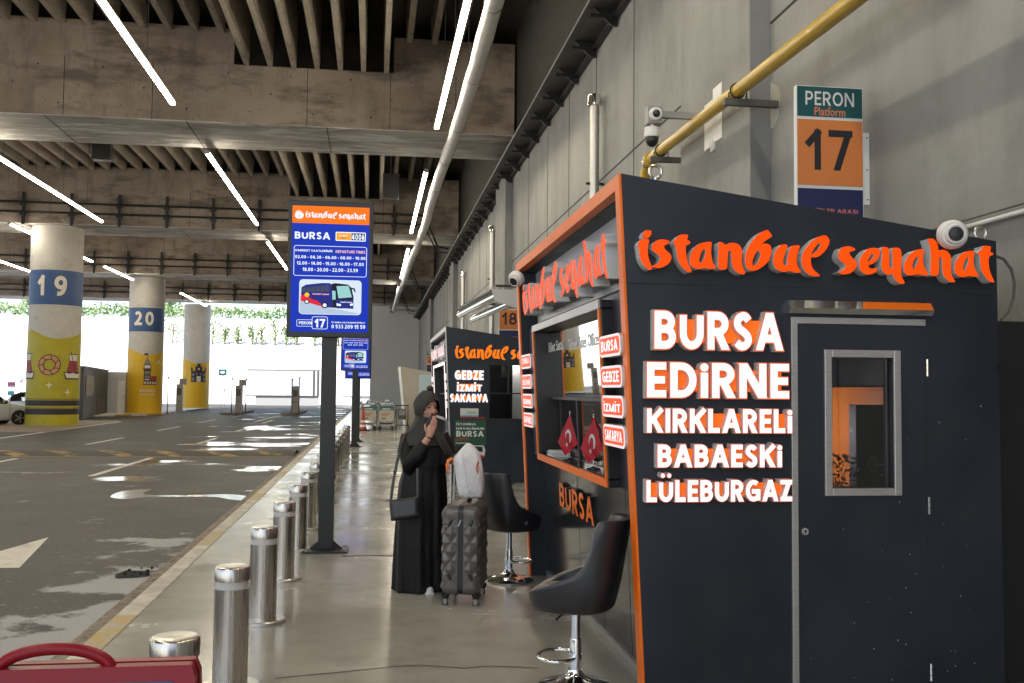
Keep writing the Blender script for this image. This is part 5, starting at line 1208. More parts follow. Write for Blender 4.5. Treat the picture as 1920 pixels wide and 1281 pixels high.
for x in (-.115, .115):
    for y in (-SD/2+.045, SD/2-.045):
        g = MB(); g.lathe([(.03, .058), (.034, .085)], 14, 'black', (x, y, 0)); g.box(x-.022, x+.022, y-.016, y+.02, .03, .062, 'black'); hs = g.build('wheel_housing', sc_, local=True)
        g = MB()
        for k in (-1, 1): g.lathe([(.027, -.006), (.029, 0), (.027, .006)], 20, 'black', fn=lambda v: Vector((v.z, v.x, v.y)), c=(x+k*.016, y-.006, .029))
        w_ = g.build('wheel', sc_, local=True, smooth=True)
        g = MB()
        for k in (-1, 1): g.lathe([(.018, -.0075), (.018, .0075)], 16, 'alu', fn=lambda v: Vector((v.z, v.x, v.y)), c=(x+k*.016, y-.006, .029))
        for k in (-1, 1): g.lathe([(.020, -.0025), (.020, .0025)], 16, 'alu', fn=lambda v: Vector((v.x, v.z, v.y)), c=(x, y-.031, .029))
        g.build('hub', sc_, local=True)
g = MB()
for y in (-.03, .16):
    g.tube([(-.113, y, Z1-.01), (-.113, y, 1.05)], .0085, 10, 'alu')
hd = g.build('pull_handle', sc_, local=True, smooth=True)
g = MB(); g.tube([(-.113, -.08, 1.055), (-.113, .18, 1.055)], .016, 12, 'black'); g.build('grip', hd, smooth=True, local=True)
g = MB(); g.tube([(.03, -.06, Z1+.002), (.03, -.05, Z1+.022), (.03, .05, Z1+.022), (.03, .06, Z1+.002)], .011, 8, 'black'); g.build('top_handle', sc_, local=True, smooth=True)

M['bagwhite'] = mat('thin_white_plastic', (.66, .66, .66),   .38, bump=.7, bscale=16, var=.05)
bnode = M['bagwhite'].node_tree.nodes['Principled BSDF']; bnode.inputs['Subsurface Weight'].default_value = .15; bnode.inputs['Subsurface Radius'].default_value = (.02, .02, .02)
M['bagorange'] = mat('orange_plastic_handle', (.75, .17, .02), .4)
bx, by = .755, 7.55
bag = thing('carrier_bag', 'white plastic carrier bag with orange handles resting on the suitcase', 'bag', (bx, by, .75))
def bpx(px, py, y): return gy(px, py, y)
g = MB(); n = 40; rows = []
# rows from pixel outlines: (py, left px, right px, depth half)
prof = [(934, 868, 902, .045), (931, 860, 905, .085), (922, 857, 908, .10), (900, 855, 908, .105), (880, 853, 906, .10), (866, 850, 904, .095), (858, 851, 902, .085), (850, 858, 899, .07), (842, 865, 894, .05), (835, 871, 887, .025), (830.5, 875, 882, .006)]
for py, l, r, dh in prof:
    a, b = gy(l, py, by), gy(r, py, by); cx_, hw, z = (a.x+b.x)/2, (b.x-a.x)/2, a.z; row = []
    for j in range(n):
        t2 = 2*math.pi*j/n; c, s = math.cos(t2), math.sin(t2); e = .62
        wr = 1+.03*math.sin(5*t2+z*23)+.025*math.sin(9*t2-z*41)+random.uniform(-.006, .006)
        row.append(Vector((cx_+math.copysign(abs(c)**e, c)*hw*wr, by+math.copysign(abs(s)**e, s)*dh*wr, z)))
    rows.append(row)
vs = [v for r in rows for v in r]; fs = []
for i in range(len(rows)-1):
    for j in range(n): fs.append((i*n+j, i*n+(j+1) % n, (i+1)*n+(j+1) % n, (i+1)*n+j))
fs.append(tuple(range(n))[::-1]); fs.append(tuple((len(rows)-1)*n+j for j in range(n)))
g.add(vs, fs, 'bagwhite')
# two pointed peaks at the folded mouth and a flap drawn towards the handle
def flap(l, nm=None):
    p = [gy(a, b, by+dy) for a, b, dy in l]; k = len(p); c = sum(p, Vector())/k; q = [v+Vector((0, .006, 0)) for v in p]
    g.add(p+q, [tuple(range(k)), tuple(range(2*k-1, k-1, -1))]+[(i, (i+1) % k, k+(i+1) % k, k+i) for i in range(k)], 'bagwhite')
flap([(866, 846, -.045), (872, 836, -.02), (876.5, 829.5, .0), (879, 838, -.035), (874, 850, -.075)])
flap([(879, 839, -.02), (881.5, 829.5, .0), (888, 838, .01), (896, 852, -.02), (884, 852, -.075)])
bo = g.build('bag_body', bag, smooth=50)
sb = bo.modifiers.new('sub', 'SUBSURF'); sb.levels = sb.render_levels = 1
g = MB(); g.tube([gy(a, b, by-dy) for a, b, dy in ((866, 846, .085), (870, 870, .105), (874, 900, .108), (879, 920, .108), (881, 933, .10))], .0022, 6, 'bagwhite'); g.build('side_seam', bag, smooth=True)
g = MB(); g.tube([gy(a, b, by+.0-dy) for a, b, dy in ((851, 866, .04), (847, 860, .06), (841, 863, .06), (838, 872, .06), (838, 880, .05), (841, 888, .03), (846, 886, .0))], [.004, .012, .014, .013, .012, .008, .004], 8, 'bagorange', ell=[.35]*7); g.build('loop_handle', bag, smooth=True)
g = MB(); c = gy(896, 875, by-.09)
g.poly([smooth_loop([(0, .045), (.018, .02), (.03, -.01), (.02, -.036), (0, -.044), (-.02, -.036), (-.027, -.008), (-.014, .02)], 4), circle(0, -.012, .012, 16)[::-1]], lambda u, v, t=1: Vector((c.x+u*.62, c.y-.020+max(0, u)*1.6, c.z+v)), 0, 'bagorange'); g.build('printed_emblem', bag)

# ================================================================== flags and papers on the counter
M['flagred'] = mat('flag_red_cloth', (.50, .012, .028), .55); M['flagwhite'] = mat('flag_white', (.70, .69, .68), .6)
def flag(y, label):
    b0 = P1(.07, y, 1.109); t = thing('desk_flag', label, 'flag', b0, group='small red flags on the kiosk counter')
    g = MB(); g.lathe([(.045, .0), (.045, .006), (.012, .014), (.006, .02)], 20, 'black', b0); g.build('stand', t, smooth=True)
    g = MB(); g.tube([b0+Vector((0, 0, .012)), b0+Vector((0, .0, .345))], .0032, 8, 'steel'); g.ball(b0+Vector((0, 0, .35)), .007, 10, 6, 'alu'); g.build('pole', t, smooth=True)
    T_, L_, Bt, Rr = (.0, .335), (-.085, .135), (-.030, .035), (.055, .12)
    def F(u, v, t2=0):   # drooping cloth hung by its corner
        x = T_[0]*(1-u)*(1-v)+L_[0]*u*(1-v)+Bt[0]*u*v+Rr[0]*(1-u)*v; z = T_[1]*(1-u)*(1-v)+L_[1]*u*(1-v)+Bt[1]*u*v+Rr[1]*(1-u)*v
        w = .012*math.sin(u*8+v*3)*(u+v)*.5
        return b0+Vector((x, -.006-w-x*.25, z))+Vector((0, -.0015*t2, 0))
    nu, nv = 18, 12; vs = [F(i/nu, j/nv) for i in range(nu+1) for j in range(nv+1)]; fs = [(i*(nv+1)+j, i*(nv+1)+j+1, (i+1)*(nv+1)+j+1, (i+1)*(nv+1)+j) for i in range(nu) for j in range(nv)]
    g = MB(); g.add(vs, fs, 'flagred'); o = g.build('cloth', t, smooth=True, fixn=False)
    g = MB(); asp = 1.38
    cres = [(.42+.25/asp*math.cos(a), .46+.25*math.sin(a)) for a in [R(75+290*k/26) for k in range(27)]]+[(.46+.20/asp*math.cos(a), .50+.20*math.sin(a)) for a in [R(5-290*k/26+360) for k in range(27)]]
    star = [(.66+(.12 if k % 2 == 0 else .05)/asp*math.cos(R(180+36*k)), .62+(.12 if k % 2 == 0 else .05)*math.sin(R(180+36*k))) for k in range(10)]
    for l in (cres, star): g.poly([l], lambda u, v, t2=1: F(u, v, 1.5), 0, 'flagwhite', sub=.05)
    g.build('crescent_and_star', t)
flag(7.02, 'small red crescent flag on the counter, nearer the paper pile'); flag(6.24, 'small red crescent flag on the counter, nearer the door end')
pp = thing('paper_pile', 'small pile of pale leaflets on the kiosk sill', 'leaflets', P1(.08, 7.6, 1.108))
g = MB()
for k in range(5): d = random.uniform(-.01, .01); g.box(.03+d, .15+d*.5, 7.45+d, 7.70+d, 1.1085+k*.008, 1.1155+k*.008, 'paper' if k % 2 else 'signwhite', P1)
g.build('sheets', pp)

# ================================================================== cameras, pipes and cables on the wall
def dome_cam(name, label, c, facing, r=.075):
    t = thing('security_camera', label, 'camera', c); f = Vector(facing).normalized(); q = f.to_track_quat('Z', 'Y')
    fn = lambda v: q @ v
    g = MB(); g.lathe([(r*.78, -r*.6), (r, -r*.3), (r*1.0, r*.15), (r*.82, r*.45)], 28, 'whitep', c, fn=fn); g.build('shell', t, smooth=True)
    g = MB(); g.lathe([(r*.70, r*.40), (r*.66, r*.75), (r*.60, r*.80), (r*.52, r*.74)], 24, 'whitep', c, fn=fn); g.build('collar', t, smooth=True)
    g = MB(); g.lathe([(r*.52, r*.70), (r*.45, r*.86), (r*.2, r*.92)], 20, 'black', c, fn=fn); g.build('lens', t, smooth=True); return t
p = gy(1786, 440, 4.80); dome_cam('c', 'white dome camera fixed on the top edge of the nearest kiosk', p, (-.25, -1, -.1), .077)
p = gx(968, 523, 1.20); dome_cam('c', 'white camera under the far roof corner of the nearest kiosk', p, (-.55, -.6, -.55), .07)
t = thing('security_camera', 'twin dome camera on a long steel arm beside the yellow pipe', 'camera', (3.04, 10.5, 4.6))
g = MB(); g.box(3.09, 3.705, 10.47, 10.53, 4.66, 4.73, 'grey'); g.build('arm', t)
g = MB(); g.box(2.955, 3.12, 10.42, 10.56, 4.58, 4.77, 'grey'); g.build('bracket_box', t, bevel=.004)
g = MB(); g.lathe([(.075, 0), (.075, .02), (.06, .035)], 24, 'whitep', (3.04, 10.42, 4.675), fn=lambda v: Vector((v.x, -v.z, v.y))); g.ball((3.04, 10.395, 4.675), .045, 16, 10, 'black'); g.build('fixed_dome', t, smooth=True)
g = MB(); g.tube([(3.02, 10.49, 4.58), (3.02, 10.49, 4.545)], .022, 12, 'whitep'); g.lathe([(.05, 4.55), (.082, 4.54), (.086, 4.44), (.078, 4.43)], 28, 'whitep', (3.02, 10.49, 0)); g.build('dome_body', t, smooth=True)
g = MB(); g.ball((3.02, 10.49, 4.41), .074, 24, 14, 'black', (1, 1, 1.15)); g.build('dome', t, smooth=True)
g = MB(); a = gx(1322, 190, 3.70); b = gx(1354, 258, 3.70); ym = (a.y+b.y)/2
g.box(3.69, 3.701, b.y, ym-.006, b.z, a.z+.05, 'whitep'); g.box(3.69, 3.701, ym+.006, a.y, b.z-.02, a.z-.06, 'whitep'); g.box(3.675, 3.70, b.y+.2, b.y+.32, b.z-.09, b.z+.02, 'whitep')
tag(g.build('wall_plate', bevel=.002), 'pale cover plate on the pier behind the yellow pipe', 'wall plate')
t = thing('yellow_pipe', 'yellow gas pipe running along the wall with an elbow above the nearest kiosk', 'pipe', (3.5, 8, 4.5))
g = MB(); g.tube([(3.5, 2, 4.46), (3.5, 12.0, 4.62), (3.5, 12.32, 4.60), (3.5, 12.45, 4.50)], .067, 20, 'yellowpipe'); g.tube([(3.5, 12.45, 4.50), (3.5, 12.52, 4.40), (3.5, 12.52, 4.0)], .067, 20, 'yellowpipe'); g.build('pipe_run', t, smooth=True)
g = MB(); g.tube([(3.5, 12.18, 4.61), (3.5, 12.26, 4.605)], .095, 20, 'yellowpipe'); g.tube([(3.5, 12.27, 4.605), (3.5, 12.33, 4.59)], .09, 20, 'steel'); g.build('flange', t, smooth=True)
for y in (9.15, 11.75, 6.2, 3.6):
    z = 4.46+.16*(y-2)/10; g = MB(); g.box(3.36, 3.91 if not 9.3 < y < 11.6 else 3.70, y-.03, y+.03, z-.15, z-.085, 'dgrey'); br = g.build('support_bracket', t)
    g = MB(); n = 20; g.tube([(3.5+.075*math.cos(2*math.pi*k/n), y, z+.075*math.sin(2*math.pi*k/n)) for k in range(n+1)], .008, 6, 'blackmetal', caps=False); g.tube([(3.41, y, z-.07), (3.41, y, z-.02)], .008, 6, 'blackmetal'); g.tube([(3.59, y, z-.09), (3.59, y, z-.02)], .008, 6, 'blackmetal'); g.build('clamp', br)
for k, (y, zt, lab) in enumerate(((16.6, 6.78, 'capped steel vent pipe on the wall above the front of the nearest kiosk roof'), (31.4, 6.95, 'capped vent pipe on the wall left of the platform 18 sign'), (41.8, 6.7, 'capped vent pipe farther along the wall, above the second kiosk'))):
    t = thing('vent_pipe', lab, 'pipe', (3.75, y, 2.5), group='capped vent pipes on the wall')
    g = MB(); g.tube([(3.75, y, 1.5), (3.75, y, zt-.16)], .082, 18, 'alu'); g.build('pipe', t, smooth=True)
    g = MB(); g.lathe([(.085, zt-.20), (.125, zt-.18), (.125, zt-.02), (.115, zt)], 22, 'chrome', (3.75, y, 0)); g.build('cap', t, smooth=True)
    g = MB(); g.box(3.6, 3.915, y-.02, y+.02, 5.2, 5.24, 'blackmetal'); g.build('wall_clamp', t)
t = thing('white_conduit', 'white cable conduit on the wall right of the dome camera', 'conduit', (3.88, 4.5, 2.7))
g = MB(); g.tube([(3.88, 6.6, 2.72), (3.88, 1.5, 2.72)], .018, 10, 'whitep'); g.build('tube', t, smooth=True)
g = MB(); g.tube([(3.86, 6.6, 2.76), (3.86, 1.5, 2.765)], .006, 6, 'blackmetal'); g.build('cable', t)
t = thing('black_locker', 'black locker in the dark gap between the nearest kiosk and the wall', 'locker', (3.65, 5.6, 0))
g = MB(); g.box(3.42, 3.9, 5.15, 6.6, 0, 2.03, 'black'); g.build('carcass', t, bevel=.01)
# cable tray with its brackets
t = thing('cable_tray', 'black cable tray with twin rails and angle brackets along the wall top', 'cable tray', (3.5, 40, 7.9))
g = MB()
for x, z in ((3.40, 7.94), (3.52, 7.99)): g.box(x-.018, x+.018, -12, 85.5, z, z+.07, 'grey')
g.box(3.36, 3.44, -12, 85.5, 7.90, 7.905, 'dgrey'); g.build('rails', t)
g = MB(); g.box(3.44, 3.9, -12, 85.5, 7.93, 7.938, 'dgrey'); g.build('tray_floor', t)
g = MB(); g.box(3.80, 3.905, -12, 85.5, 7.76, 7.80, 'blackmetal'); g.build('lower_rail', t)
br0 = None; k = 0; y = 9.4
while y < 84:
    if br0 is None:
        g = MB(); g.add([(-.25, -.03, .12), (.16, -.03, .12), (.16, -.03, -.16), (.06, -.03, -.16), (-.25, .03, .12), (.16, .03, .12), (.16, .03, -.16), (.06, .03, -.16)], [(0, 1, 2, 3), (7, 6, 5, 4), (0, 4, 5, 1), (1, 5, 6, 2), (2, 6, 7, 3), (3, 7, 4, 0)], 'black')
        g.box(-.3, .12, -.05, .05, -.04, .02, 'black'); br0 = g.build('bracket', t, local=True)
        o = br0
    else: o = br0.copy(); C.objects.link(o)
    o.location = (3.74-3.5, y-40, 7.80-7.9); y += 1.55; k += 1
# white insulated duct
t = thing('white_duct', 'long white foil wrapped duct hung under the beams', 'duct', (2, 40, 8.5))
g = MB(); path = []; rs = []
yy = 8.0
while yy < 84:
    path.append((2.03-.0098*max(0, yy-40)+.03*math.sin(yy*.33), yy, 8.46+.045*math.sin(yy*.21)+.02*math.sin(yy*.9))); rs.append(.165+.006*math.sin(yy*2.1)+random.uniform(-.004, .004)); yy += .5
g.tube(path, rs, 18, 'duct'); g.build('duct_run', t, smooth=True)
g = MB()
for yy in range(9, 84, 4): g.lathe([(.174, -.02), (.174, .02)], 18, 'grey', (2.03-.0098*max(0, yy-40)+.03*math.sin(yy*.33), yy, 8.46+.045*math.sin(yy*.21)+.02*math.sin(yy*.9)), fn=lambda v: Vector((v.x, v.z, v.y)))
g.build('straps', t)
g = MB(); 
for yy in range(10, 84, 6): g.tube([(2.03-.0098*max(0, yy-40), yy, 8.6), (2.03-.0098*max(0, yy-40), yy, 12.0)], .01, 5, 'wire')
g.build('hanger_rods', t)
g = MB(); g.tube([(1.7, 83.6, 8.42), (3.7, 83.6, 8.42)], .08, 12, 'duct'); g.ball((1.5, 83.6, 8.45), .3, 16, 10, 'grey'); g.build('duct_end', t, smooth=True)
# radiant heater pair over the second kiosk
t = thing('wall_heater', 'pair of silver heater tubes in a hood, hung above the second kiosk', 'heater', (2.6, 22.5, 4.2))
ha, hb = Vector((2.50, 20.3, 3.62)), Vector((2.30, 27.0, 3.72))
g = MB(); g.tube([ha+Vector((.05, 0, 0)), hb+Vector((.05, 0, 0))], .10, 16, 'chrome'); g.tube([ha+Vector((.42, 0, -.12)), hb+Vector((.42, 0, -.12))], .10, 16, 'chrome'); g.build('tubes', t, smooth=True)
g = MB(); g.add([ha+Vector((-.1, -.02, .12)), ha+Vector((.5, -.02, .10)), ha+Vector((.62, -.02, -.08)), ha+Vector((.45, -.02, -.28)), ha+Vector((-.02, -.02, -.14))], [(0, 1, 2, 3, 4)], 'alu'); g.add([ha+Vector((-.1, 0, .12)), ha+Vector((.5, 0, .10)), hb+Vector((.5, 0, .10)), hb+Vector((-.1, 0, .12))], [(0, 1, 2, 3)], 'alu'); g.build('hood', t)
g = MB()
for q_ in (.1, .9):
    c_ = ha.lerp(hb, q_); g.box(c_.x+.1, 3.91, c_.y-.03, c_.y+.03, c_.z+.22, c_.z+.27, 'blackmetal'); g.tube([c_+Vector((.2, 0, .1)), c_+Vector((.2, 0, .25))], .01, 6, 'wire')
g.build('support_arms', t)
# speakers under the deck
for x, y, z, lab in ((-9.2, 34.5, 9.75, 'black loudspeaker box hung under the ribbed ceiling over the road'), (.55, 36.5, 9.2, 'black loudspeaker box hung near the white duct')):
    t = thing('loudspeaker', lab, 'loudspeaker', (x, y, z), group='loudspeakers under the ceiling')
    g = MB(); g.box(x-.3, x+.3, y, y+.4, z-.45, z+.45, 'black'); g.build('cabinet', t, bevel=.02)
    g = MB(); g.tube([(x, y+.2, z+.45), (x, y+.2, 12)], .03, 6, 'blackmetal'); g.build('hanger', t)
# beam end cable drops near the wall
for i, (y, lab) in enumerate(((46.1, 'black cable drop from the beam over column 19 to the tray'), (65.1, 'black cable drop from the beam over column 20 to the tray'), (83.4, 'black cable drop from the farthest beam to the tray'))):
    g = MB(); g.tube([(1.9, y, 9.85), (2.3, y, 9.8), (2.9, y, 8.4), (3.4, y, 8.3)], .05, 8, 'blackmetal'); g.tube([(2.1, y, 9.6), (2.9, y, 8.15), (3.4, y, 8.1)], .03, 8, 'blackmetal')
    tag(g.build('cable_drop', smooth=True), lab, 'cables', 'cable drops beside the tray')

# ================================================================== people
M['skin'] = mat('skin', (.50, .27, .19), .5, var=.05); M['skin'].node_tree.nodes['Principled BSDF'].inputs['Subsurface Weight'].default_value = .08
M['skin'].node_tree.nodes['Principled BSDF'].inputs['Subsurface Radius'].default_value = (.01, .004, .002)
M['lips'] = mat('lips', (.34, .11, .09), .4); M['brow'] = mat('dark_hair', (.02, .014, .011), .6); M['eye'] = mat('dark_eye', (.03, .02, .016), .25); M['eyewhite'] = mat('eye_white', (.5, .46, .43), .3)
def robe_mat():
    m = mat('black_crepe_robe', (.004, .004, .0046), .6, spec=.3); N, L = nodes(m); b = N['Principled BSDF']
    tc = N.new('ShaderNodeTexCoord'); w = N.new('ShaderNodeTexWave'); w.wave_type = 'BANDS'; w.bands_direction = 'Z'; w.inputs['Scale'].default_value = 5.5; w.inputs['Distortion'].default_value = 9; w.inputs['Detail'].default_value = 3; w.inputs['Detail Scale'].default_value = 1.2
    L.new(tc.outputs['Object'], w.inputs[0]); mx = N.new('ShaderNodeMix'); mx.data_type = 'RGBA'; r = N.new('ShaderNodeMapRange'); r.inputs[1].default_value = .55; r.inputs[2].default_value = .8
    L.new(w.outputs[1], r.inputs[0]); L.new(r.outputs[0], mx.inputs[0]); mx.inputs[6].default_value = (.0035, .0035, .004, 1); mx.inputs[7].default_value = (.0065, .0063, .0062, 1); L.new(mx.outputs[2], b.inputs['Base Color'])
    n = N.new('ShaderNodeTexNoise'); mp = N.new('ShaderNodeMapping'); mp.inputs['Scale'].default_value = (9, 9, 1.6); L.new(tc.outputs['Object'], mp.inputs[0]); L.new(mp.outputs[0], n.inputs[0]); n.inputs['Scale'].default_value = 1.6; n.inputs['Detail'].default_value = 5
    bp = N.new('ShaderNodeBump'); bp.inputs['Strength'].default_value = .55; bp.inputs['Distance'].default_value = .03; L.new(n.outputs[0], bp.inputs['Height']); L.new(bp.outputs[0], b.inputs['Normal']); return m
M['robe'] = robe_mat()
M['hijab'] = mat('charcoal_scarf', (.026, .026, .024), .75, var=.12, vscale=8, bump=.25, bscale=9)
def remesh(mb, voxel, smooth_it=2):
    me = bpy.data.meshes.new('tmp'); me.from_pydata([tuple(v) for v in mb.v], [], mb.f)
    bm = bmesh.new(); bm.from_mesh(me); bmesh.ops.recalc_face_normals(bm, faces=bm.faces[:]); bm.to_mesh(me); bm.free()
    o = bpy.data.objects.new('tmp', me); C.objects.link(o)
    r = o.modifiers.new('r', 'REMESH'); r.mode = 'VOXEL'; r.voxel_size = voxel
    if smooth_it: s = o.modifiers.new('s', 'SMOOTH'); s.iterations = smooth_it; s.factor = .5
    dg = bpy.context.evaluated_depsgraph_get(); dg.update()
    m2 = bpy.data.meshes.new_from_object(o.evaluated_get(dg)); vs = [v.co.copy() for v in m2.vertices]; fs = [tuple(p.vertices) for p in m2.polygons]
    bpy.data.objects.remove(o); bpy.data.meshes.remove(me); bpy.data.meshes.remove(m2); return vs, fs
WY = 8.03
def wp(px, py, dy=0.0): return gy(px, py, WY+dy)
wb = gz(788, 1107)
woman = thing('person', 'woman in a long black robe and charcoal headscarf holding a phone to her mouth', 'person', (wb.x, WY, 0))
FA = R(29); hc_ = wp(801.5, 767, .0)
hf = Vector((math.sin(FA), -math.cos(FA), -.10)).normalized(); hu = Vector((0, 0, 1)); hu = (hu-hf*hu.dot(hf)).normalized(); hl = hf.cross(hu)*-1     # hl: towards her left hand
def H(l, d, h): return hc_+hl*l+hf*d+hu*h
def hb_(mb, l, d, h, r, sc=(1, 1, 1)):
    mb.ball((0, 0, 0), r, 20, 14, 'skin', fn=lambda v: H(l+v.x*sc[0], d+v.y*sc[1], h+v.z*sc[2]))
B = MB()
hb_(B, 0, -.012, .028, .082, (.92, 1.08, 1.02)); hb_(B, 0, .018, -.022, .066, (.98, .98, 1.25)); hb_(B, 0, .048, -.082, .026, (1.15, 1, .9)); hb_(B, 0, .02, -.06, .05, (1.05, 1.0, .9))
for s in (-1, 1): hb_(B, s*.036, .050, -.018, .026, (1, .9, 1)); hb_(B, s*.029, .064, .024, .015, (1.15, .8, .75)); hb_(B, s*.075, -.01, .0, .018, (.5, 1, 1.6))
hb_(B, 0, .070, .045, .02, (1.8, .7, 1))
B.tube([H(0, .075, .028), H(0, .089, .008), H(0, .104, -.014), H(0, .098, -.024)], [.009, .0105, .0135, .010], 12, 'skin'); hb_(B, .012, .084, -.020, .009); hb_(B, -.012, .084, -.020, .009)
hb_(B, 0, .081, -.044, .013, (1.6, .7, .5)); hb_(B, 0, .080, -.056, .013, (1.5, .7, .5))
neck0, neck1 = H(0, -.02, -.06), wp(797, 806, .045)
B.tube([neck0, neck0.lerp(neck1, .5), neck1], [.052, .05, .062], 16, 'skin')
def ell(mb, py, cx, hwpx, depth, dy=0.03, n=28, m='skin', e=1.0):
    a = wp(cx, py, dy); return [Vector((a.x+hwpx*.00436*math.cos(t), WY+dy+depth*math.sin(t), a.z)) for t in (2*math.pi*k/n for k in range(n))]
def loft(mb, rows, m):
    n = len(rows[0]); vs = [v for r in rows for v in r]; fs = [(i*n+j, i*n+(j+1) % n, (i+1)*n+(j+1) % n, (i+1)*n+j) for i in range(len(rows)-1) for j in range(n)]
    fs.append(tuple(range(n))[::-1]); fs.append(tuple((len(rows)-1)*n+j for j in range(n))); mb.add(vs, fs, m)
loft(B, [ell(B, 806, 797, 20, .06), ell(B, 815, 797, 30, .085), ell(B, 840, 797, 32, .10), ell(B, 875, 797, 27, .09), ell(B, 905, 795, 32, .11), ell(B, 930, 794, 33, .11)], 'skin')
for s in (-1, 1): B.tube([wp(794+s*14, 920, .03), wp(792+s*13, 1010, .02), wp(790+s*12, 1095, .03)], [.08, .055, .04], 14, 'skin'); B.tube([wp(790+s*12, 1098, .05), wp(792+s*12, 1104, -.05)], [.035, .028], 12, 'skin')
# right arm raised with the phone
sh, el_, wr = wp(764, 815, .03), wp(770, 868, -.10), wp(803, 822, -.155)
B.tube([sh, sh.lerp(el_, .5), el_, el_.lerp(wr, .5), wr], [.05, .045, .04, .036, .026], 16, 'skin')
palm = [(804, 820, -.152, .026), (806, 813, -.150, .033), (808.5, 805, -.146, .036), (810.5, 799, -.142, .033)]
B.tube([wp(a, b, c) for a, b, c, r in palm], [p[3] for p in palm], 16, 'skin', ell=[.6, .5, .46, .42], up=(1, 0, 0))
FING = [([(807, 799, -.150), (809.5, 791, -.158), (812, 784.5, -.155), (812.5, 780, -.142)], .0085), ([(811, 799, -.148), (814, 791, -.156), (816, 784, -.150), (815.5, 780.5, -.135)], .0088),
        ([(813.5, 802, -.145), (817, 795, -.152), (818.5, 789, -.144), (817.5, 786, -.128)], .0083), ([(813.5, 807, -.142), (817, 801, -.146), (818.5, 796, -.138), (817.5, 793, -.124)], .0074),
        ([(803, 814, -.150), (798.5, 807, -.156), (797, 800, -.155), (798, 794.5, -.148)], .0100)]
for pth, r in FING: B.tube([wp(*p) for p in pth], [r*1.12, r*1.05, r*.95, r*.72], 12, 'skin')
# left arm down to the suitcase grip
G_ = Vector((.632, 7.742, 1.015))
sl_, le, lw = wp(829, 815, .06), wp(843, 858, .05), G_+Vector((-.012, .075, .02))
B.tube([sl_, sl_.lerp(le, .5), le, le.lerp(lw, .5), lw], [.05, .045, .04, .034, .025], 16, 'skin')
B.tube([lw, G_+Vector((-.02, .04, .03)), G_+Vector((-.022, -.0, .022))], [.026, .033, .03], 14, 'skin', ell=[.7, .6, .6])
for k in range(4):
    y = .03-.022*k; B.tube([G_+Vector((-.025, y, .026)), G_+Vector((.008, y-.004, .034)), G_+Vector((.028, y-.004, .004)), G_+Vector((.012, y-.002, -.020))], [.0095, .009, .0085, .007], 10, 'skin')
B.tube([G_+Vector((-.03, .03, .018)), G_+Vector((-.034, .0, -.006)), G_+Vector((-.014, -.016, -.022))], [.011, .010, .008], 10, 'skin')
vs, fs = remesh(B, .0042, 2)
bodyM = MB(); bodyM.add(vs, fs, 'skin')
for m in ('lips', 'brow', 'eye', 'eyewhite'): bodyM.use(m)
ix = {m.name: i for i, m in enumerate(bodyM.mats)}
for i, f in enumerate(fs):
    c = sum((vs[k] for k in f), Vector())/len(f)-hc_; l, d, h = c.dot(hl), c.dot(hf), c.dot(hu)
    if d < .04 or abs(h) > .1 or abs(l) > .07: continue
    if (l/.024)**2+((h+.050)/.0105)**2 < 1 and d > .07: bodyM.mi[i] = ix['lips']
    for s in (-1, 1):
        if ((l-s*.031)/.0165)**2+((h-.021)/.0065)**2 < 1: bodyM.mi[i] = ix['dark_eye'] if abs(l-s*.031) < .0075 or h > .0225 else ix['eye_white']
        if .010 < s*l < .055 and abs(h-(.042+.10*(s*l-.03)*(-1 if s*l > .04 else .5))) < .0030: bodyM.mi[i] = ix['dark_hair']
bodyM.build('body', woman, smooth=True)
# robe with sleeves
def fold(row, amp, k, ph):
    n = len(row); c = sum(row, Vector())/n
    return [c+(v-c)*(1+amp*(math.sin(k*2*math.pi*j/n+ph)+.6*math.sin((k*2+1)*2*math.pi*j/n+ph*2.3))) for j, v in enumerate(row)]
Rb = MB(); nn = 96
rows = [fold(ell(Rb, py, cx, hw, dp, .04, nn), am, 7, ph) for py, cx, hw, dp, am, ph in (
    (1106, 785, 47, .18, .085, .0), (1098, 785.5, 46.5, .18, .085, .05), (1060, 786.5, 46.5, .175, .075, .25), (1010, 788, 46, .17, .06, .55), (960, 790.5, 46, .168, .045, .85), (925, 791.5, 45, .165, .034, 1.05),
    (905, 792, 43.5, .155, .03, 1.2), (890, 793.5, 40.5, .145, .035, 1.35), (880, 795, 40, .142, .022, 1.5), (872, 796, 42, .15, .016, 1.5), (855, 797, 42.5, .15, .008, 1.5), (832, 797, 41, .135, .004, 1.5), (818, 796.5, 38, .11, 0, 0), (807, 796.5, 30, .085, 0, 0), (800, 797, 19, .065, 0, 0))]
loft(Rb, rows, 'robe')
el2 = wp(769, 873, -.09)
Rb.tube([wp(766, 816, .04), wp(762, 845, -.02), el2, wp(784, 852, -.125), wp(797, 832, -.15)], [.062, .074, .082, .066, .046], 20, 'robe')
Rb.tube([wp(827, 814, .06), wp(836, 838, .06), wp(843, 862, .05), (lw+wp(843, 862, .05))/2, lw+Vector((0, .01, 0))], [.06, .068, .066, .055, .042], 20, 'robe')
vs, fs = remesh(Rb, .0085, 3); rm = MB(); rm.add(vs, fs, 'robe'); rm.build('robe', woman, smooth=True)
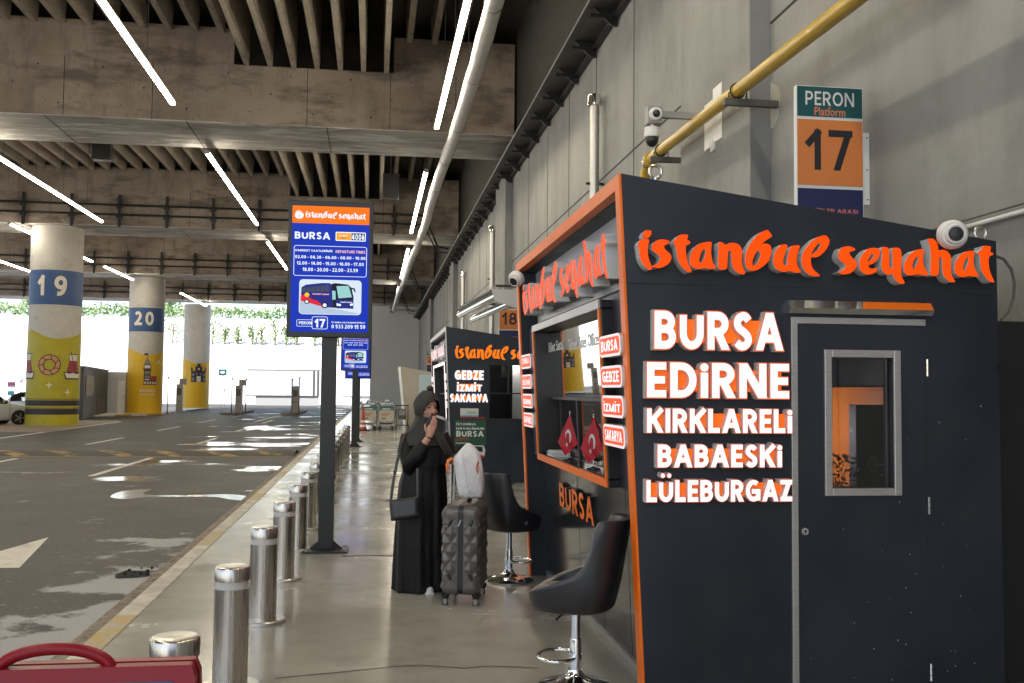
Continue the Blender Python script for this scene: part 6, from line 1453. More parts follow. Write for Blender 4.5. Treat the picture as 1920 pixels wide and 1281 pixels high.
# headscarf: hood with a face opening, cowl over the shoulders, hanging tail
hd_ = MB(); n, k = 64, 44; vs = []; keep = []
for i in range(k):
    ph = math.pi*(i+.3)/(k-.4)
    for j in range(n):
        t = 2*math.pi*j/n; l, d, h = math.sin(ph)*math.cos(t), math.sin(ph)*math.sin(t), math.cos(ph)
        w = 1+.022*math.sin(5*t+h*7)+.014*math.sin(11*t-h*12)
        taper = 1-.10*max(0, -h)
        vs.append(H(l*.099*w*taper, d*.118*w*taper-.012, h*.128*w+.014)); keep.append((l*.099, d, h*.128+.014))
fs = []
for i in range(k-1):
    for j in range(n):
        q = (i*n+j, i*n+(j+1) % n, (i+1)*n+(j+1) % n, (i+1)*n+j); c = [sum(keep[x][z] for x in q)/4 for z in range(3)]
        if c[1] > .1 and ((c[0]-.004)/.078)**2+((c[2]+.018)/(.100 if c[2] > -.02 else .12))**2 < 1: continue
        fs.append(q)
hd_.add(vs, fs, 'hijab')
def cw(py, cx, hw, dp, dy, am, ph, tilt=0.0):
    r = fold(ell(hd_, py, cx, hw, dp, dy, 64), am, 5, ph); return [v+Vector((0, 0, tilt*(v.y-WY-dy)/dp)) for v in r]
crow = [cw(774, 797, 15, .075, .010, .02, 0, .03), cw(782, 796.5, 16.5, .08, .014, .04, .6, .03), cw(790, 796, 18.5, .088, .018, .05, 1.0, .022), cw(797, 795.5, 21.5, .096, .022, .055, 1.4, .014), cw(803, 795.5, 26, .104, .026, .06, 1.7, .008), cw(809, 795.5, 31, .117, .03, .055, 2.1, .002), cw(817, 795.5, 36, .13, .035, .03, 2.5, -.005), cw(829, 796, 41.5, .155, .035, .02, 3.0, -.01), cw(839, 797, 42.5, .162, .035, .018, 3.3, -.02)]
m_ = len(crow[0]); vs = [v for r in crow for v in r]; hd_.add(vs, [(i*m_+j, i*m_+(j+1) % m_, (i+1)*m_+(j+1) % m_, (i+1)*m_+j) for i in range(len(crow)-1) for j in range(m_)], 'hijab')
tail = []
for i in range(11):
    q = i/10
    for j in range(7):
        w = (j/6-.5); tail.append(wp(812+31*q+w*(15+4*q), 800+52*q+w*4*(1-q), -.12-.035*math.sin(q*3)+.012*math.sin(j*2.1+q*3)))
hd_.add(tail, [(i*7+j, i*7+j+1, (i+1)*7+j+1, (i+1)*7+j) for i in range(10) for j in range(6)], 'hijab')
ho = hd_.build('headscarf', woman, smooth=80, fixn=True); so_ = ho.modifiers.new('thick', 'SOLIDIFY'); so_.thickness = .005; so_.offset = 1
ss = ho.modifiers.new('sub', 'SUBSURF'); ss.levels = ss.render_levels = 1
for s, yy in ((-1, .05), (1, .0)):
    g = MB(); a = wp(793+s*10, 1104, -.05+yy); g.tube([a+Vector((0, .10, -.0)), a+Vector((0, .0, .002)), a+Vector((.012, -.09, -.004)), a+Vector((.016, -.125, -.012))], [.032, .034, .028, .012], 14, 'whitep', ell=[1]*4); g.box(a.x-.03, a.x+.04, a.y-.12, a.y+.13, .001, .012, 'whitep'); g.build('shoe', woman, smooth=50)
t = thing('phone', 'black phone held slanting in front of her mouth', 'phone', wp(806, 790, -.13))
g = MB(); pa, pb = wp(800.5, 801.5, -.122), wp(814, 777.5, -.128); g.tube([pa, pa.lerp(pb, .04), pa.lerp(pb, .96), pb], [.016, .022, .022, .016], 16, 'black', ell=[.4]*4, up=(1, 0, .4)); g.build('case', t, smooth=50)
# handbag on her right side
hbg = thing('handbag', 'small black quilted handbag hanging at her right hip on a long strap', 'handbag', (.27, 7.82, .6))
g = MB(); fr = [(729.5, 938.5), (786, 930.5), (787.5, 950), (788.5, 970), (760, 974), (733, 977.5), (731, 958)]
nu, nv = 20, 14; vs = []
def bagp(u, v, side):
    top = Vector((729.5+56.5*u, 938.5-8*u)); bot = Vector((733+55.5*u, 977.5-7.5*u)); p = top.lerp(bot, v)
    e = min(u, 1-u, v*1.2+.02, (1-v)*1.1); bul = .036*min(1, e*7)**.6*(.55+.45*v)
    qd = .0028*abs(math.sin(u*22+v*10))*abs(math.sin(u*22-v*10)) if e > .05 else 0
    return wp(p[0], p[1], -.20+side*(bul+qd))
for side in (-1, 1):
    o_ = len(g.v); vs = [bagp(i/nu, j/nv, side) for i in range(nu+1) for j in range(nv+1)]; g.add(vs, [(i*(nv+1)+j, i*(nv+1)+j+1, (i+1)*(nv+1)+j+1, (i+1)*(nv+1)+j) for i in range(nu) for j in range(nv)], 'leather')
g.build('pouch', hbg, smooth=60)
g = MB(); g.tube([wp(729.5, 939, -.20), wp(760, 934.8, -.202), wp(786, 931, -.20)], .0045, 8, 'blackmetal'); g.tube([wp(729.5, 939, -.2), wp(725, 939, -.205), wp(722.5, 941.5, -.205)], .004, 6, 'leather'); g.build('zip', hbg, smooth=True)
g = MB(); w_ = [.011]*6; g.tube([wp(733, 937, -.2), wp(737, 905, -.16), wp(744, 868, -.13), wp(751, 838, -.085), wp(759, 816, -.05), wp(766, 806, .02)], w_, 8, 'leather', ell=[.25]*6, up=(1, 0, 0)); g.tube([wp(783.5, 932, -.2), wp(783.5, 905, -.19), wp(783, 878, -.17)], .011, 8, 'leather', ell=[.25]*3, up=(1, 0, 0)); st = g.build('strap', hbg, smooth=True)
g = MB(); g.box(*(lambda a: (a.x-.013, a.x+.013, a.y-.008, a.y+.008, a.z-.012, a.z+.012))(wp(740.5, 885, -.15)), 'blackmetal'); g.box(*(lambda a: (a.x-.012, a.x+.012, a.y-.006, a.y+.006, a.z-.008, a.z+.008))(wp(783.5, 925, -.197)), 'blackmetal'); g.build('buckle', st)
# second person at the counter of the next kiosk, nearly hidden behind the woman
p2 = thing('person', 'person with dark hair in a bun standing behind the woman at the second kiosk', 'person', (1.055, 18.4, 0))
B = MB(); o_ = Vector((1.055, 18.4, 0)); V3 = lambda x, y, z: o_+Vector((x, y, z))
B.ball(V3(.01, 0, 1.50), .085, 18, 12, 'skin', (1.1, .92, 1.25)); B.tube([V3(-.01, 0, 1.42), V3(-.02, 0, 1.32)], [.05, .06], 12, 'skin'); B.tube([V3(.085, 0, 1.51), V3(.108, 0, 1.475)], [.012, .015], 8, 'skin')
B.ball(V3(.07, 0, 1.415), .028, 10, 8, 'skin')
loft(B, [[V3(.11*a*math.cos(t), b*math.sin(t), z) for t in (2*math.pi*k/24 for k in range(24))] for z, a, b in ((.86, 1.1, .17), (1.0, 1.0, .15), (1.2, 1.05, .18), (1.33, .9, .2), (1.38, .6, .10))], 'skin')
for s in (-1, 1):
    B.tube([V3(0, s*.09, .88), V3(.02, s*.10, .48), V3(-.02, s*.10, .09)], [.085, .06, .045], 14, 'skin'); B.tube([V3(-.04, s*.10, .045), V3(.15, s*.11, .035)], [.045, .035], 12, 'skin')
    B.tube([V3(-.01, s*.19, 1.33), V3(-.02, s*.235, 1.06), V3(.03, s*.225, .84)], [.05, .042, .028], 12, 'skin'); B.ball(V3(.035, s*.225, .80), .035, 10, 8, 'skin', (1.1, .55, 1.25))
    for k in range(4): B.tube([V3(.035+(k-1.5)*.018, s*.225, .775), V3(.04+(k-1.5)*.019, s*.222, .74), V3(.043+(k-1.5)*.019, s*.212, .71+.004*k)], [.009, .0085, .007], 8, 'skin')
    B.tube([V3(.06, s*.222, .81), V3(.078, s*.215, .775), V3(.08, s*.208, .75)], [.011, .010, .008], 8, 'skin')
vs, fs = remesh(B, .008, 2); pm = MB(); pm.add(vs, fs, 'skin'); pm.use('navy'); pm.use('black')
for i, f in enumerate(fs):
    c = sum((vs[k] for k in f), Vector())/len(f)-o_
    if c.z < .1: pm.mi[i] = 2
    elif c.z < 1.37 and not (c.z < .85 and abs(c.y) > .17): pm.mi[i] = 1
pm.build('body', p2, smooth=True)
g = MB(); g.ball(V3(-.012, 0, 1.525), .095, 20, 12, 'brow', (1.08, .96, 1.18), fn=lambda v: v if not (v.x > .03 and v.z < .045) else Vector((.03+(v.x-.03)*.2, v.y*.98, v.z))); g.ball(V3(-.0, 0, 1.652), .066, 16, 10, 'brow', (1, 1, .85)); g.build('hair', p2, smooth=True)

# ================================================================== luggage carts, cone
M['cartblue'] = mat('scuffed_pale_plastic', (.42, .44, .50), .5, var=.3, vscale=8); M['cartboard'] = mat('cart_board_cream', (.52, .47, .38), .5, var=.08); M['cartgreen'] = mat('cart_header_green', (.06, .20, .19), .5)
M['cartred'] = mat('cart_board_red_ink', (.40, .05, .06), .5)
def cart(label, loc, rz=0.0, board='cartboard'):
    t = thing('luggage_cart', label, 'luggage cart', (0, 0, 0), group='luggage carts parked in nested rows')
    g = MB()
    for s in (-1, 1):
        g.tube([(s*.30, -.42, .16), (s*.30, .42, .16)], .018, 8, 'alu'); g.tube([(s*.30, .40, .16), (s*.28, .46, .60), (s*.26, .40, 1.03)], .018, 8, 'alu'); g.tube([(s*.30, -.40, .16), (s*.29, -.43, .40)], .016, 8, 'alu')
    g.tube([(-.30, -.42, .2), (.30, -.42, .2)], .016, 8, 'alu')
    for k in range(5): g.tube([(-.22+.11*k, -.42, .17), (-.22+.11*k, .42, .17)], .01, 6, 'alu')
    g.build('frame', t, local=True, smooth=True)
    g = MB(); g.tube([(-.30, .40, 1.03), (.30, .40, 1.03)], .026, 10, 'cartblue'); g.tube([(-.30, .40, 1.03), (-.33, .30, 1.10), (-.30, .18, 1.12)], .02, 8, 'cartblue'); g.tube([(.30, .40, 1.03), (.33, .30, 1.10), (.30, .18, 1.12)], .02, 8, 'cartblue'); g.box(-.22, .22, .12, .40, .98, 1.0, 'cartblue'); g.tube([(-.05, .4, 1.05), (.02, .2, 1.2), (.1, .1, 1.16)], .022, 6, 'cartblue'); g.build('handle', t, local=True, smooth=True)
    g = MB(); g.box(-.29, .29, -.455, -.435, .38, .80, board); g.box(-.29, .29, -.456, -.434, .802, .92, 'cartgreen')
    for k in range(3): g.box(-.2, .2-.08*k, -.4575, -.4555, .68-.055*k, .705-.055*k, 'cartred')
    g.box(-.2, -.02, -.4575, -.4555, .46, .50, 'ink'); g.box(-.16, .16, -.4585, -.4565, .84, .88, 'signwhite'); g.build('advert_board', t, local=True)
    for x, y in ((-.26, -.36), (.26, -.36), (-.26, .36), (.26, .36)):
        g = MB(); g.lathe([(.075, -.02), (.08, 0), (.075, .02)], 18, 'black', fn=lambda v: Vector((v.z, v.x, v.y)), c=(x, y, .082)); g.lathe([(.04, -.024), (.04, .024)], 12, 'grey', fn=lambda v: Vector((v.z, v.x, v.y)), c=(x, y, .082)); g.box(x-.03, x+.03, y-.015, y+.015, .085, .165, 'dgrey'); g.build('wheel', t, local=True, smooth=50)
    t.location = loc; t.rotation_euler.z = rz; return t
c1 = cart('front cart of the left row, its cream board just behind the cone', (-.16, 41.2, 0), .03)
for i in range(8): dup(c1, (-.16+random.uniform(-.04, .04), 41.55+.34*i, 0), random.uniform(-.06, .06), 'cart nested behind the front cart of the left row, only its handle showing')
for i in range(8): dup(c1, (.58+random.uniform(-.04, .04), 41.55+.34*i, 0), random.uniform(-.06, .06), 'cart nested behind the front cart of the right row, only its handle showing')
c2 = dup(c1, (.58, 41.15, 0), -.03, 'front cart of the right row, next to the single empty cart')
t = thing('folding_trolley', 'single dark trolley with a grey panel standing between the cart rows and the woman', 'trolley', (1.22, 41.3, 0))
g = MB()
for s in (-1, 1): g.tube([(1.22+s*.22, 41.0, .12), (1.22+s*.25, 41.2, .5), (1.22+s*.24, 41.35, 1.0)], .018, 8, 'blackmetal'); g.tube([(1.22+s*.28, 40.8, .14), (1.22+s*.26, 41.7, .14)], .018, 8, 'blackmetal')
g.tube([(.93, 41.35, 1.0), (1.5, 41.35, 1.0)], .022, 8, 'blackmetal'); g.tube([(.95, 40.8, .2), (1.5, 40.8, .2)], .02, 8, 'blackmetal'); g.build('frame', t, smooth=True)
g = MB(); g.box(1.05, 1.39, 41.1, 41.14, .42, .86, 'dgrey'); g.box(1.09, 1.35, 41.09, 41.1, .6, .82, 'grey'); g.build('panel', t)
for x, y in ((.97, 40.8), (1.48, 40.8), (.97, 41.65), (1.48, 41.65)): g = MB(); g.lathe([(.07, -.02), (.07, .02)], 14, 'black', fn=lambda v: Vector((v.z, v.x, v.y)), c=(x, y, .072)); g.build('wheel', t)
M['conered'] = mat('cone_red', (.50, .06, .03), .5)
t = thing('traffic_cone', 'red and white traffic cone on a black base in front of the carts', 'traffic cone', (-.36, 39.9, 0))
g = MB(); g.box(-.62, -.10, 39.65, 40.15, 0.001, .05, 'black'); g.build('base', t, bevel=.02)
g = MB(); cc = (-.36, 39.9, 0)
for (r0, z0), (r1, z1), m in (((.16, .05), (.135, .16), 'conered'), ((.135, .16), (.115, .25), 'signwhite'), ((.115, .25), (.095, .34), 'conered'), ((.095, .34), (.08, .41), 'signwhite'), ((.08, .41), (.045, .80), 'conered')): g.lathe([(r0, z0), (r1, z1)], 24, m, cc)
g.tube([(-.36, 39.9, .8), (-.36, 39.9, .98)], [.04, .03], 12, 'conered'); g.build('cone_body', t, smooth=50)

# ================================================================== cars
M['carwhite'] = mat('car_silver_white_paint', (.56, .57, .57), .22, metal=.15, coat=.6); M['carglass'] = glass('car_glass', (.55, .58, .58), .10); M['tyre'] = mat('tyre', (.015, .015, .015), .8); M['headl'] = mat('headlamp_glass', (.6, .62, .65), .08, metal=.3)
def car(label, loc, rz, paint='carwhite'):
    t = thing('parked_car', label, 'car', (0, 0, 0), group='cars parked by the columns')
    # stations along the length: x, underside z, belt z, roof z, half width at the sill, belt, roof
    st_ = [(-2.12, .42, .78, .80, .62, .62, .55), (-2.05, .30, .86, .90, .78, .76, .60), (-1.70, .24, .93, 1.28, .84, .84, .60), (-1.25, .22, .95, 1.44, .86, .86, .62), (-.50, .20, .95, 1.50, .87, .87, .64), (.20, .20, .95, 1.46, .87, .87, .63),
           (.62, .20, .95, 1.24, .87, .86, .66), (1.02, .21, .95, .98, .86, .84, .72), (1.45, .22, .86, .885, .84, .80, .66), (1.85, .26, .74, .76, .78, .74, .58), (2.08, .36, .60, .62, .62, .60, .50)]
    g = MB(); nP = 10; vs = []
    for x, zb, zt, zr, ws, wb_, wr_ in st_:
        vs += [(x, -ws*.9, zb), (x, -ws, zb+.12), (x, -ws*1.01, (zb+zt)/2), (x, -wb_, zt), (x, -wr_, zr), (x, wr_, zr), (x, wb_, zt), (x, ws*1.01, (zb+zt)/2), (x, ws, zb+.12), (x, ws*.9, zb)]
    for i in range(len(st_)-1):
        for j in range(nP):
            cab = 1 <= i <= 6; m = paint
            if j in (3, 5) and 2 <= i <= 5: m = 'carglass'
            if j == 4 and i in (5, 6): m = 'carglass'
            if j == 4 and i == 1: m = 'carglass'
            g.add([vs[i*nP+j], vs[i*nP+(j+1) % nP], vs[(i+1)*nP+(j+1) % nP], vs[(i+1)*nP+j]], [(0, 1, 2, 3)], m)
    g.add(vs[:nP], [tuple(range(nP))], paint); g.add(vs[-nP:], [tuple(range(nP))], paint)
    bo = g.build('body', t, local=True, smooth=50)
    bm = bmesh.new(); bm.from_mesh(bo.data); bmesh.ops.remove_doubles(bm, verts=bm.verts[:], dist=.0005); bmesh.ops.recalc_face_normals(bm, faces=bm.faces[:]); bm.to_mesh(bo.data); bm.free()
    for s in (-1, 1):
        for x in (-1.32, 1.30):
            g = MB(); g.lathe([(.345, -.005), (.345, .005)], 28, 'black', fn=lambda v: Vector((v.x, v.z, v.y)), c=(x, s*.872, .33)); g.build('wheel_arch', t, local=True)
            g = MB(); g.lathe([(.24, -.10), (.31, -.09), (.315, 0), (.31, .09), (.24, .10)], 28, 'tyre', fn=lambda v: Vector((v.x, v.z, v.y)), c=(x, s*.80, .315)); w = g.build('wheel', t, local=True, smooth=60)
            g = MB(); g.lathe([(.05, .0), (.05, .012)], 12, 'alu', fn=lambda v: Vector((v.x, s*v.z, v.y)), c=(x, s*.895, .315))
            g.lathe([(.235, .0), (.235, .006), (.205, .006)], 24, 'alu', fn=lambda v: Vector((v.x, s*v.z, v.y)), c=(x, s*.885, .315))
            for k in range(5):
                a = 2*math.pi*k/5; g.tube([(x+.04*math.cos(a), s*.902, .315+.04*math.sin(a)), (x+.22*math.cos(a), s*.898, .315+.22*math.sin(a))], .026, 6, 'alu')
            g.build('rim', w, local=True)
        g = MB(); g.ball((1.86, s*.60, .66), .16, 12, 8, 'headl', (.9, .8, .5)); g.build('headlight', t, local=True, smooth=True)
        g = MB(); g.ball((.66, s*.98, 1.02), .10, 12, 8, 'black', (.7, 1.1, .75)); g.box(.62, .68, min(s*.84, s*.96), max(s*.84, s*.96), .96, 1.0, 'black'); g.build('mirror', t, local=True, smooth=50)
        g = MB(); g.box(-.16, -.10, s*.80-.02, s*.80+.02, .95, 1.44, paint, fn=lambda x, y, z: Vector((x, s*(.87-(z-.95)/.5*.235)+(y-s*.80), z))); g.build('pillar', t, local=True)
        g = MB()
        for x in (-.62, .36): g.box(x-.09, x+.09, s*.872-.012, s*.872+.012, .80, .83, 'carwhite')
        g.build('door_handles', t, local=True)
        g = MB()
        for x in (-1.0, -.13, .86): g.box(x, x+.012, s*.876-.004, s*.876+.004, .3, .94, 'black')
        g.build('door_seams', t, local=True)
    g = MB(); g.box(2.04, 2.10, -.4, .4, .34, .5, 'black'); g.build('grille', t, local=True)
    t.location = loc; t.rotation_euler.z = rz; return t
ca = car('pale silver hatchback cut by the left edge of the view, beside column 19', (-17.5, 47.6, -.1), R(42))
dup(ca, (-18.0, 58.4, -.1), R(-3), 'pale car mostly hidden behind column 19, its front wheel showing on the right')
# ================================================================== cabin, barrier islands, boards outside
M['hut'] = mat('dark_grey_cabin_panel', (.075, .072, .066), .6, var=.1)
t = thing('guard_cabin', 'dark grey prefabricated cabin with a pale window behind column 19', 'cabin', (-17, 62, -.1))
da, db = Vector((-15.55, 56.4)), Vector((-17.15, 67.6)); dn = Vector((-(db-da).y, (db-da).x)).normalized()
def hp(u, d, z): p = da+(db-da)*u+dn*d; return Vector((p.x, p.y, z))
g = MB(); g.box(0, 1, 0, 2.4, .02, 2.72, 'hut', hp); g.box(-.01, 1.01, -.08, 2.5, 2.721, 2.80, 'dgrey', hp); g.box(.02, .98, .1, 2.3, -.1, .019, 'dgrey', hp); g.build('shell', t)
g = MB(); g.box(.06, .36, -.03, -.001, 1.15, 2.3, 'black', hp); fo = g.build('window', t); g = MB(); g.box(.08, .34, -.036, -.0305, 1.2, 2.25, mat('pale_pane', (.35, .38, .40), .15), hp); g.build('pane', fo)
g = MB(); g.box(.50, .86, -.02, -.001, .15, .95, 'black', hp)
for k in range(8): g.box(.50, .86, -.026, -.0205, .18+k*.095, .21+k*.095, 'dgrey', hp)
g.build('grille', t)
t = thing('white_cabinet', 'white panelled box with a door standing at the end of the dark cabin', 'cabin', (-16.7, 68.5, 0))
M['ribbed'] = mat('white_profiled_sheet', (.50, .50, .51), .55, var=.05)
g = MB(); g.box(-17.3, -16.05, 67.75, 69.6, -.1, 2.68, 'ribbed'); g.build('shell', t)
g = MB()
for k in range(6): g.box(-17.25+k*.12, -17.2+k*.12, 67.735, 67.749, 0, 2.6, 'ribbed')
g.build('profile_ribs', t); g = MB(); g.box(-16.55, -16.12, 67.73, 67.749, 0, 2.1, 'whitep'); dd = g.build('door', t); g = MB(); g.box(-16.2, -16.17, 67.70, 67.729, 1.0, 1.12, 'dgrey'); g.build('handle', dd)
g = MB(); g.box(-16.9, -16.75, 60.8, 60.95, -.1, 1.0, mat('wooden_stake', (.30, .20, .12), .8)); tag(g.build('wooden_stake'), 'short wooden post in front of the dark cabin', 'post')
def kerbing(name, pts, label, w=.3, h=.12):
    t = thing(name, label, 'kerb', (pts[0][0], pts[0][1], -.1)); k = 0
    for a, b in zip(pts, pts[1:]):
        a, b = Vector(a), Vector(b); n = max(1, int((b-a).length/1.1)); d = (b-a)/n; nn_ = Vector((-d.y, d.x)).normalized()*w
        for i in range(n):
            p, q = a+d*i, a+d*(i+.98); g = MB(); vs = [Vector((x, y, z)) for z in (-.1, h-.1) for x, y in ((p.x, p.y), (q.x, q.y), ((q+nn_).x, (q+nn_).y), ((p+nn_).x, (p+nn_).y))]
            g.add(vs, [(0, 1, 2, 3), (4, 7, 6, 5), (0, 4, 5, 1), (1, 5, 6, 2), (2, 6, 7, 3), (3, 7, 4, 0)], 'yline' if k % 2 == 0 else 'line'); g.build('kerbstone', t); k += 1
kerbing('island_kerb', [(-17.6, 60.2), (-15.4, 62.6), (-13.3, 66.0), (-13.9, 78)], 'yellow and white kerb curving in front of column 20')
g = MB(); g.add([(-17.7, 60.5, -.01), (-15.6, 62.9, -.01), (-13.6, 66.2, -.01), (-14.2, 90, -.01), (-26, 90, -.01), (-26, 60.5, -.01)], [(0, 1, 2, 3, 4, 5)], 'ground'); struct('island_paving', g)
def island(x, y, label):
    g = MB(); out = [(x+p[0]-.55, y+p[1]) for p in rrect(1.1, 10.5, .5)]; g.poly([out], lambda u, v, t=1: Vector((u, v, -.1+.14*t)), 1, 'gutter'); tag(g.build('traffic_island', bevel=.03), label, 'traffic island', 'barrier islands')
island(-9.45, 67.2, 'long concrete island under the middle ticket machine'); island(-5.55, 67.8, 'long concrete island under the ticket machine next to the nearest totem post')
def machine(px, py, y, h, label):
    c = gy(px, py, y); x = c.x; t = thing('ticket_machine', label, 'ticket machine', (x, y, .04), group='ticket machines at the lane barriers')
    g = MB(); g.box(x-.2, x+.2, y, y+.4, .035, h, mat('machine_grey', (.33, .31, .28), .5) if 'machine' not in M else M['machine']); M['machine'] = g.mats[0]; g.build('cabinet', t, bevel=.02)
    g = MB(); g.box(x-.14, x+.14, y-.012, y-.001, h*.62, h*.86, 'dgrey'); g.build('front_plate', t); g = MB(); g.box(x-.19, x+.19, y-.01, y-.001, h*.40, h*.42, 'dgrey'); g.build('slot', t)
machine(446, 773, 68.6, 1.88, 'grey ticket machine on the middle barrier island'); machine(553, 773, 69.2, 1.86, 'grey ticket machine on the island next to the nearest totem post'); machine(335, 771, 68.0, 1.92, 'grey ticket machine in front of the farthest yellow column')
def post(px, y, h, label, head):
    x = gy(px, 760, y).x; t = thing('barrier_post', label, 'post', (x, y, 0), group='slim posts at the lane barriers')
    g = MB(); g.tube([(x, y, .03), (x, y, h)], .035, 10, 'dgrey'); g.lathe([(.12, .035), (.10, .06)], 14, 'dgrey', (x, y, 0)); g.build('pole', t)
    g = MB()
    if head == 'box': g.box(x-.24, x+.24, y-.05, y+.15, h-.42, h, 'machine')
    else: g.ball((x+.02, y-.03, h), .065, 10, 8, 'dgrey')
    g.build('head', t)
post(434, 67.5, 2.3, 'slim post at the near end of the middle island', 'cam'); post(454, 70.5, 2.28, 'post with a grey box beside the middle ticket machine', 'box'); post(460.5, 71.0, 2.3, 'slim post right of the grey box on the middle island', 'cam')
post(547, 68.0, 2.3, 'slim post at the near end of the island beside the nearest totem', 'cam'); post(560.5, 70.5, 2.45, 'taller slim post behind the ticket machine beside the nearest totem', 'cam'); post(314, 67.0, 2.35, 'slim post right of column 20', 'cam'); post(342, 69.0, 2.3, 'post with a grey box by the farthest yellow column', 'box')
M['adpale'] = mat('faded_advert_print', (.60, .62, .66), .4, var=.12, vscale=.6); M['adviolet'] = mat('faded_violet_print', (.42, .44, .58), .4); M['adpink'] = mat('faded_pink_print', (.62, .45, .46), .4)
def adboard(x0, x1, y, label, arts):
    t = thing('advertising_board', label, 'billboard', ((x0+x1)/2, y, 0), group='pale advertising boards outside')
    g = MB(); g.box(x0, x1, y, y+.4, 1.0, 3.75, 'adpale'); g.build('face', t)
    g = MB(); g.box(x0-.06, x1+.06, y-.05, y+.45, .9, .999, 'dgrey'); g.box(x0-.06, x1+.06, y-.05, y+.45, 3.751, 3.84, 'grey')
    for x in (x1-.75, x1-.30): g.box(x, x+.22, y-.06, y-.001, 1.0, 3.75, 'dgrey')
    g.build('frame', t)
    g = MB(); g.box(x0+.9, x1-.1, y+.05, y+.35, -.1, .899, mat('board_plinth', (.35, .36, .37), .7)); g.build('plinth', t)
    for q, (a, b, z0, z1, m) in enumerate(arts):
        g = MB(); g.poly([smooth_loop(blob((a+b)/2, (z0+z1)/2, (b-a)/2, (z1-z0)/2, 9, .25), 2)], lambda u, v, t2=1: Vector((u, y-.004-.004*q, v)), 0, m); g.build('faded_picture', t)
adboard(-13.5, -5.75, 110, 'long pale advertising board seen between the middle island and the nearest totem', [(-13.2, -12.7, 1.1, 2.4, 'adpink'), (-12.6, -11.6, 1.1, 2.0, 'adpink'), (-9.7, -8.4, 1.1, 3.0, 'adviolet'), (-9, -8, 1.6, 2.8, 'adviolet')])
adboard(-3.2, 1.5, 108, 'pale advertising board behind the platform 18 totem', [(-2.6, -1.4, 1.2, 3.3, 'adviolet')])
def plate(px, py, y, w, h, m, label, shape):
    c = gy(px, py, y); t = thing('outdoor_sign', label, 'sign', (c.x, y, 0)); g = MB()
    if shape == 'board': g.box(c.x-w/2, c.x+w/2, y, y+.08, c.z-h/2, c.z+h/2, m); g.ball((c.x, y-.02, c.z), h*.3, 14, 8, 'signwhite', (1.2, .1, .7))
    elif shape == 'ring': n = 20; g.tube([(c.x+w/2*math.cos(2*math.pi*k/n), y, c.z+h/2*math.sin(2*math.pi*k/n)) for k in range(n+1)], w*.13, 8, m, caps=False)
    else: g.tube([(c.x+w/2, y, c.z+h/2), (c.x-w/2, y, c.z), (c.x+w/2, y, c.z-h/2)], w*.13, 6, m)
    g.build('face', t); g = MB(); g.tube([(c.x, y+.1, -.12), (c.x, y+.1, c.z)], .05, 8, 'grey'); g.build('post', t)
M['magenta'] = mat('magenta_sign', (.62, .10, .36), .4)
plate(417.5, 698.5, 110, .85, .7, 'teal', 'small green sign on the bright wall between column 20 and the long board', 'board'); plate(39, 712, 90, .32, .4, 'magenta', 'small magenta ring sign left of column 19', 'ring'); plate(230, 716, 90, .28, .34, 'magenta', 'small magenta ring sign between the white box and column 20', 'ring'); plate(420.5, 728, 100, .3, .5, 'cartred', 'small red arrow on the bright wall right of the farthest column', 'arrow')
x_ = gy(21, 730, 88).x; t = thing('car_hire_sign', 'pink and blue sign at the far left edge beside the silver hatchback', 'sign', (x_, 88, 0))
g = MB(); g.box(x_-.32, x_+.32, 88, 88.08, 1.6, 2.1, 'signwhite'); g.box(x_-.28, x_+.28, 87.99, 87.999, 1.75, 2.0, 'magenta'); g.box(x_-.3, x_+.25, 88, 88.08, .9, 1.3, mat('sign_sky_blue', (.10, .42, .55), .4)); g.build('face', t); g = MB(); g.tube([(x_, 88.1, -.12), (x_, 88.1, 2.0)], .04, 8, 'grey'); g.build('post', t)

# ================================================================== bright embankment, hedge and trees beyond the deck
M['render'] = mat('white_rendered_wall', (.78, .78, .77), .8, var=.04)
g = MB(); g.box(-140, 60, 135, 136, -.14, 6.8, 'render'); tag(g.build('retaining_wall'), 'long white retaining wall in full sun beyond the deck', 'wall')
g = MB(); g.add([(-140, 136.001, 6.7), (60, 136.001, 6.7), (60, 152, 12.2), (-140, 152, 12.2), (60, 260, 12.4), (-140, 260, 12.4)], [(0, 1, 2, 3), (3, 2, 4, 5)], 'ground'); struct('embankment', g)
M['leafA'] = mat('leaf_green', (.13, .21, .07), .6, var=.3, vscale=2); M['leafB'] = mat('leaf_light_green', (.20, .28, .11), .6, var=.3, vscale=2); M['bark'] = mat('bark', (.12, .09, .06), .9)
def leaves(g, c, rad, n, s0, s1, ms):
    for _ in range(n):
        while True:
            d = Vector((random.uniform(-1, 1), random.uniform(-1, 1), random.uniform(-1, 1)))
            if .25 < d.length < 1: break
        p = Vector(c)+Vector((d.x*rad[0], d.y*rad[1], d.z*rad[2])); s = random.uniform(s0, s1)
        a = Vector((random.gauss(0, 1), random.gauss(0, 1), random.gauss(0, 1))).normalized(); b = a.orthogonal().normalized()
        g.add([p-a*s, p+b*s*.6, p+a*s, p-b*s*.6], [(0, 1, 2, 3)], random.choice(ms))
TR = [(323, 7.0, 3.6, 'broad bushy tree on the embankment left of the farthest column'), (398, 7.0, 3.3, 'bushy tree peeking out right of the farthest column'), (421, 5.2, 1.3, 'slim young tree on the embankment, first right of the farthest column'), (446, 4.6, 1.4, 'low round young tree on the embankment'),
      (472, 5.2, 1.3, 'pale young tree, third right of the farthest column'), (490, 5.4, 1.4, 'slim young tree left of the tall sparse one'), (515, 6.6, 1.9, 'tall sparse young tree on the embankment'), (536, 5.0, 1.6, 'young tree just left of the nearest totem'), (634, 5.8, 1.6, 'young tree showing right of the nearest totem post'), (556, 5.2, 1.4, 'young tree directly under the nearest totem screen'), (590, 5.4, 1.6, 'young tree half hidden by the nearest totem post')]
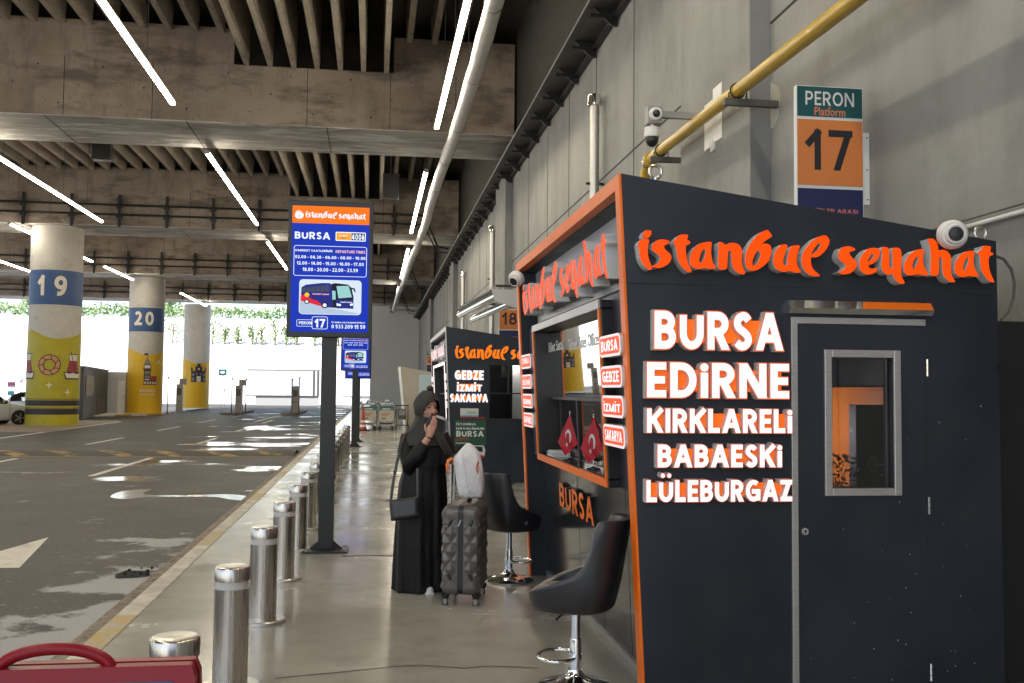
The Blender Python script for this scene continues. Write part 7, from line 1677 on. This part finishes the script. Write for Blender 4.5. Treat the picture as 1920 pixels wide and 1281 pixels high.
for px, h, r, lab in TR:
    b = gy(px, 660, 139.0); x = b.x; z = 7.5; t = thing('tree', lab, 'tree', (x, 139, z), group='young trees on the embankment'); hh = h*.55
    g = MB(); g.tube([(x, 139, z-.2), (x+.05, 139, z+hh*.5), (x, 139, z+hh*.9)], [.12, .08, .03], 8, 'bark')
    for k in range(5): a = random.uniform(0, 6.28); g.tube([(x, 139, z+hh*(.3+.1*k)), (x+r*.4*math.cos(a), 139+r*.4*math.sin(a), z+hh*(.5+.1*k))], [.05, .02], 6, 'bark')
    g.build('trunk', t)
    g = MB(); 
    for k in range(6): leaves(g, (x+random.uniform(-.25, .25)*r, 139+random.uniform(-.25, .25)*r, z+hh*(.35+.6*k/5)), (r*.34, r*.34, hh*.2), 34, .10, .22, ['leafA', 'leafB'])
    g.build('crown', t)
g = MB()
for k in range(240):
    x = -75+k*.33; leaves(g, (x, 152.5+random.uniform(-.8, .8), 13.0+random.uniform(-.3, .5)), (.8, .9, .9), 26, .12, .3, ['leafA', 'leafB'])
hedge = tag(g.build('hedge', fixn=False), 'clipped green hedge along the top of the bright embankment', 'hedge')
g = MB()
M['facade'] = mat('pale_glass_facade', (.35, .46, .47), .25)
t = thing('glass_building', 'pale glass fronted building above the hedge, mostly hidden by the deck edge', 'building', (-30, 185, 12))
g.box(-95, 30, 185, 200, 12.3, 30, 'facade'); g.build('facade', t)
g = MB()
for k in range(42): g.box(-95+k*3, -94.85+k*3, 184.9, 184.99, 12.4, 30, 'whitep')
for z in (16, 20, 24): g.box(-95, 30, 184.92, 184.985, z, z+.3, 'whitep')
g.build('mullions', t)
for k, (x, lab) in enumerate(((-66, 'leafy tree above the hedge at the far left, under the deck edge'), (-50, 'leafy tree above the hedge left of column 20'), (-33, 'leafy tree above the hedge right of column 20'))):
    t = thing('tree', lab, 'tree', (x, 160, 12.4), group='trees above the hedge'); g = MB(); g.tube([(x, 160, 12.3), (x+.2, 160, 15.5), (x, 160, 17)], [.25, .18, .08], 8, 'bark'); g.build('trunk', t)
    g = MB()
    for q in range(9): leaves(g, (x+random.uniform(-2.2, 2.2), 160+random.uniform(-2, 2), 14.6+random.uniform(0, 3)), (1.4, 1.4, 1.1), 60, .2, .42, ['leafA', 'leafB'])
    g.build('crown', t)
